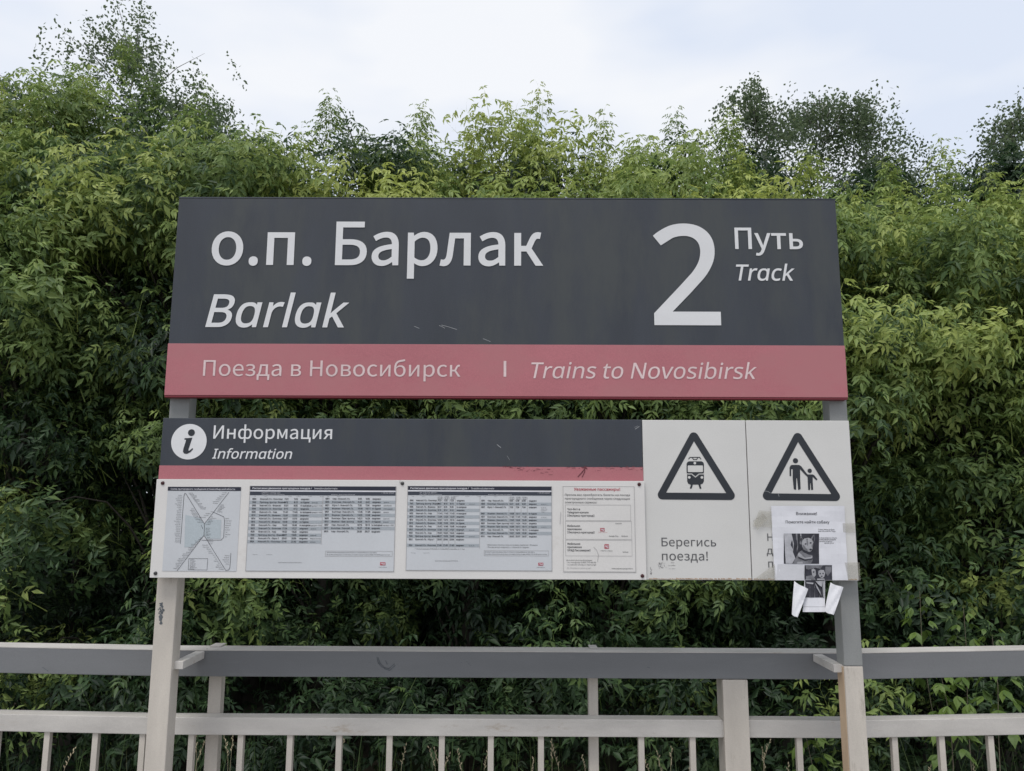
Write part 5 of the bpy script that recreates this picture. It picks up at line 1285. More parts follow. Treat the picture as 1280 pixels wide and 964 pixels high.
def head(s, extra, r0=0.012):
    q, r_ = MB(), MB()
    s.rect(q, 0.0, 0.004, 1.0, 0.052, 0.0001)
    q.build('title_bar', M['ink_bar'], s.o)
    w_ = MB()
    s.rect(w_, 0.0, 0.053, 1.0, 0.069, 0.0001)
    w_.build('white_gap', M['paper'], s.o)
    s.rect(r_, 0.0, 0.070, 1.0, 0.112, 0.0001)
    r_.build('heading_bar', M['ink_bar2'], s.o)
    s.text(s.wt, 'Расписание движения пригородных поездов /', 0.02, 0.040, 0.0062, 0.425, bold=25, n=2)
    s.text(s.wt, 'Timetable suburban trains', 0.44, 0.040, 0.0056, 0.60, bold=8, n=2, italic=True)
    s.text(s.wt, extra, 0.085, 0.090, 0.0034, 0.21, bold=5)
    s.text(s.wt, 'Новосибирск - Восточное направление', 0.085, 0.108, 0.0026, 0.24, bold=5)
    s.text(s.wt, 'Мошково - Новосибирск-Главный', 0.56, 0.107, 0.0028, 0.72, bold=5)
    s.text(s.wt, 'с 28.04.2024', 0.90, 0.086, 0.0030, 0.985, bold=5)
    for u, t_ in ((0.03, 'Поезд'), (0.10, 'Маршрут'), (0.265, 'Прибытие'), (0.32, 'Отправление'), (0.40, 'Обращение'), (0.48, 'Остановки'),
                  (0.53, 'Поезд'), (0.60, 'Маршрут')):
        s.text(s.t, t_, u, 0.128, 0.0020, bold=0)


# --- first timetable
s = Sheet('timetable_sheet', (312.6, 607.2), (492.6, 714.6), M['paper_blue'], 'first timetable, two time columns')
head(s, '«Новосибирск»')
s.frame(s.g, 0.002, 0.004, 0.998, 0.998, 0.0014)
p0, pv = 0.166, 0.0385
for i, r_ in enumerate(ROWS_L):
    v = p0 + i * pv
    if i % 2: s.rect(s.b, 0.004, v - 0.026, 0.500, v + 0.0105)
    for u, t_, c_ in ((0.022, r_[0], .0056), (0.075, r_[1], .0054), (0.235 if len(r_[2]) > 4 else .241, r_[2], .0056), (0.300 if len(r_[3]) > 4 else .306, r_[3], .0056), (0.352, r_[4], .0056), (0.428, r_[5], .0040)):
        if t_: s.text(s.t, t_, u, v, c_, u + len(t_) * (0.0066 if c_ > .005 else .0042), bold=42 if c_ > .005 else 20)
for i, r_ in enumerate(ROWS_R):
    v = p0 - 0.006 + i * pv
    if i % 2: s.rect(s.b, 0.506, v - 0.026, 0.998, v + 0.0105)
    for u, t_, c_ in ((0.520, r_[0], .0056), (0.568, r_[1], .0054), (0.742, r_[2], .0056), (0.795, r_[3], .0056), (0.840, r_[4], .0056), (0.918, r_[5], .0040)):
        if t_: s.text(s.t, t_, u, v, c_, min(.99, u + len(t_) * (0.0066 if c_ > .005 else .0042)), bold=42 if c_ > .005 else 20)
s.line(s.g, 0.503, 0.12, 0.503, 0.69)
s.text(s.t, 'Расписание', 0.045, 0.812, .0022, bold=0)
s.text(s.t, 'в приложении', 0.135, 0.812, .0022, bold=0)
s.text(s.t, 'Единый информационный центр: 8 800 775-00-00', 0.22, 0.905, .0032, .375, bold=0)
s.frame(s.g, 0.535, 0.765, 0.985, 0.825, 0.0010)
s.text(s.t, 'Дополнительную информацию можно получить по телефону 003 или на сайте 003.ru', 0.545, 0.787, .0036, .88, bold=4)
s.text(s.t, 'Возможны изменения в расписании, уточняйте перед поездкой 8 800 775-00-00 круглосуточно', 0.545, 0.812, .0036, .97, bold=4)
railway_mark(s, 0.905, 0.893, 0.036, 0.034, 'Экспресс-пригород')
finish(s)

# --- second timetable
s = Sheet('timetable_sheet', (509.6, 607.2), (690.2, 713.8), M['paper_blue'], 'second timetable, three time columns')
head(s, '27 апреля 2024 г.')
s.frame(s.g, 0.002, 0.004, 0.998, 0.998, 0.0014)
p0 = 0.184
for i, r_ in enumerate(ROWS_L):
    v = p0 + i * pv + (0.03 if i > 12 else 0)
    if i % 2: s.rect(s.b, 0.004, v - 0.026, 0.500, v + 0.0105)
    for u, t_ in ((0.018, r_[0]), (0.062, r_[1]), (0.212, r_[2]), (0.254, r_[3]), (0.297, r_[3]), (0.342, r_[4])):
        s.text(s.t, t_, u, v, .0054, u + len(t_) * 0.0061, bold=42)
    if r_[5] and i % 2: s.text(s.t, r_[5], 0.43, v, .0036, 0.47, bold=0)
for i, r_ in enumerate(ROWS_R):
    v = p0 + i * pv + (0.038 if i > 2 else 0)
    if i % 2: s.rect(s.b, 0.506, v - 0.026, 0.998, v + 0.0105)
    for u, t_ in ((0.512, r_[0]), (0.556, r_[1]), (0.708, r_[2]), (0.750, r_[3]), (0.794, r_[3]), (0.840, r_[4])):
        s.text(s.t, t_, u, v, .0054, u + len(t_) * 0.0061, bold=42)
    if r_[5] and i % 3 == 1: s.text(s.t, r_[5], 0.925, v, .0036, 0.965, bold=0)
for k, t_ in enumerate(('Мошково', 'кроме Ояш', 'Болотная', 'Сокур')): s.text(s.t, t_, 0.925, p0 + 2 * pv + k * .017, .0030, bold=0)
for u in (0.208, 0.247, 0.291, 0.334): s.line(s.g, u, 0.13, u, 0.74, 0.0009)
for u in (0.703, 0.744, 0.787, 0.830): s.line(s.g, u, 0.13, u, 0.615, 0.0009)
for u in (0.213, 0.257, 0.300, 0.709, 0.753, 0.796):
    s.text(s.t, '27.04', u, 0.142, .0042, bold=10)
    s.text(s.t, '28.04', u, 0.162, .0042, bold=10)
s.line(s.g, 0.503, 0.12, 0.503, 0.74)
s.text(s.t, '* Отмена/назначение 27.04.24 вместо поезда 6822 отправление по ст. Ояш', 0.06, 0.755, .0038, .40, bold=4)
s.text(s.t, '! Изменения отмечены знаком в графике, прибытия с 30 апреля', 0.555, 0.705, .0042, .90, bold=4)
s.text(s.t, '! Поезда могут следовать с отменой по будням', 0.555, 0.732, .0042, .84, bold=4)
s.frame(s.g, 0.535, 0.765, 0.975, 0.825, 0.0010)
s.text(s.t, 'Дополнительную информацию можно получить по телефону 003 или на сайте 003.ru', 0.54, 0.787, .0036, .88, bold=4)
s.text(s.t, 'Возможны изменения в расписании, уточняйте перед поездкой 8 800 775-00-00 круглосуточно', 0.54, 0.812, .0036, .965, bold=4)
s.text(s.t, 'Расписание', 0.035, 0.800, .0022, bold=0)
s.text(s.t, 'в приложении', 0.120, 0.800, .0022, bold=0)
s.text(s.t, 'Единый информационный центр: 8 800 775-00-00', 0.20, 0.893, .0032, .355, bold=0)
railway_mark(s, 0.905, 0.905, 0.034, 0.032, 'Экспресс-пригород')
finish(s)

# --- route map
s = Sheet('route_map_sheet', (210.3, 608.5), (295.6, 714.2), M['paper_blue'], 'schematic map of suburban lines')


def z1(x, y_): return at(200 + x / 8.036, 600 + y_ / 8.036, s.y)


q = MB()
s.rect(q, 0.0, 0.0, 1.0, 0.047, 0.0002)
q.build('title_bar', M['ink_bar'], s.o)
s.text(s.wt, 'Схема пригородного сообщения в Новосибирской области', 0.04, 0.036, 0.0055, 0.92, bold=12, n=2)
q = MB()
q.face([(p[0], s.y, p[1]) for p in [z1(*t_) for t_ in [(255, 350), (400, 385), (443, 440), (440, 560), (320, 675), (245, 675)]]])
q.face([(p[0], s.y, p[1]) for p in [z1(*t_) for t_ in [(480, 400), (615, 400), (608, 590), (470, 590), (446, 555), (448, 445)]]])
q.build('map_area', M['map_area'], s.o)
for P in ([(205, 640), (240, 165), (250, 132), (262, 140), (445, 440), (447, 470), (442, 555), (660, 908), (690, 905), (702, 880), (712, 735)],
          [(692, 125), (455, 430), (445, 445)], [(442, 555), (172, 912)], [(540, 325), (640, 370), (648, 400), (640, 575), (615, 604), (420, 606)],
          [(415, 455), (430, 490)]):
    stroke(s.t, [z1(*p) for p in P], 0.0013, s.y - 0.0004)
box_ = [z1(*p) for p in [(290, 790), (480, 790), (472, 905), (284, 902), (290, 790)]]
stroke(s.t, box_, 0.0010, s.y - 0.0004)
NM = 'Болотная Ояш Мошково Сокур Мочище Обь Чик Коченево Дупленская Чулым Каргат Кожурла Убинская Барабинск Татарская Инская Бердск Искитим Евсино Черепаново Сузун Издревая Тогучин Буготак Курундус Изынский Карасук Чаны Барлак Кошево Жеребцово Клещиха Сеятель Речной вокзал'.split()


def names(pts, side, n, jit=0):
    for i in range(n):
        t_ = i / max(1, n - 1) * (len(pts) - 1)
        k_ = min(int(t_), len(pts) - 2)
        x = pts[k_][0] + (pts[k_ + 1][0] - pts[k_][0]) * (t_ - k_)
        y_ = pts[k_][1] + (pts[k_ + 1][1] - pts[k_][1]) * (t_ - k_)
        w_ = rnd.choice(NM)
        X_, Z_ = z1(x + side * 9, y_ + 4)
        text(s.t, w_, X_, Z_, 0.0030, s.y - 0.0004, n=1, bold=6, align='L' if side > 0 else 'R')


names([(232, 155), (205, 622)], -1, 28)
names([(280, 132), (400, 290)], 1, 13)
names([(350, 290), (440, 425)], -1, 10)
names([(680, 128), (590, 235)], -1, 7)
names([(600, 250), (560, 320)], 1, 7)
names([(540, 318), (470, 375)], -1, 4)
names([(500, 370), (450, 445)], 1, 6)
names([(648, 388), (642, 570)], 1, 9)
names([(450, 485), (450, 558)], 1, 6)
names([(430, 582), (185, 888)], -1, 20)
names([(462, 580), (480, 640)], 1, 4)
names([(490, 655), (650, 895)], -1, 13)
names([(706, 760), (700, 845)], -1, 5)
names([(296, 802), (290, 895)], 1, 8)
finish(s)

# --- notice to passengers
s = Sheet('passenger_notice', (703.4, 607.6), (795.0, 715.4), M['board'], 'notice with red heading')
s.frame(s.g, 0.004, 0.004, 0.996, 0.996, 0.0012)
s.text(s.rr, 'Уважаемые пассажиры!', 0.155, 0.053, 0.0098, 0.80, bold=22, n=3)
for k_, (t_, e_) in enumerate((('Просим вас приобретать билеты на поезда', 0.935), ('пригородного сообщения через следующие', 0.935), ('электронные сервисы:', 0.475))):
    s.text(s.t, t_, 0.03, 0.115 + k_ * 0.044, 0.0070, e_, bold=6, n=2)
s.frame(s.g, 0.035, 0.222, 0.940, 0.404, 0.0010)
s.frame(s.g, 0.035, 0.414, 0.950, 0.622, 0.0010)
s.frame(s.g, 0.035, 0.632, 0.950, 0.815, 0.0010)
for v0, lines in ((0.283, ('Чат-бот в', 'Telegram-канале', '«Экспресс-пригород»')), (0.478, ('Мобильное', 'приложение', '«Экспресс-пригород»')), (0.686, ('Мобильное', 'приложение', '«РЖД Пассажирам»'))):
    for k_, t_ in enumerate(lines):
        s.text(s.t, t_, 0.06, v0 + k_ * 0.0375, 0.0066, 0.06 + len(t_) * 0.0198, bold=26, n=2)
railway_mark(s, 0.515, 0.492, 0.062, 0.038)
s.text(s.rr, 'Экспресс-пригород', 0.488, 0.545, 0.0026, 0.61, bold=0)
railway_mark(s, 0.570, 0.680, 0.062, 0.050)
s.text(s.t, 'РЖД Пассажирам', 0.52, 0.760, 0.0032, 0.68, bold=14)
s.text(s.t, 'Android', 0.725, 0.445, 0.0042, 0.81, bold=4)
s.text(s.t, 'Google Play', 0.635, 0.592, 0.0042, 0.765, bold=10)
s.text(s.t, 'RuStore', 0.81, 0.592, 0.0042, 0.895, bold=10)
s.text(s.t, 'Android', 0.82, 0.775, 0.0042, 0.895, bold=10)
for k_, t_ in enumerate(('Дополнительная информация:', '- по телефону 8 800 775-00-00', '- на сайте АО «Экспресс-пригород»')):
    s.text(s.t, t_, 0.045, 0.872 + k_ * 0.026, 0.0048, 0.40 + 0.05 * (k_ > 0), bold=2)
s.text(s.g, 'АО «Экспресс-пригород»', 0.05, 0.962, 0.0046, 0.38, bold=6)
s.text(s.t, 'www.express-prigorod.ru', 0.665, 0.965, 0.0042, 0.955, bold=6)
finish(s)
b = MB()   # ripple in the film
for k_, P in enumerate(([(742, 684), (746, 688), (748, 694), (747, 702)], [(500, 600.5), (499.5, 604)], [(701, 640), (700, 655)])):
    pstroke(b, P, 0.5, YB - 0.0026)
tag(b.build('film_crease', M['line'], tb), kind='stuff')

# ------------------------------------------------------------------ the lost dog notice
YP = -0.0035


def wav(x, z):
    return 0.0008 * math.sin(x * 47 + z * 31) + 0.0006 * math.sin(z * 83 - x * 22) - 0.0006


def sheetgrid(mb, px0, py0, px1, py1, y, nx, nz, mi=0, taper=(0, 0)):
    for i in range(nx):
        for j in range(nz):
            q = []
            for (a, b_) in ((i, j + 1), (i + 1, j + 1), (i + 1, j), (i, j)):
                t, v = a / nx, b_ / nz
                px = px0 + (px1 - px0) * t + (taper[0] * (1 - t) + taper[1] * t) * v
                x, z = at(px, py0 + (py1 - py0) * v, y)
                q.append((x, y + wav(x, z), z))
            mb.face(q, mi)


poster = empty('lost_dog_notice', (at(1011, 700, 0)[0], -0.003, at(1011, 726, 0)[1]),
               'torn white paper notice with two dog photos taped over the lower right panel', 'notice')


def q9(x, y_): return (935 + x / 6.648, 630 + y_ / 6.648)


def w9(x, y_, y, dy=0.0):
    a, c = at(*q9(x, y_), y)
    return (a, y + wav(a, c) - dy, c)


p = MB()
sheetgrid(p, 963.6, 632.5, 1055.3, 725.4, YP, 14, 14, taper=(4.6, 4.8))
pp = p.build('paper', M['paper'], poster, smooth=True)
p = MB()   # folded-over brighter paper
p.face([w9(245, 500, YP, .0012), w9(447, 502, YP, .0012), w9(462, 560, YP, .0012), w9(470, 636, YP, .0012), w9(232, 632, YP, .0012)])
p.build('folded_paper', M['paper_in'], poster)
L = MB()
ct = at(*q9(486, 93), YP)
text(L, 'Внимание!', ct[0], ct[1], 0.0105, YP - .0006, n=3, bold=18, align='C', disp=wav)
ct = at(*q9(312, 161), YP)
text(L, 'Помогите найти собаку', ct[0], ct[1], 0.0098, YP - .0006, at(*q9(676, 161), YP)[0], n=3, bold=18, disp=wav)
L.build('lettering', M['ink'], pp)
L = MB()
for (x, y_, e, t_) in ((583, 217, 716, 'Очень умная добрая'), (583, 231, 728, 'девочка, кличка Герда,'), (592, 287, 738, 'г. Новосибирск и область'), (592, 301, 730, 'вознаграждение нашедшему'),
                       (592, 316, 698, 'звонить в любое'), (635, 330, 712, 'время суток')):
    a = at(*q9(x, y_), YP)
    text(L, t_, a[0], a[1], 0.0048, YP - .0006, at(*q9(e, y_), YP)[0], n=1, bold=14, disp=wav)
L.build('small_print', M['ink'], pp)


def blobs(name, mt_, polys, y, dy, parent):
    b_ = MB()
    for i, P in enumerate(polys):
        b_.face([w9(x, z, y, dy + i * 1e-5) for x, z in P])
    return b_.build(name, mt_, parent)


ph = MB()
sheetgrid(ph, *q9(298, 246), *q9(590, 497), YP - .0009, 8, 8)
f1 = ph.build('dog_photo', M['black_print'], poster)
blobs('photo_wall', M['grey3'], [[(298, 246), (360, 246), (378, 330), (372, 400), (392, 450), (366, 496), (312, 496)]], YP, .0015, f1)
blobs('photo_greys', M['grey1'], [[(372, 496), (392, 452), (405, 430), (420, 400), (446, 385), (470, 405), (500, 420), (530, 425), (534, 470), (520, 496)],
                                  [(426, 330), (430, 280), (440, 268), (452, 290), (440, 340)], [(522, 285), (536, 262), (550, 250), (552, 300), (540, 330)],
                                  [(395, 246), (408, 246), (414, 360), (405, 400)]], YP, .0016, f1)
blobs('photo_lights', M['grey2'], [[(452, 372), (444, 330), (450, 302), (466, 287), (500, 281), (524, 290), (538, 314), (538, 345), (534, 372), (528, 388), (512, 398), (496, 396), (482, 382), (470, 392)],
                                   [(412, 415), (424, 404), (470, 448), (520, 440), (532, 428), (532, 445), (500, 470), (455, 466), (420, 440)],
                                   [(432, 246), (441, 246), (441, 268), (434, 270)], [(410, 480), (450, 478), (452, 496), (405, 496)],
                                   ], YP, .0019, f1)
blobs('photo_darks', M['black_print'], [[(466, 332), (474, 326), (484, 330), (480, 337), (470, 338)], [(508, 322), (518, 317), (527, 321), (524, 329), (512, 330)], [(506, 376), (518, 370), (529, 374), (528, 385), (514, 388)],
                                        [(436, 345), (448, 352), (458, 376), (482, 392), (504, 402), (528, 394), (534, 404), (500, 414), (464, 404), (446, 388)], [(430, 300), (436, 276), (445, 290), (440, 320)], [(530, 292), (546, 262), (547, 300), (540, 318)],
                                        [(484, 290), (492, 288), (488, 300)], [(500, 400), (522, 398), (516, 406)], [(418, 438), (470, 460), (530, 452), (530, 462), (470, 472), (414, 450)]], YP, .0023, f1)
blobs('photo_face_shade', M['grey1'], [[(452, 340), (462, 342), (478, 366), (492, 380), (494, 392), (474, 388), (456, 370)], [(484, 292), (492, 288), (498, 330), (490, 352), (484, 330)], [(532, 330), (538, 345), (534, 370), (526, 350)]], YP, .0021, f1)
ph = MB()
sheetgrid(ph, *q9(470, 509), *q9(698, 632), YP - .0016, 6, 4)
f2 = ph.build('dog_photo', M['black_print'], poster)
blobs('photo_greys', M['grey1'], [[(476, 512), (520, 509), (620, 510), (600, 540), (560, 530), (500, 545), (480, 540)], [(640, 520), (690, 520), (690, 560), (660, 600), (640, 570)], [(480, 600), (540, 590), (560, 632), (480, 632)]], YP, .0022, f2)
blobs('photo_lights', M['grey2'], [[(524, 545), (540, 536), (558, 548), (562, 590), (548, 606), (530, 590)], [(582, 556), (600, 546), (628, 550), (638, 575), (630, 604), (612, 618), (592, 606), (582, 584)], [(570, 620), (630, 618), (634, 632), (572, 632)]], YP, .0026, f2)
blobs('photo_darks', M['black_print'], [[(590, 575), (600, 572), (602, 584), (592, 586)], [(616, 572), (626, 572), (624, 584), (615, 584)], [(603, 596), (616, 596), (612, 606), (604, 605)], [(536, 560), (548, 558), (548, 572), (538, 572)]], YP, .0029, f2)


# the part that hangs below the panel: strip bent backwards a little, two flaps folded forward
def hang(x, y_, off):
    a, c = at(*q9(x, y_), YP - off)
    return (a, YP - off, c)


p = MB()
cols = [462, 505, 550, 595, 640]
rows = [(630, .001), (700, .004), (775, .010), (850, .018), (898, .024)]
for j in range(4):
    for i in range(4):
        q = []
        for (a, b_) in ((i, j + 1), (i + 1, j + 1), (i + 1, j), (i, j)):
            yv, off = rows[b_]
            q.append(hang(cols[a] + (b_ - 2) * (-4 if a == 0 else 0), yv, off + 0.003 * math.sin(a * 1.6)))
        p.face(q, 0)
hp = p.build('hanging_strip', M['paper'], poster, smooth=True)
p = MB()
for (y0, y1, o0, o1) in ((632, 700, .001, .004), (700, 778, .004, .010)):
    for k_ in range(4):
        a, b_ = 474 + k_ * 40, 474 + (k_ + 1) * 40
        f_ = lambda q_: 0.003 * math.sin((q_ - 462) / 44.5 * 1.6)
        p.face([hang(a + 2, y1, o1 + f_(a) + .0012), hang(b_, y1, o1 + f_(b_) + .0012), hang(b_, y0, o0 + f_(b_) + .0012), hang(a, y0, o0 + f_(a) + .0012)])
p.build('photo_bottom', M['black_print'], hp)
p = MB()
p.face([hang(556, 655, .0085), hang(580, 690, .010), hang(600, 730, .0125), hang(612, 772, .0150), hang(600, 745, .0130), hang(572, 700, .0105)])
p.face([hang(618, 640, .0065), hang(631, 640, .0062), hang(633, 775, .0140), hang(624, 775, .0145)])
p.face([hang(560, 642, .0065), hang(618, 640, .0065), hang(612, 690, .0090), hang(584, 668, .0080)])
p.face([hang(485, 650, .0060), hang(545, 655, .0070), hang(540, 668, .0080), hang(486, 660, .0065)])
p.build('photo_streaks', M['grey2'], hp)
p = MB()
pts = [(450, 851, .020), (520, 853, .0225), (640, 852, .020), (702, 878, .042)]
stroke(p, [(hang(a, b_, c)[0], hang(a, b_, c)[2]) for a, b_, c in pts], 0.0010, YP - .030)
p.build('border_line', M['ink_grey'], hp)


def flap(name, A, B, C, D, bulge, col=M['paper_in']):
    """thin curled flap between four corners (x, y, forward)"""
    b_, n_ = MB(), 7
    A, B, C, D = Vector(A), Vector(B), Vector(C), Vector(D)

    def S(u, v):
        p_ = A.lerp(B, u).lerp(D.lerp(C, u), v)
        e = 4 * (u * (1 - u) + .6 * v * (1 - v)) * bulge + .0016 * math.sin(9 * u + 7 * v)
        return hang(p_.x + 3 * math.sin(v * 3.1) * (u - .5), p_.y + 5 * math.sin(u * 5), p_.z + e)
    for i_ in range(n_):
        for j_ in range(n_):
            b_.face([S(i_ / n_, (j_ + 1) / n_), S((i_ + 1) / n_, (j_ + 1) / n_), S((i_ + 1) / n_, j_ / n_), S(i_ / n_, j_ / n_)])
    return b_.build(name, col, poster, smooth=True)


flap('left_flap', (384, 640, .004), (500, 712, .018), (412, 948, .055), (364, 916, .040), .003)
flap('right_flap', (686, 652, .014), (793, 697, .024), (712, 928, .055), (636, 890, .036), .0035)

tp = MB()
tp.face([w9(36, 190, YP, .0006), w9(92, 55, YP, .0006), w9(192, 60, YP, .0012), w9(200, 196, YP, .0012), w9(150, 190, YP, .004)])
tp.face([w9(40, 140, YP, .003), w9(120, 78, YP, .007), w9(166, 120, YP, .006), w9(70, 220, YP, .008)])
tp.build('crumpled_tape', M['tape'], poster)
tp = MB()
tp.face([w9(786, 160, YP, .0008), w9(886, 160, YP, .0004), w9(892, 238, YP, .0004), w9(790, 236, YP, .0008)])
tp.build('tape', M['tape'], poster)
tp = MB()
tp.face([w9(802, 487, YP, .0008), w9(925, 486, YP, .0006), w9(934, 634, YP, .0006), w9(832, 634, YP, .0008)])
tp.build('tape', M['tape'], poster)
tp = MB()
tp.face([w9(42, 632, YP, .0003), w9(222, 498, YP, .0022), w9(228, 632, YP, .0022)])
tp.build('tape', M['tape'], poster)

# ------------------------------------------------------------------ railing behind the sign
rail = empty('platform_railing', (0, 0.3, 0), 'cream steel railing with a grey top rail, thin balusters and posts, running behind the sign', 'railing')
YR = 0.25


def P3(px, py, Y):
    a = at(px, py, Y)
    return (a[0], Y, a[1])


a0, a1 = P3(205, 815, YR), P3(1058, 815.5, YR)
zr = (a0[2] + a1[2]) / 2
xl_, xr_ = a0[0], a1[0]


def railbeam(name, a, c, w, h, m_, label=None):
    b_ = MB()
    b_.beam(a, c, w, h)
    o = b_.build(name, m_, rail, 0.003)
    if label: tag(o, label)
    return o


def toprail(a, c):
    o = railbeam('top_rail', a, c, 0.085, 0.094, M['rail_grey'])
    b_ = MB()
    d = Vector((0, -0.001, 0.0))
    b_.beam(Vector(a) + d + Vector((0, 0, .0035)), Vector(c) + d + Vector((0, 0, .0035)), 0.088, 0.0032)
    b_.build('cream_top', M['cream_rail'], o)


AL, AR = R(2.5), R(3.0)
far = 2.2
toprail((xl_, YR, zr), (xr_, YR, zr))
toprail((xl_ - far * math.cos(AL), YR + far * math.sin(AL), zr + 0.010), (xl_ - 0.0015, YR, zr))
toprail((xr_ + 0.0015, YR, zr), (xr_ + far * math.cos(AR), YR + far * math.sin(AR), zr + 0.025))
zm = at(640, 899, YR + .01)[1]
YM = YR + 0.012
HM = 0.063
pw0, pw1 = at(904, 880, YR)[0], at(935.5, 880, YR)[0]
railbeam('lower_rail', (xl_, YM, zm), (pw0 - .001, YM, zm), 0.062, HM, M['cream_rail'])
railbeam('lower_rail', (pw1 + .001, YM, zm), (xr_, YM, zm), 0.062, HM, M['cream_rail'], 'lower rail with rust stained end')
railbeam('lower_rail', (xl_ - far * math.cos(AL), YM + far * math.sin(AL), zm + 0.006), (xl_ - .0015, YM, zm), 0.062, HM, M['cream_rail'])
railbeam('lower_rail', (xr_ + .0015, YM, zm), (xr_ + far * math.cos(AR), YM + far * math.sin(AR), zm + 0.020), 0.062, HM, M['cream_rail'])
for (a, c) in (((xl_, YM, .14), (pw0 - .001, YM, .14)), ((pw1 + .001, YM, .14), (xr_, YM, .14)),
               ((xl_ - far * math.cos(AL), YM + far * math.sin(AL), .14), (xl_ - .0015, YM, .14)), ((xr_ + .0015, YM, .14), (xr_ + far * math.cos(AR), YM + far * math.sin(AR), .14))):
    railbeam('bottom_rail', a, c, 0.05, 0.05, M['cream_rail'])
# posts
b = MB()
b.box(pw0, pw1, YR - 0.004, YR + 0.092, 0.0, zr - 0.096)
b.build('broad_post', M['cream'], rail, 0.004)
for px0, px1 in ((260.5, 276.5), (735.5, 747.5)):
    x0, x1 = at(px0, 870, YR + .08)[0], at(px1, 870, YR + .08)[0]
    b = MB()
    b.box(x0, x1, YM + 0.0635, YM + 0.104, 0.0, zr - 0.002 - (0.0 if px0 > 700 else 0))
    o = b.build('thin_post', M['cream'], rail, 0.003)
    b = MB()
    b.box(x0 + .004, x1 - .002, YR + 0.05, YM + 0.10, zr + 0.0042, zr + 0.009)
    b.build('weld_plate', M['cream_rail'], o, 0.001)
b = MB()
for x, z0_, z1_ in ((pw0 - .001, zm - HM + .004, zm - .004), (pw1 + .001, zm - HM + .004, zm - .004)):
    n_ = 12
    b.tube([(x + rnd.uniform(-.0012, .0012), YM - .001, z0_ + (z1_ - z0_) * k_ / n_) for k_ in range(n_ + 1)], [rnd.uniform(.0022, .0042) for _ in range(n_ + 1)], 6)
o = b.build('weld_bead', M['cream_rail'], rail, smooth=True)
tag(o, kind='stuff')
# balusters, 22 mm square bars between the rails
bars = [57, 119, 179, 240.5, 302, 363.5, 424.6, 487.4, 552.6, 613.7, 676, 801, 865, 997.8, 1058, 1118, 1178.5, 1242]
proto = None
zb0, zb1 = 0.139, zm - HM + 0.001
spots = []
for px in bars:
    x = at(px, 920, YM + .02)[0]
    y = YM + 0.02
    if x < xl_: y += (xl_ - x) * math.tan(AL)
    if x > xr_: y += (x - xr_) * math.tan(AR)
    spots.append((x, y))
for k_ in range(1, 8):
    x = spots[0][0] - k_ * 0.2
    if x > xl_ - far * .98: spots.append((x, YM + .02 + (xl_ - x) * math.tan(AL)))
    x = spots[17][0] + k_ * 0.2
    if x < xr_ + far * .98: spots.append((x, YM + .02 + (x - xr_) * math.tan(AR)))
for x, y in spots:
    if proto is None:
        b = MB()
        b.box(-0.011, 0.011, -0.011, 0.011, zb0, zb1)
        proto = b.mesh('baluster', M['cream'], 0.002)
    o = bpy.data.objects.new('baluster', proto)
    COL.objects.link(o)
    o.parent = rail
    o.location = (x, y - 0.3, rnd.uniform(-.0005, .0005))
    o.rotation_euler.z = rnd.uniform(-.05, .05)
# flat irons that tie the sign posts to the top rail
for (x0, s_) in ((XPL + PW - 0.004, 1), (XPR + 0.006, -1)):
    b = MB()
    b.box(min(x0, x0 + s_ * 0.035), max(x0, x0 + s_ * 0.035), 0.055, YR - 0.002, zr - 0.028, zr - 0.001)
    b.build('tie_bracket', M['cream_rail'], sign, 0.002)
# scuffs on the rail front
b = MB()
for P in ([(471, 822), (473, 829), (477, 834)], [(472.5, 822), (475, 829), (479, 833.5)], [(478, 834), (486, 836), (493, 830)], [(480, 836), (487, 838), (494, 832)], [(482, 826), (484, 831)],
          [(809, 834), (812, 835)], [(53, 834), (60, 839)]):
    pstroke(b, P, 0.9, YR - 0.0012)
for k_ in range(30):
    px, py = rnd.choice([(480, 830), (588, 830), (262, 815), (5, 810), (1207, 821)])
    px, py = px + rnd.gauss(0, 7), py + rnd.gauss(0, 2.5)
    if not 217 < px < 1020: continue
    pstroke(b, [(px, py), (px + rnd.uniform(-2, 2), py + rnd.uniform(-1, 1))], 0.45, YR - 0.0011)
tag(b.build('scrapes', M['chip'], rail), kind='stuff')

# ------------------------------------------------------------------ vegetation
rng = np.random.default_rng(11)


def frame_of(d):
    """rotation matrices (N,3,3) whose third column is d, spun at random about it"""
    d = d / np.linalg.norm(d, axis=1, keepdims=True)
    r_ = rng.normal(size=d.shape)
    x = np.cross(r_, d)
    x /= np.linalg.norm(x, axis=1, keepdims=True) + 1e-9
    y = np.cross(d, x)
    return np.stack([x, y, d], axis=2)


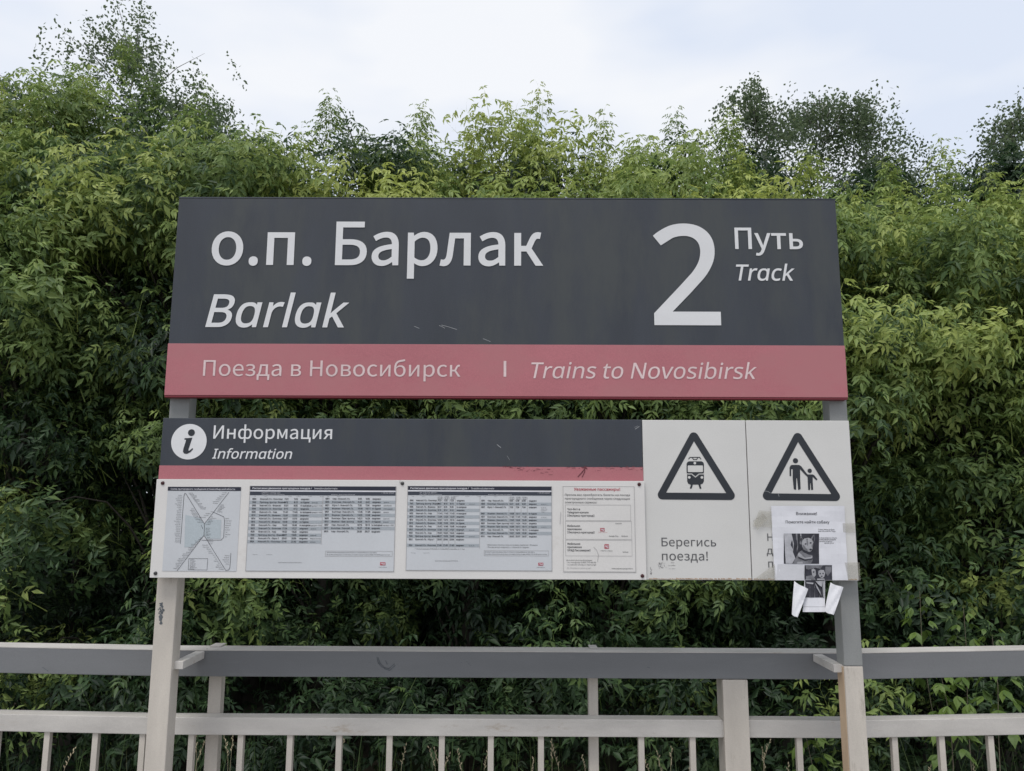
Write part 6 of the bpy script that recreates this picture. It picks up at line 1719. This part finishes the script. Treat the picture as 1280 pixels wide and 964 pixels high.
class Cloud:
    def __init__(s): s.V, s.F, s.T, s.n = [], [], [], 0

    def add(s, tmpl, pos, rot, scale, tint):
        V, F, T = tmpl
        N = len(pos)
        W = np.einsum('nij,vj->nvi', rot, V) * scale[:, None, None] + pos[:, None, :]
        s.V.append(W.reshape(-1, 3))
        s.F.append((F[None] + (np.arange(N) * len(V))[:, None, None] + s.n).reshape(-1, 3))
        s.T.append(np.clip(tint[:, None] + T[None], 0, 1).reshape(-1))
        s.n += N * len(V)

    def mesh(s, name, m_):
        V, F, T = np.concatenate(s.V).astype(np.float32), np.concatenate(s.F).astype(np.int32), np.concatenate(s.T).astype(np.float32)
        me = bpy.data.meshes.new(name)
        me.vertices.add(len(V))
        me.vertices.foreach_set('co', V.ravel())
        me.loops.add(F.size)
        me.loops.foreach_set('vertex_index', F.ravel())
        me.polygons.add(len(F))
        me.polygons.foreach_set('loop_start', np.arange(0, F.size, 3, dtype=np.int32))
        me.polygons.foreach_set('loop_total', np.full(len(F), 3, dtype=np.int32))
        a = me.attributes.new('tint', 'FLOAT', 'POINT')
        a.data.foreach_set('value', T)
        me.materials.append(m_)
        me.update()
        return me


def leaflet(base, d, n, L_, W_, fold=0.25, tip_drop=0.15, low=False):
    """a folded, slightly hooked leaflet: 4 triangles (2 when low)"""
    d = d / np.linalg.norm(d)
    side = np.cross(d, n)
    side /= np.linalg.norm(side) + 1e-9
    up = np.cross(side, d)
    dn = np.array([0, 0, -1.0])
    tip = base + d * L_ + dn * L_ * tip_drop
    mid = base + d * L_ * 0.45
    l = mid + side * W_ / 2 + up * W_ * fold
    r_ = mid - side * W_ / 2 + up * W_ * fold
    if low: return [base, l, tip, r_], [(0, 2, 1), (0, 3, 2)]
    return [base, l, tip, r_], [(0, 2, 1), (0, 3, 2)]


def elder_sprig(seed, nodes=5, low=False, L0=0.34, top=False):
    """a shoot of ash-leaved maple: opposite compound leaves whose leaflets hang like fingers"""
    g_ = np.random.default_rng(seed)
    V, F, T = [], [], []

    def put(v, f, t):
        b_ = len(V)
        V.extend(v)
        F.extend([tuple(b_ + k for k in q) for q in f])
        T.extend([t] * len(v))

    for i in range(nodes):
        h = L0 * (i + 0.6) / nodes
        grow = 1.0 - 0.45 * (i / nodes) ** 2
        for s_ in (0, 1):
            az = i * math.pi / 2 + s_ * math.pi + g_.normal() * 0.3
            out = np.array([math.cos(az), math.sin(az), 0])
            b0 = np.array([0, 0, h])
            lift = 0.75 if i < nodes - 1 else 1.5
            pet = b0 + (out + np.array([0, 0, lift])) * 0.055 * grow
            t = 0.10 * (i / nodes) + g_.normal() * 0.07
            # stalk
            w_ = np.cross(out, [0, 0, 1]) * 0.0016
            if not low: put([b0 - w_, b0 + w_, pet], [(0, 1, 2)], t + 0.15)
            rach = out * 0.9 + np.array([0, 0, 0.15])
            p = pet.copy()
            nl = 3
            for k in range(nl):
                last = k == nl - 1
                rach = rach + np.array([0, 0, -0.26])
                nxt = p + rach / np.linalg.norm(rach) * 0.030 * grow
                if not low: put([p - w_ * .7, p + w_ * .7, nxt], [(0, 1, 2)], t + 0.12)
                sd = np.cross(out, [0, 0, 1])
                Ln = (0.066 + g_.normal() * .008) * grow
                W_ = Ln * (0.34 + g_.random() * .10)
                if last:
                    put(*leaflet(nxt, out * 0.85 + np.array([0, 0, -0.50]) + g_.normal(size=3) * .15, out + np.array([0, 0, .6]), Ln * 1.15, W_ * 1.15, low=low), t)
                else:
                    for q in (-1, 1):
                        put(*leaflet(nxt, sd * q * 0.80 + out * 0.45 + np.array([0, 0, -0.22 - .35 * g_.random()]) + g_.normal(size=3) * .15,
                                     np.array([0, 0, 1.0]) + out * .3, Ln, W_, low=low), t + g_.normal() * .03)
                p = nxt
    if not low:
        for k in range(3):
            a = k * 2.09
            w0 = np.array([math.cos(a), math.sin(a), 0]) * 0.004
            w1 = np.array([math.cos(a + 2.09), math.sin(a + 2.09), 0]) * 0.004
            put([w0 + [0, 0, -.12], w1 + [0, 0, -.12], np.array([0, 0, L0 * .97])], [(0, 1, 2)], 0.25)
    return np.array(V), np.array(F), np.array(T)


SPR = [elder_sprig(100 + k, nodes=4 + k % 2) for k in range(8)]
LOW = [elder_sprig(200 + k, nodes=4, low=True) for k in range(4)]
DN = np.array([0, 0, 1.0])


def scatter(cl, pos, axis, scale, tint, tmpls):
    which = rng.integers(0, len(tmpls), len(pos))
    for k, t in enumerate(tmpls):
        m_ = which == k
        if m_.any(): cl.add(t, pos[m_], frame_of(axis[m_]), scale[m_], tint[m_])


def limbs(mb, base, r0, targets, ztrunk, lean):
    top = Vector((base[0] + lean[0], base[1] + lean[1], ztrunk))
    n = 7
    path = [Vector(base).lerp(top, i / n) + Vector((0.05 * math.sin(i * 1.3 + base[0]), 0.05 * math.cos(i * 1.9), 0)) for i in range(n + 1)]
    mb.tube(path, [r0 * (1 - 0.75 * i / n) for i in range(n + 1)], 8)
    for t in targets:
        t = Vector(t)
        k = min(n - 1, max(1, int((t.z - base[2]) / (ztrunk - base[2]) * n * 0.72)))
        s0 = path[k]
        mid = s0.lerp(t, 0.5) + Vector((0, 0, 0.12 * (t - s0).length))
        pts = [s0, s0.lerp(mid, .55) + Vector((0, 0, .03)), mid, mid.lerp(t, .6), t]
        mb.tube(pts, [r0 * .28, r0 * .22, r0 * .16, r0 * .1, r0 * .04], 4)


def elder_tree(x0, yc, ztop, w, label, n_cl=62, dep=0.95, leaders=3, bright=0.0, group='ash maples in the row behind the railing', zb=-0.1):
    root = empty('ash_maple', (x0, yc, -0.45), label, 'tree', group)
    H = ztop - zb
    u = rng.random(n_cl)
    h = zb + 0.15 + (H - 1.15) * u ** 0.70
    rel = (h - zb) / H
    n_low = (rel < .3) & (rng.random(n_cl) < .35)
    prof = np.interp(rel, [0, .25, .42, .58, .80, 1], [0.26, 0.36, 0.80, 1.12, .72, .08])
    phi = rng.uniform(-2.3, 2.3, n_cl)
    rad = w * prof * rng.uniform(.55, 1.30, n_cl)
    c = np.stack([x0 + rad * np.sin(phi), yc - rad * dep * np.cos(phi), h], 1)
    cl = Cloud()
    ct = 0.04 + 0.60 * rel + rng.normal(size=n_cl) * 0.15 + bright + (rng.random(n_cl) < .18) * .25  # tint rises with height: lit top and shaded bottom put into leaf colour
    for i in range(n_cl):
        if n_low[i]: continue
        k = int(rng.integers(13, 25))
        out = np.array([math.sin(phi[i]), -math.cos(phi[i]), 0.0])
        d = rng.normal(size=(k, 3))
        d[:, 2] = np.abs(d[:, 2]) * 0.7
        d += out * 0.5
        d /= np.linalg.norm(d, axis=1, keepdims=True)
        R_ = rng.uniform(.10, .36, k)[:, None]
        pos = c[i] + d * R_ * np.array([1.25, 1.0, .62])
        ax = d * 0.55 + DN * rng.uniform(.2, 1.0, k)[:, None] + out * 0.35 + rng.normal(size=(k, 3)) * .2
        scatter(cl, pos, ax, rng.uniform(.72, 1.12, k), ct[i] + d[:, 2] * .06 + rng.normal(size=k) * .04, SPR)  # upper sprigs of a clump lighter, sky light tinted in
    # a few low boughs that reach out to the light
    low = []
    for q in range(3):
        hz = rng.uniform(.25, 2.1)
        bx, by = x0 + rng.uniform(-1, 1) * w * 1.1, yc - w * rng.uniform(.55, 1.25)
        low.append((bx, by, hz))
        k = int(rng.integers(7, 13))
        pos = np.stack([bx + rng.normal(size=k) * .20, by + rng.normal(size=k) * .15, hz - np.abs(rng.normal(size=k)) * .16], 1)
        scatter(cl, pos, rng.normal(size=(k, 3)) * .5 + np.array([0, -.8, .7]), rng.uniform(.8, 1.15, k), rng.normal(size=k) * .05 + rng.uniform(.12, .55), SPR)
    # upright plumes: leading shoots that make the pointed tops
    npl = 4 + leaders
    for q in range(npl):
        if q == 0: lx, ly, zt = x0 + rng.normal() * .06, yc, ztop + .05
        else:
            a_ = rng.uniform(-2.0, 2.0)
            r_ = w * rng.uniform(.25, .95)
            lx, ly = x0 + r_ * math.sin(a_), yc - r_ * .8 * math.cos(a_)
            zt = ztop - .10 - r_ / w * .55 * rng.uniform(.5, 1.3) - abs(rng.normal()) * .12
        ln = rng.uniform(1.0, 1.9)
        m_ = int(ln * 15)
        t_ = rng.random(m_) ** .8
        t_[:3] = (0, .06, .14)
        wd = .05 + .24 * t_
        aa = rng.uniform(0, 2 * math.pi, m_)
        pos = np.stack([lx + wd * np.cos(aa) * rng.random(m_) + .10 * t_ * math.sin(q * 2.0), ly + wd * np.sin(aa) * rng.random(m_), zt - .30 - t_ * ln], 1)
        ax = np.stack([np.cos(aa) * .75 * t_, np.sin(aa) * .75 * t_, np.ones(m_)], 1) + rng.normal(size=(m_, 3)) * .12
        scatter(cl, pos, ax, .62 + .45 * t_, .60 - .18 * t_ + bright + rng.normal() * .09 + rng.normal(size=m_) * .05, SPR)  # young tips yellower; sunlit tops are put into the tint too
    # inner leaves, tinted dark to paint in the shade inside the crown
    k = 40
    pos = np.stack([x0 + rng.normal(size=k) * w * .5, yc + rng.normal(size=k) * w * .35 + .1, zb + .2 + rng.random(k) * (H - .8)], 1)
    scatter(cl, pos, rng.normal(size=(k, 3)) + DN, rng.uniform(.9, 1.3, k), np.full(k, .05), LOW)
    tr_ = MB()
    limbs(tr_, (x0, yc + .1, -0.45), 0.07, [tuple(q) for q in c[rng.permutation(n_cl)[:34]]], ztop - .9, (rng.normal() * .1, 0.0))
    for (bx, by, hz) in low:
        s0 = Vector((x0, yc, hz - .5))
        e = Vector((bx, by, hz + .05))
        mid = s0.lerp(e, .55) + Vector((rng.normal() * .08, 0, .28))
        tr_.tube([s0, s0.lerp(mid, .6) + Vector((0, 0, .06)), mid, mid.lerp(e, .5) + Vector((0, 0, .05)), e, e + Vector((rng.normal() * .15, -.12, -.12))], [.012, .010, .008, .006, .004, .002], 4)
    tr_.build('trunk', M['bark'], root, smooth=True)
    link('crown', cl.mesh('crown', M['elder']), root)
    return root


def zat(py, Y): return at(640, py, Y)[1]


FR = [  # px, top py, depth Y, half width, label
    (-70, 105, 3.5, .80, 'ash maple mostly outside the left edge, beside the tall bushy one'),
    (40, 140, 3.0, .72, 'drooping ash maple at the left edge of the view'),
    (128, 78, 4.0, .70, 'tallest and pointed ash maple, left of the station name board'),
    (225, 138, 3.0, .62, 'ash maple whose yellow-green shoots touch the left edge of the name board'),
    (320, 203, 4.1, .55, 'low ash maple filling the dip above the upper left corner of the name board'),
    (412, 150, 3.4, .66, 'broad topped ash maple rising above the word Barlak'),
    (500, 158, 4.0, .58, 'ash maple with a slim single leader, left of the lowest gap over the board'),
    (582, 196, 3.1, .60, 'low ash maple with sparse thin shoots over the middle of the name board'),
    (668, 136, 3.9, .66, 'pointed ash maple standing above the middle of the name board'),
    (755, 172, 3.2, .60, 'ash maple with short upright shoots, left of the numeral 2'),
    (845, 165, 4.1, .62, 'ash maple with one spire above the numeral 2'),
    (925, 172, 3.5, .66, 'ash maple above the word Track, in front of the round grey-green tree'),
    (1030, 222, 2.8, .60, 'low bright ash maple at the upper right corner of the name board'),
    (1120, 228, 3.6, .66, 'yellow-green ash maple just right of the name board'),
    (1215, 205, 2.9, .70, 'wide ash maple near the right edge of the view'),
    (1330, 190, 3.5, .80, 'ash maple cut off by the right edge of the view'),
]
for px, py, Y, w, lab in FR:
    x = at(px, 400, Y)[0]
    elder_tree(x, Y, zat(py, Y) + .30, w, lab, n_cl=int(38 * w / .65), leaders=4, bright=.08 if px > 1000 else (0.04 if px > 300 else -.07))

# second row, seen through the gaps
BK = [(-160, 200, 6.0), (20, 240, 6.2), (190, 215, 5.9), (345, 245, 6.2), (505, 238, 5.9), (650, 235, 6.2), (800, 235, 5.9), (960, 240, 6.2), (1110, 240, 5.9), (1270, 220, 6.2), (1440, 190, 5.9)]
for i, (px, py, Y) in enumerate(BK):
    x = at(px, 400, Y)[0]
    zt = zat(py, Y)
    root = empty('ash_maple', (x, Y, -0.45), 'dark ash maple of the hidden second row, standing behind the front trees', 'tree', 'second row of ash maples')
    cl = Cloud()
    n = 900
    hh = rng.random(n) ** .9
    ph_ = rng.uniform(-math.pi, math.pi, n)
    rr_ = np.interp(hh, [0, .3, .8, 1], [.9, 1.0, .8, .15]) * rng.uniform(.5, 1.1, n)
    pos = np.stack([x + rr_ * np.sin(ph_), Y - rr_ * .8 * np.cos(ph_), -.3 + hh * (zt + .1)], 1)
    scatter(cl, pos, rng.normal(size=(n, 3)) * .5 + DN, rng.uniform(1.2, 1.8, n), rng.normal(size=n) * .06 + .02, LOW)  # near-black tint paints the shade in the gaps between front trees
    t_ = MB()
    limbs(t_, (x, Y, -.45), .08, [tuple(q) for q in pos[:16]], zt - .8, (0, 0))
    t_.build('trunk', M['bark'], root, smooth=True)
    link('crown', cl.mesh('crown', M['elder']), root)


def quad_leaves(cl, pos, size, tint):
    n = len(pos)
    T_ = (np.array([[0, 0, 0], [-.32, 0, .45], [0, 0, 1.0], [.32, 0, .45]]), np.array([[0, 1, 2], [0, 2, 3]]), np.zeros(4))
    cl.add(T_, pos, frame_of(rng.normal(size=(n, 3)) + np.array([0, 0, -.7])), size, tint)


# wood behind, its deep shade put into a dark leaf tint
cl = Cloud()
n = 60000
pos = np.stack([rng.uniform(-16, 16, n), rng.uniform(8.0, 10.5, n), -.4 + rng.random(n) * 4.9], 1)
pos[:, 2] *= 0.9 + .12 * np.sin(pos[:, 0] * 1.7) + .06 * np.sin(pos[:, 0] * 4.1)
quad_leaves(cl, pos, rng.uniform(.14, .26, n), rng.normal(size=n) * .06 + .02)
tag(link('wood', cl.mesh('wood', M['elder'])), 'dark leafy wood closing the view behind the tree row', kind='stuff')


def birch(px, py, Y, w, hfrac, n_str, label, dens=1.0, lx=0.0, cat='tree', size=(.045, .075)):
    global rng
    rng = np.random.default_rng(int(px * 3 + 900))
    x = at(px, 400, Y)[0]
    zt = zat(py, Y)
    root = empty('birch_tree', (x, Y, -0.45), label, cat, 'birches behind the ash maples')
    cl = Cloud()
    H = (zt + .45) * hfrac
    # boughs climb from the trunk, each carries hanging strands
    nb_ = max(14, n_str // 4)
    tw_ = MB()
    tr_pts = [Vector((x + lx * t + .12 * math.sin(t * 7 + px), Y, -.45 + (zt + .2) * t)) for t in [i / 9 * .82 for i in range(10)]]
    tw_.tube(tr_pts, [.13 * (1 - t / 9.6) + .006 for t in range(10)], 8)
    P, S_, T_ = [], [], []
    for b_ in range(nb_):
        t = 1 - hfrac * (rng.random() ** 1.15) * (zt + .45) / (zt + .2)
        t = min(max(t, .25), .97)
        s0 = Vector((x + lx * t, Y, -.45 + (zt + .2) * t))
        q_ = (1 - t) / hfrac
        az = rng.uniform(0, 2 * math.pi)
        rad = w * min(1, .35 + 2.6 * q_) * rng.uniform(.55, 1.1) * (1 if q_ < .8 else .8)
        e = Vector((s0.x + rad * math.cos(az), s0.y + rad * math.sin(az), min(zt - .02, s0.z + rad * rng.uniform(.35, .95))))
        mid = s0.lerp(e, .5) + Vector((0, 0, .12 * rad))
        e2 = s0.lerp(e, .8) + Vector((0, 0, .05 * rad))
        tw_.tube([s0, mid, e2], [.014, .008, .002], 3)
        for k in range(12):
            f_ = rng.uniform(.05, 1.05)
            p = (s0.lerp(mid, f_ * 2) if f_ < .5 else mid.lerp(e, f_ * 2 - 1)) + Vector(rng.normal(size=3) * .10)
            ln = rng.uniform(.15, .75) * (1.0 if q_ > .2 else .6)
            m_ = int(ln / .020 * dens)
            dr = Vector((rng.normal() * .22 + .3 * math.cos(az), rng.normal() * .22 + .3 * math.sin(az), -1))
            tt = np.linspace(0, 1, m_)
            pts = np.array(p)[None] + np.outer(tt * ln, np.array(dr)) + rng.normal(size=(m_, 3)) * .045
            P.append(pts)
    P = np.concatenate(P)
    quad_leaves(cl, P, rng.uniform(*size, len(P)), rng.normal(size=len(P)) * .15 + .4)
    tw_.build('trunk', M['birch'], root, smooth=True)
    link('crown', cl.mesh('crown', M['birch_leaf']), root)


birch(125, 30, 9.6, 1.45, .55, 300, 'tallest birch with an airy crown, top left behind the pointed ash maple', lx=.2)
birch(-15, 78, 9.2, 1.0, .55, 200, 'birch with hanging twigs at the far left edge of the sky')
birch(225, 105, 10.2, 1.1, .45, 240, 'birch whose crown slopes down to the right of the tallest one')
birch(292, 160, 10.6, .9, .38, 160, 'small birch with twigs free in the sky over the name board\'s left corner')
birch(440, 150, 10.6, .85, .32, 45, 'thin birch showing faintly through the ash maple tops over the word Barlak')
birch(958, 112, 9.4, .95, .42, 260, 'round dense birch crown on the right, left of the drooping pair', dens=1.2)
birch(1042, 98, 9.8, .85, .42, 130, 'slender drooping birch with the highest tip on the right')
birch(1098, 112, 9.6, .90, .42, 170, 'drooping birch just right of the slender one')
birch(1150, 190, 10.4, .80, .34, 110, 'low dark birch right of the drooping pair')
birch(1195, 205, 10.8, .80, .3, 60, 'smallest far birch between the ash maples on the right')
birch(1290, 120, 9.2, .75, .45, 200, 'birch cut by the right edge of the sky')

# ------------------------------------------------------------------ saplings with broad young leaves
lf = MB()


def young_leaf():
    b_ = MB()
    out = [(0, 0), (.16, .18), (.26, .42), (.20, .62), (.10, .82), (0, 1.05)]
    for s_ in (-1, 1):
        for (a, c), (d, e) in zip(out[:-1], out[1:]):
            b_.face([(0, c, -.05 * c * c), (s_ * a, c, .10 * a - .05 * c * c), (s_ * d, e, .10 * d - .12 * e * e), (0, e, -.12 * e * e)][:: s_])
    me = b_.mesh('leaf', M['young'], smooth=True)
    at_ = me.attributes.new('tint', 'FLOAT', 'POINT')
    at_.data.foreach_set('value', [0.25 + .55 * rnd.random()] * len(me.vertices))
    return me


YL = [young_leaf() for _ in range(5)]


def sapling(px, pyb, pyt, Y, label, nn=6, sz=.075):
    x0, zt = at(px, pyt, Y)
    z0 = -.45
    root = empty('sapling', (x0, Y, z0), label, 'sapling', 'young saplings behind the right end of the railing')
    st_ = MB()
    path = [Vector((x0 + .03 * math.sin(k * 1.1 + px), Y + .02 * k, z0 + (zt - z0) * k / 6)) for k in range(7)]
    st_.tube(path, [.004 - .0005 * k for k in range(7)], 5)
    st_.build('stem', M['twig'], root, smooth=True)
    for i in range(nn):
        t = 1 - .36 * i / nn
        z = z0 + (zt - z0) * t
        k = min(5, int(t * 6))
        p0 = path[k].lerp(path[k + 1], t * 6 - k)
        for s_ in (0, 1):
            az = i * 1.75 + s_ * math.pi + rnd.uniform(-.4, .4)
            o_ = Vector((math.cos(az), math.sin(az), 0))
            e = p0 + o_ * .07 * (.6 + .5 * i / nn) + Vector((0, 0, .035))
            for q_ in (-1, 0, 1):
                o = bpy.data.objects.new('leaf', rnd.choice(YL))
                COL.objects.link(o)
                o.parent = root
                o.location = e - Vector(root.location)
                L_ = sz * rnd.uniform(.75, 1.15) * (.55 + .45 * min(1, i / 4))
                o.scale = (L_, L_, L_)
                o.rotation_euler = (rnd.uniform(-1.0, -.35), rnd.uniform(-.3, .3), az - math.pi / 2 + q_ * .8)


sapling(1168, 900, 742, 1.15, 'sapling with pointed leaf pairs standing highest above the top rail on the right', 10)
sapling(1214, 900, 762, 1.2, 'sapling just right of the highest one, leaning against the top rail', 9)
sapling(1252, 960, 800, 1.1, 'broad leaved sapling between the two rails at the right edge', 11, .075)
sapling(1190, 960, 846, 1.0, 'low sapling under the grey rail with large leaves', 10, .075)
sapling(1022, 960, 905, 1.0, 'small bright sapling low behind the balusters, left of the right sign post', 10, .07)

# ------------------------------------------------------------------ undergrowth
cl = Cloud()
n = 800
pos = np.stack([rng.uniform(-5, 5, n), rng.uniform(1.7, 3.6, n), np.zeros(n)], 1)
lump = np.sin(pos[:, 0] * 2.3 + 1) * .5 + np.sin(pos[:, 0] * 5.1 + pos[:, 1] * 3) * .5
pos[:, 2] = -.45 + rng.random(n) ** .8 * (.95 + .35 * lump)
scatter(cl, pos, rng.normal(size=(n, 3)) * .45 + DN + np.array([0, -.3, 0]), rng.uniform(.75, 1.2, n), rng.normal(size=n) * .07 + .07 + .10 * lump, SPR)  # dark tint, darkest in hollows: shade near the ground put into leaf colour
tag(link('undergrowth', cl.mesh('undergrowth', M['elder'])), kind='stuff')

# ------------------------------------------------------------------ grass behind the platform edge
cl = Cloud()
n = 1600
x = rng.uniform(-4, 4, n)
pos = np.stack([x, rng.uniform(.75, 1.7, n), np.full(n, -.45)], 1)
blade = (np.array([[-.006, 0, 0], [.006, 0, 0], [-.004, .03, .5], [.005, .03, .5], [0, .12, 1.0]]), np.array([[0, 1, 2], [1, 3, 2], [2, 3, 4]]), np.array([-.1, -.1, 0, 0, .1]))
cl.add(blade, pos, frame_of(rng.normal(size=(n, 3)) * .16 + DN), rng.uniform(.45, .95, n), rng.normal(size=n) * .15 + .35)
tag(link('grass', cl.mesh('grass', M['grass'])), kind='stuff')
b = MB()
for px, py in ((85, 935), (118, 942), (245, 918), (250, 925), (283, 920), (290, 915), (425, 925), (504, 931), (556, 942), (575, 937), (607, 940), (541, 934), (547, 936),
               (664, 948), (690, 925), (695, 932), (731, 945), (811, 948), (825, 940), (839, 934), (863, 942), (958, 925), (955, 935), (985, 955), (1162, 955), (1218, 948)):
    Y = rnd.uniform(.75, 1.3)
    x, z = at(px, py, Y)
    lean = rnd.uniform(-.10, .10)
    path = [(x - lean, Y, -.45), (x - lean * .6, Y, z * .55 - .2), (x - lean * .15, Y + .01, z - .09), (x + lean * .3, Y + .015, z)]
    b.tube(path, [.0016, .0014, .0010, .0005], 3)
    for k in range(9):
        t = k / 9
        p = Vector(path[2]).lerp(Vector(path[3]), t)
        d = Vector((rnd.uniform(-1, 1), rnd.uniform(-.5, .5), 1.2)).normalized() * .016
        s_ = Vector((d.z, 0, -d.x)).normalized() * .0028
        b.face([p, p + d * .5 + s_, p + d, p + d * .5 - s_])
tag(b.build('dry_grass_stalks', M['straw']), kind='stuff')
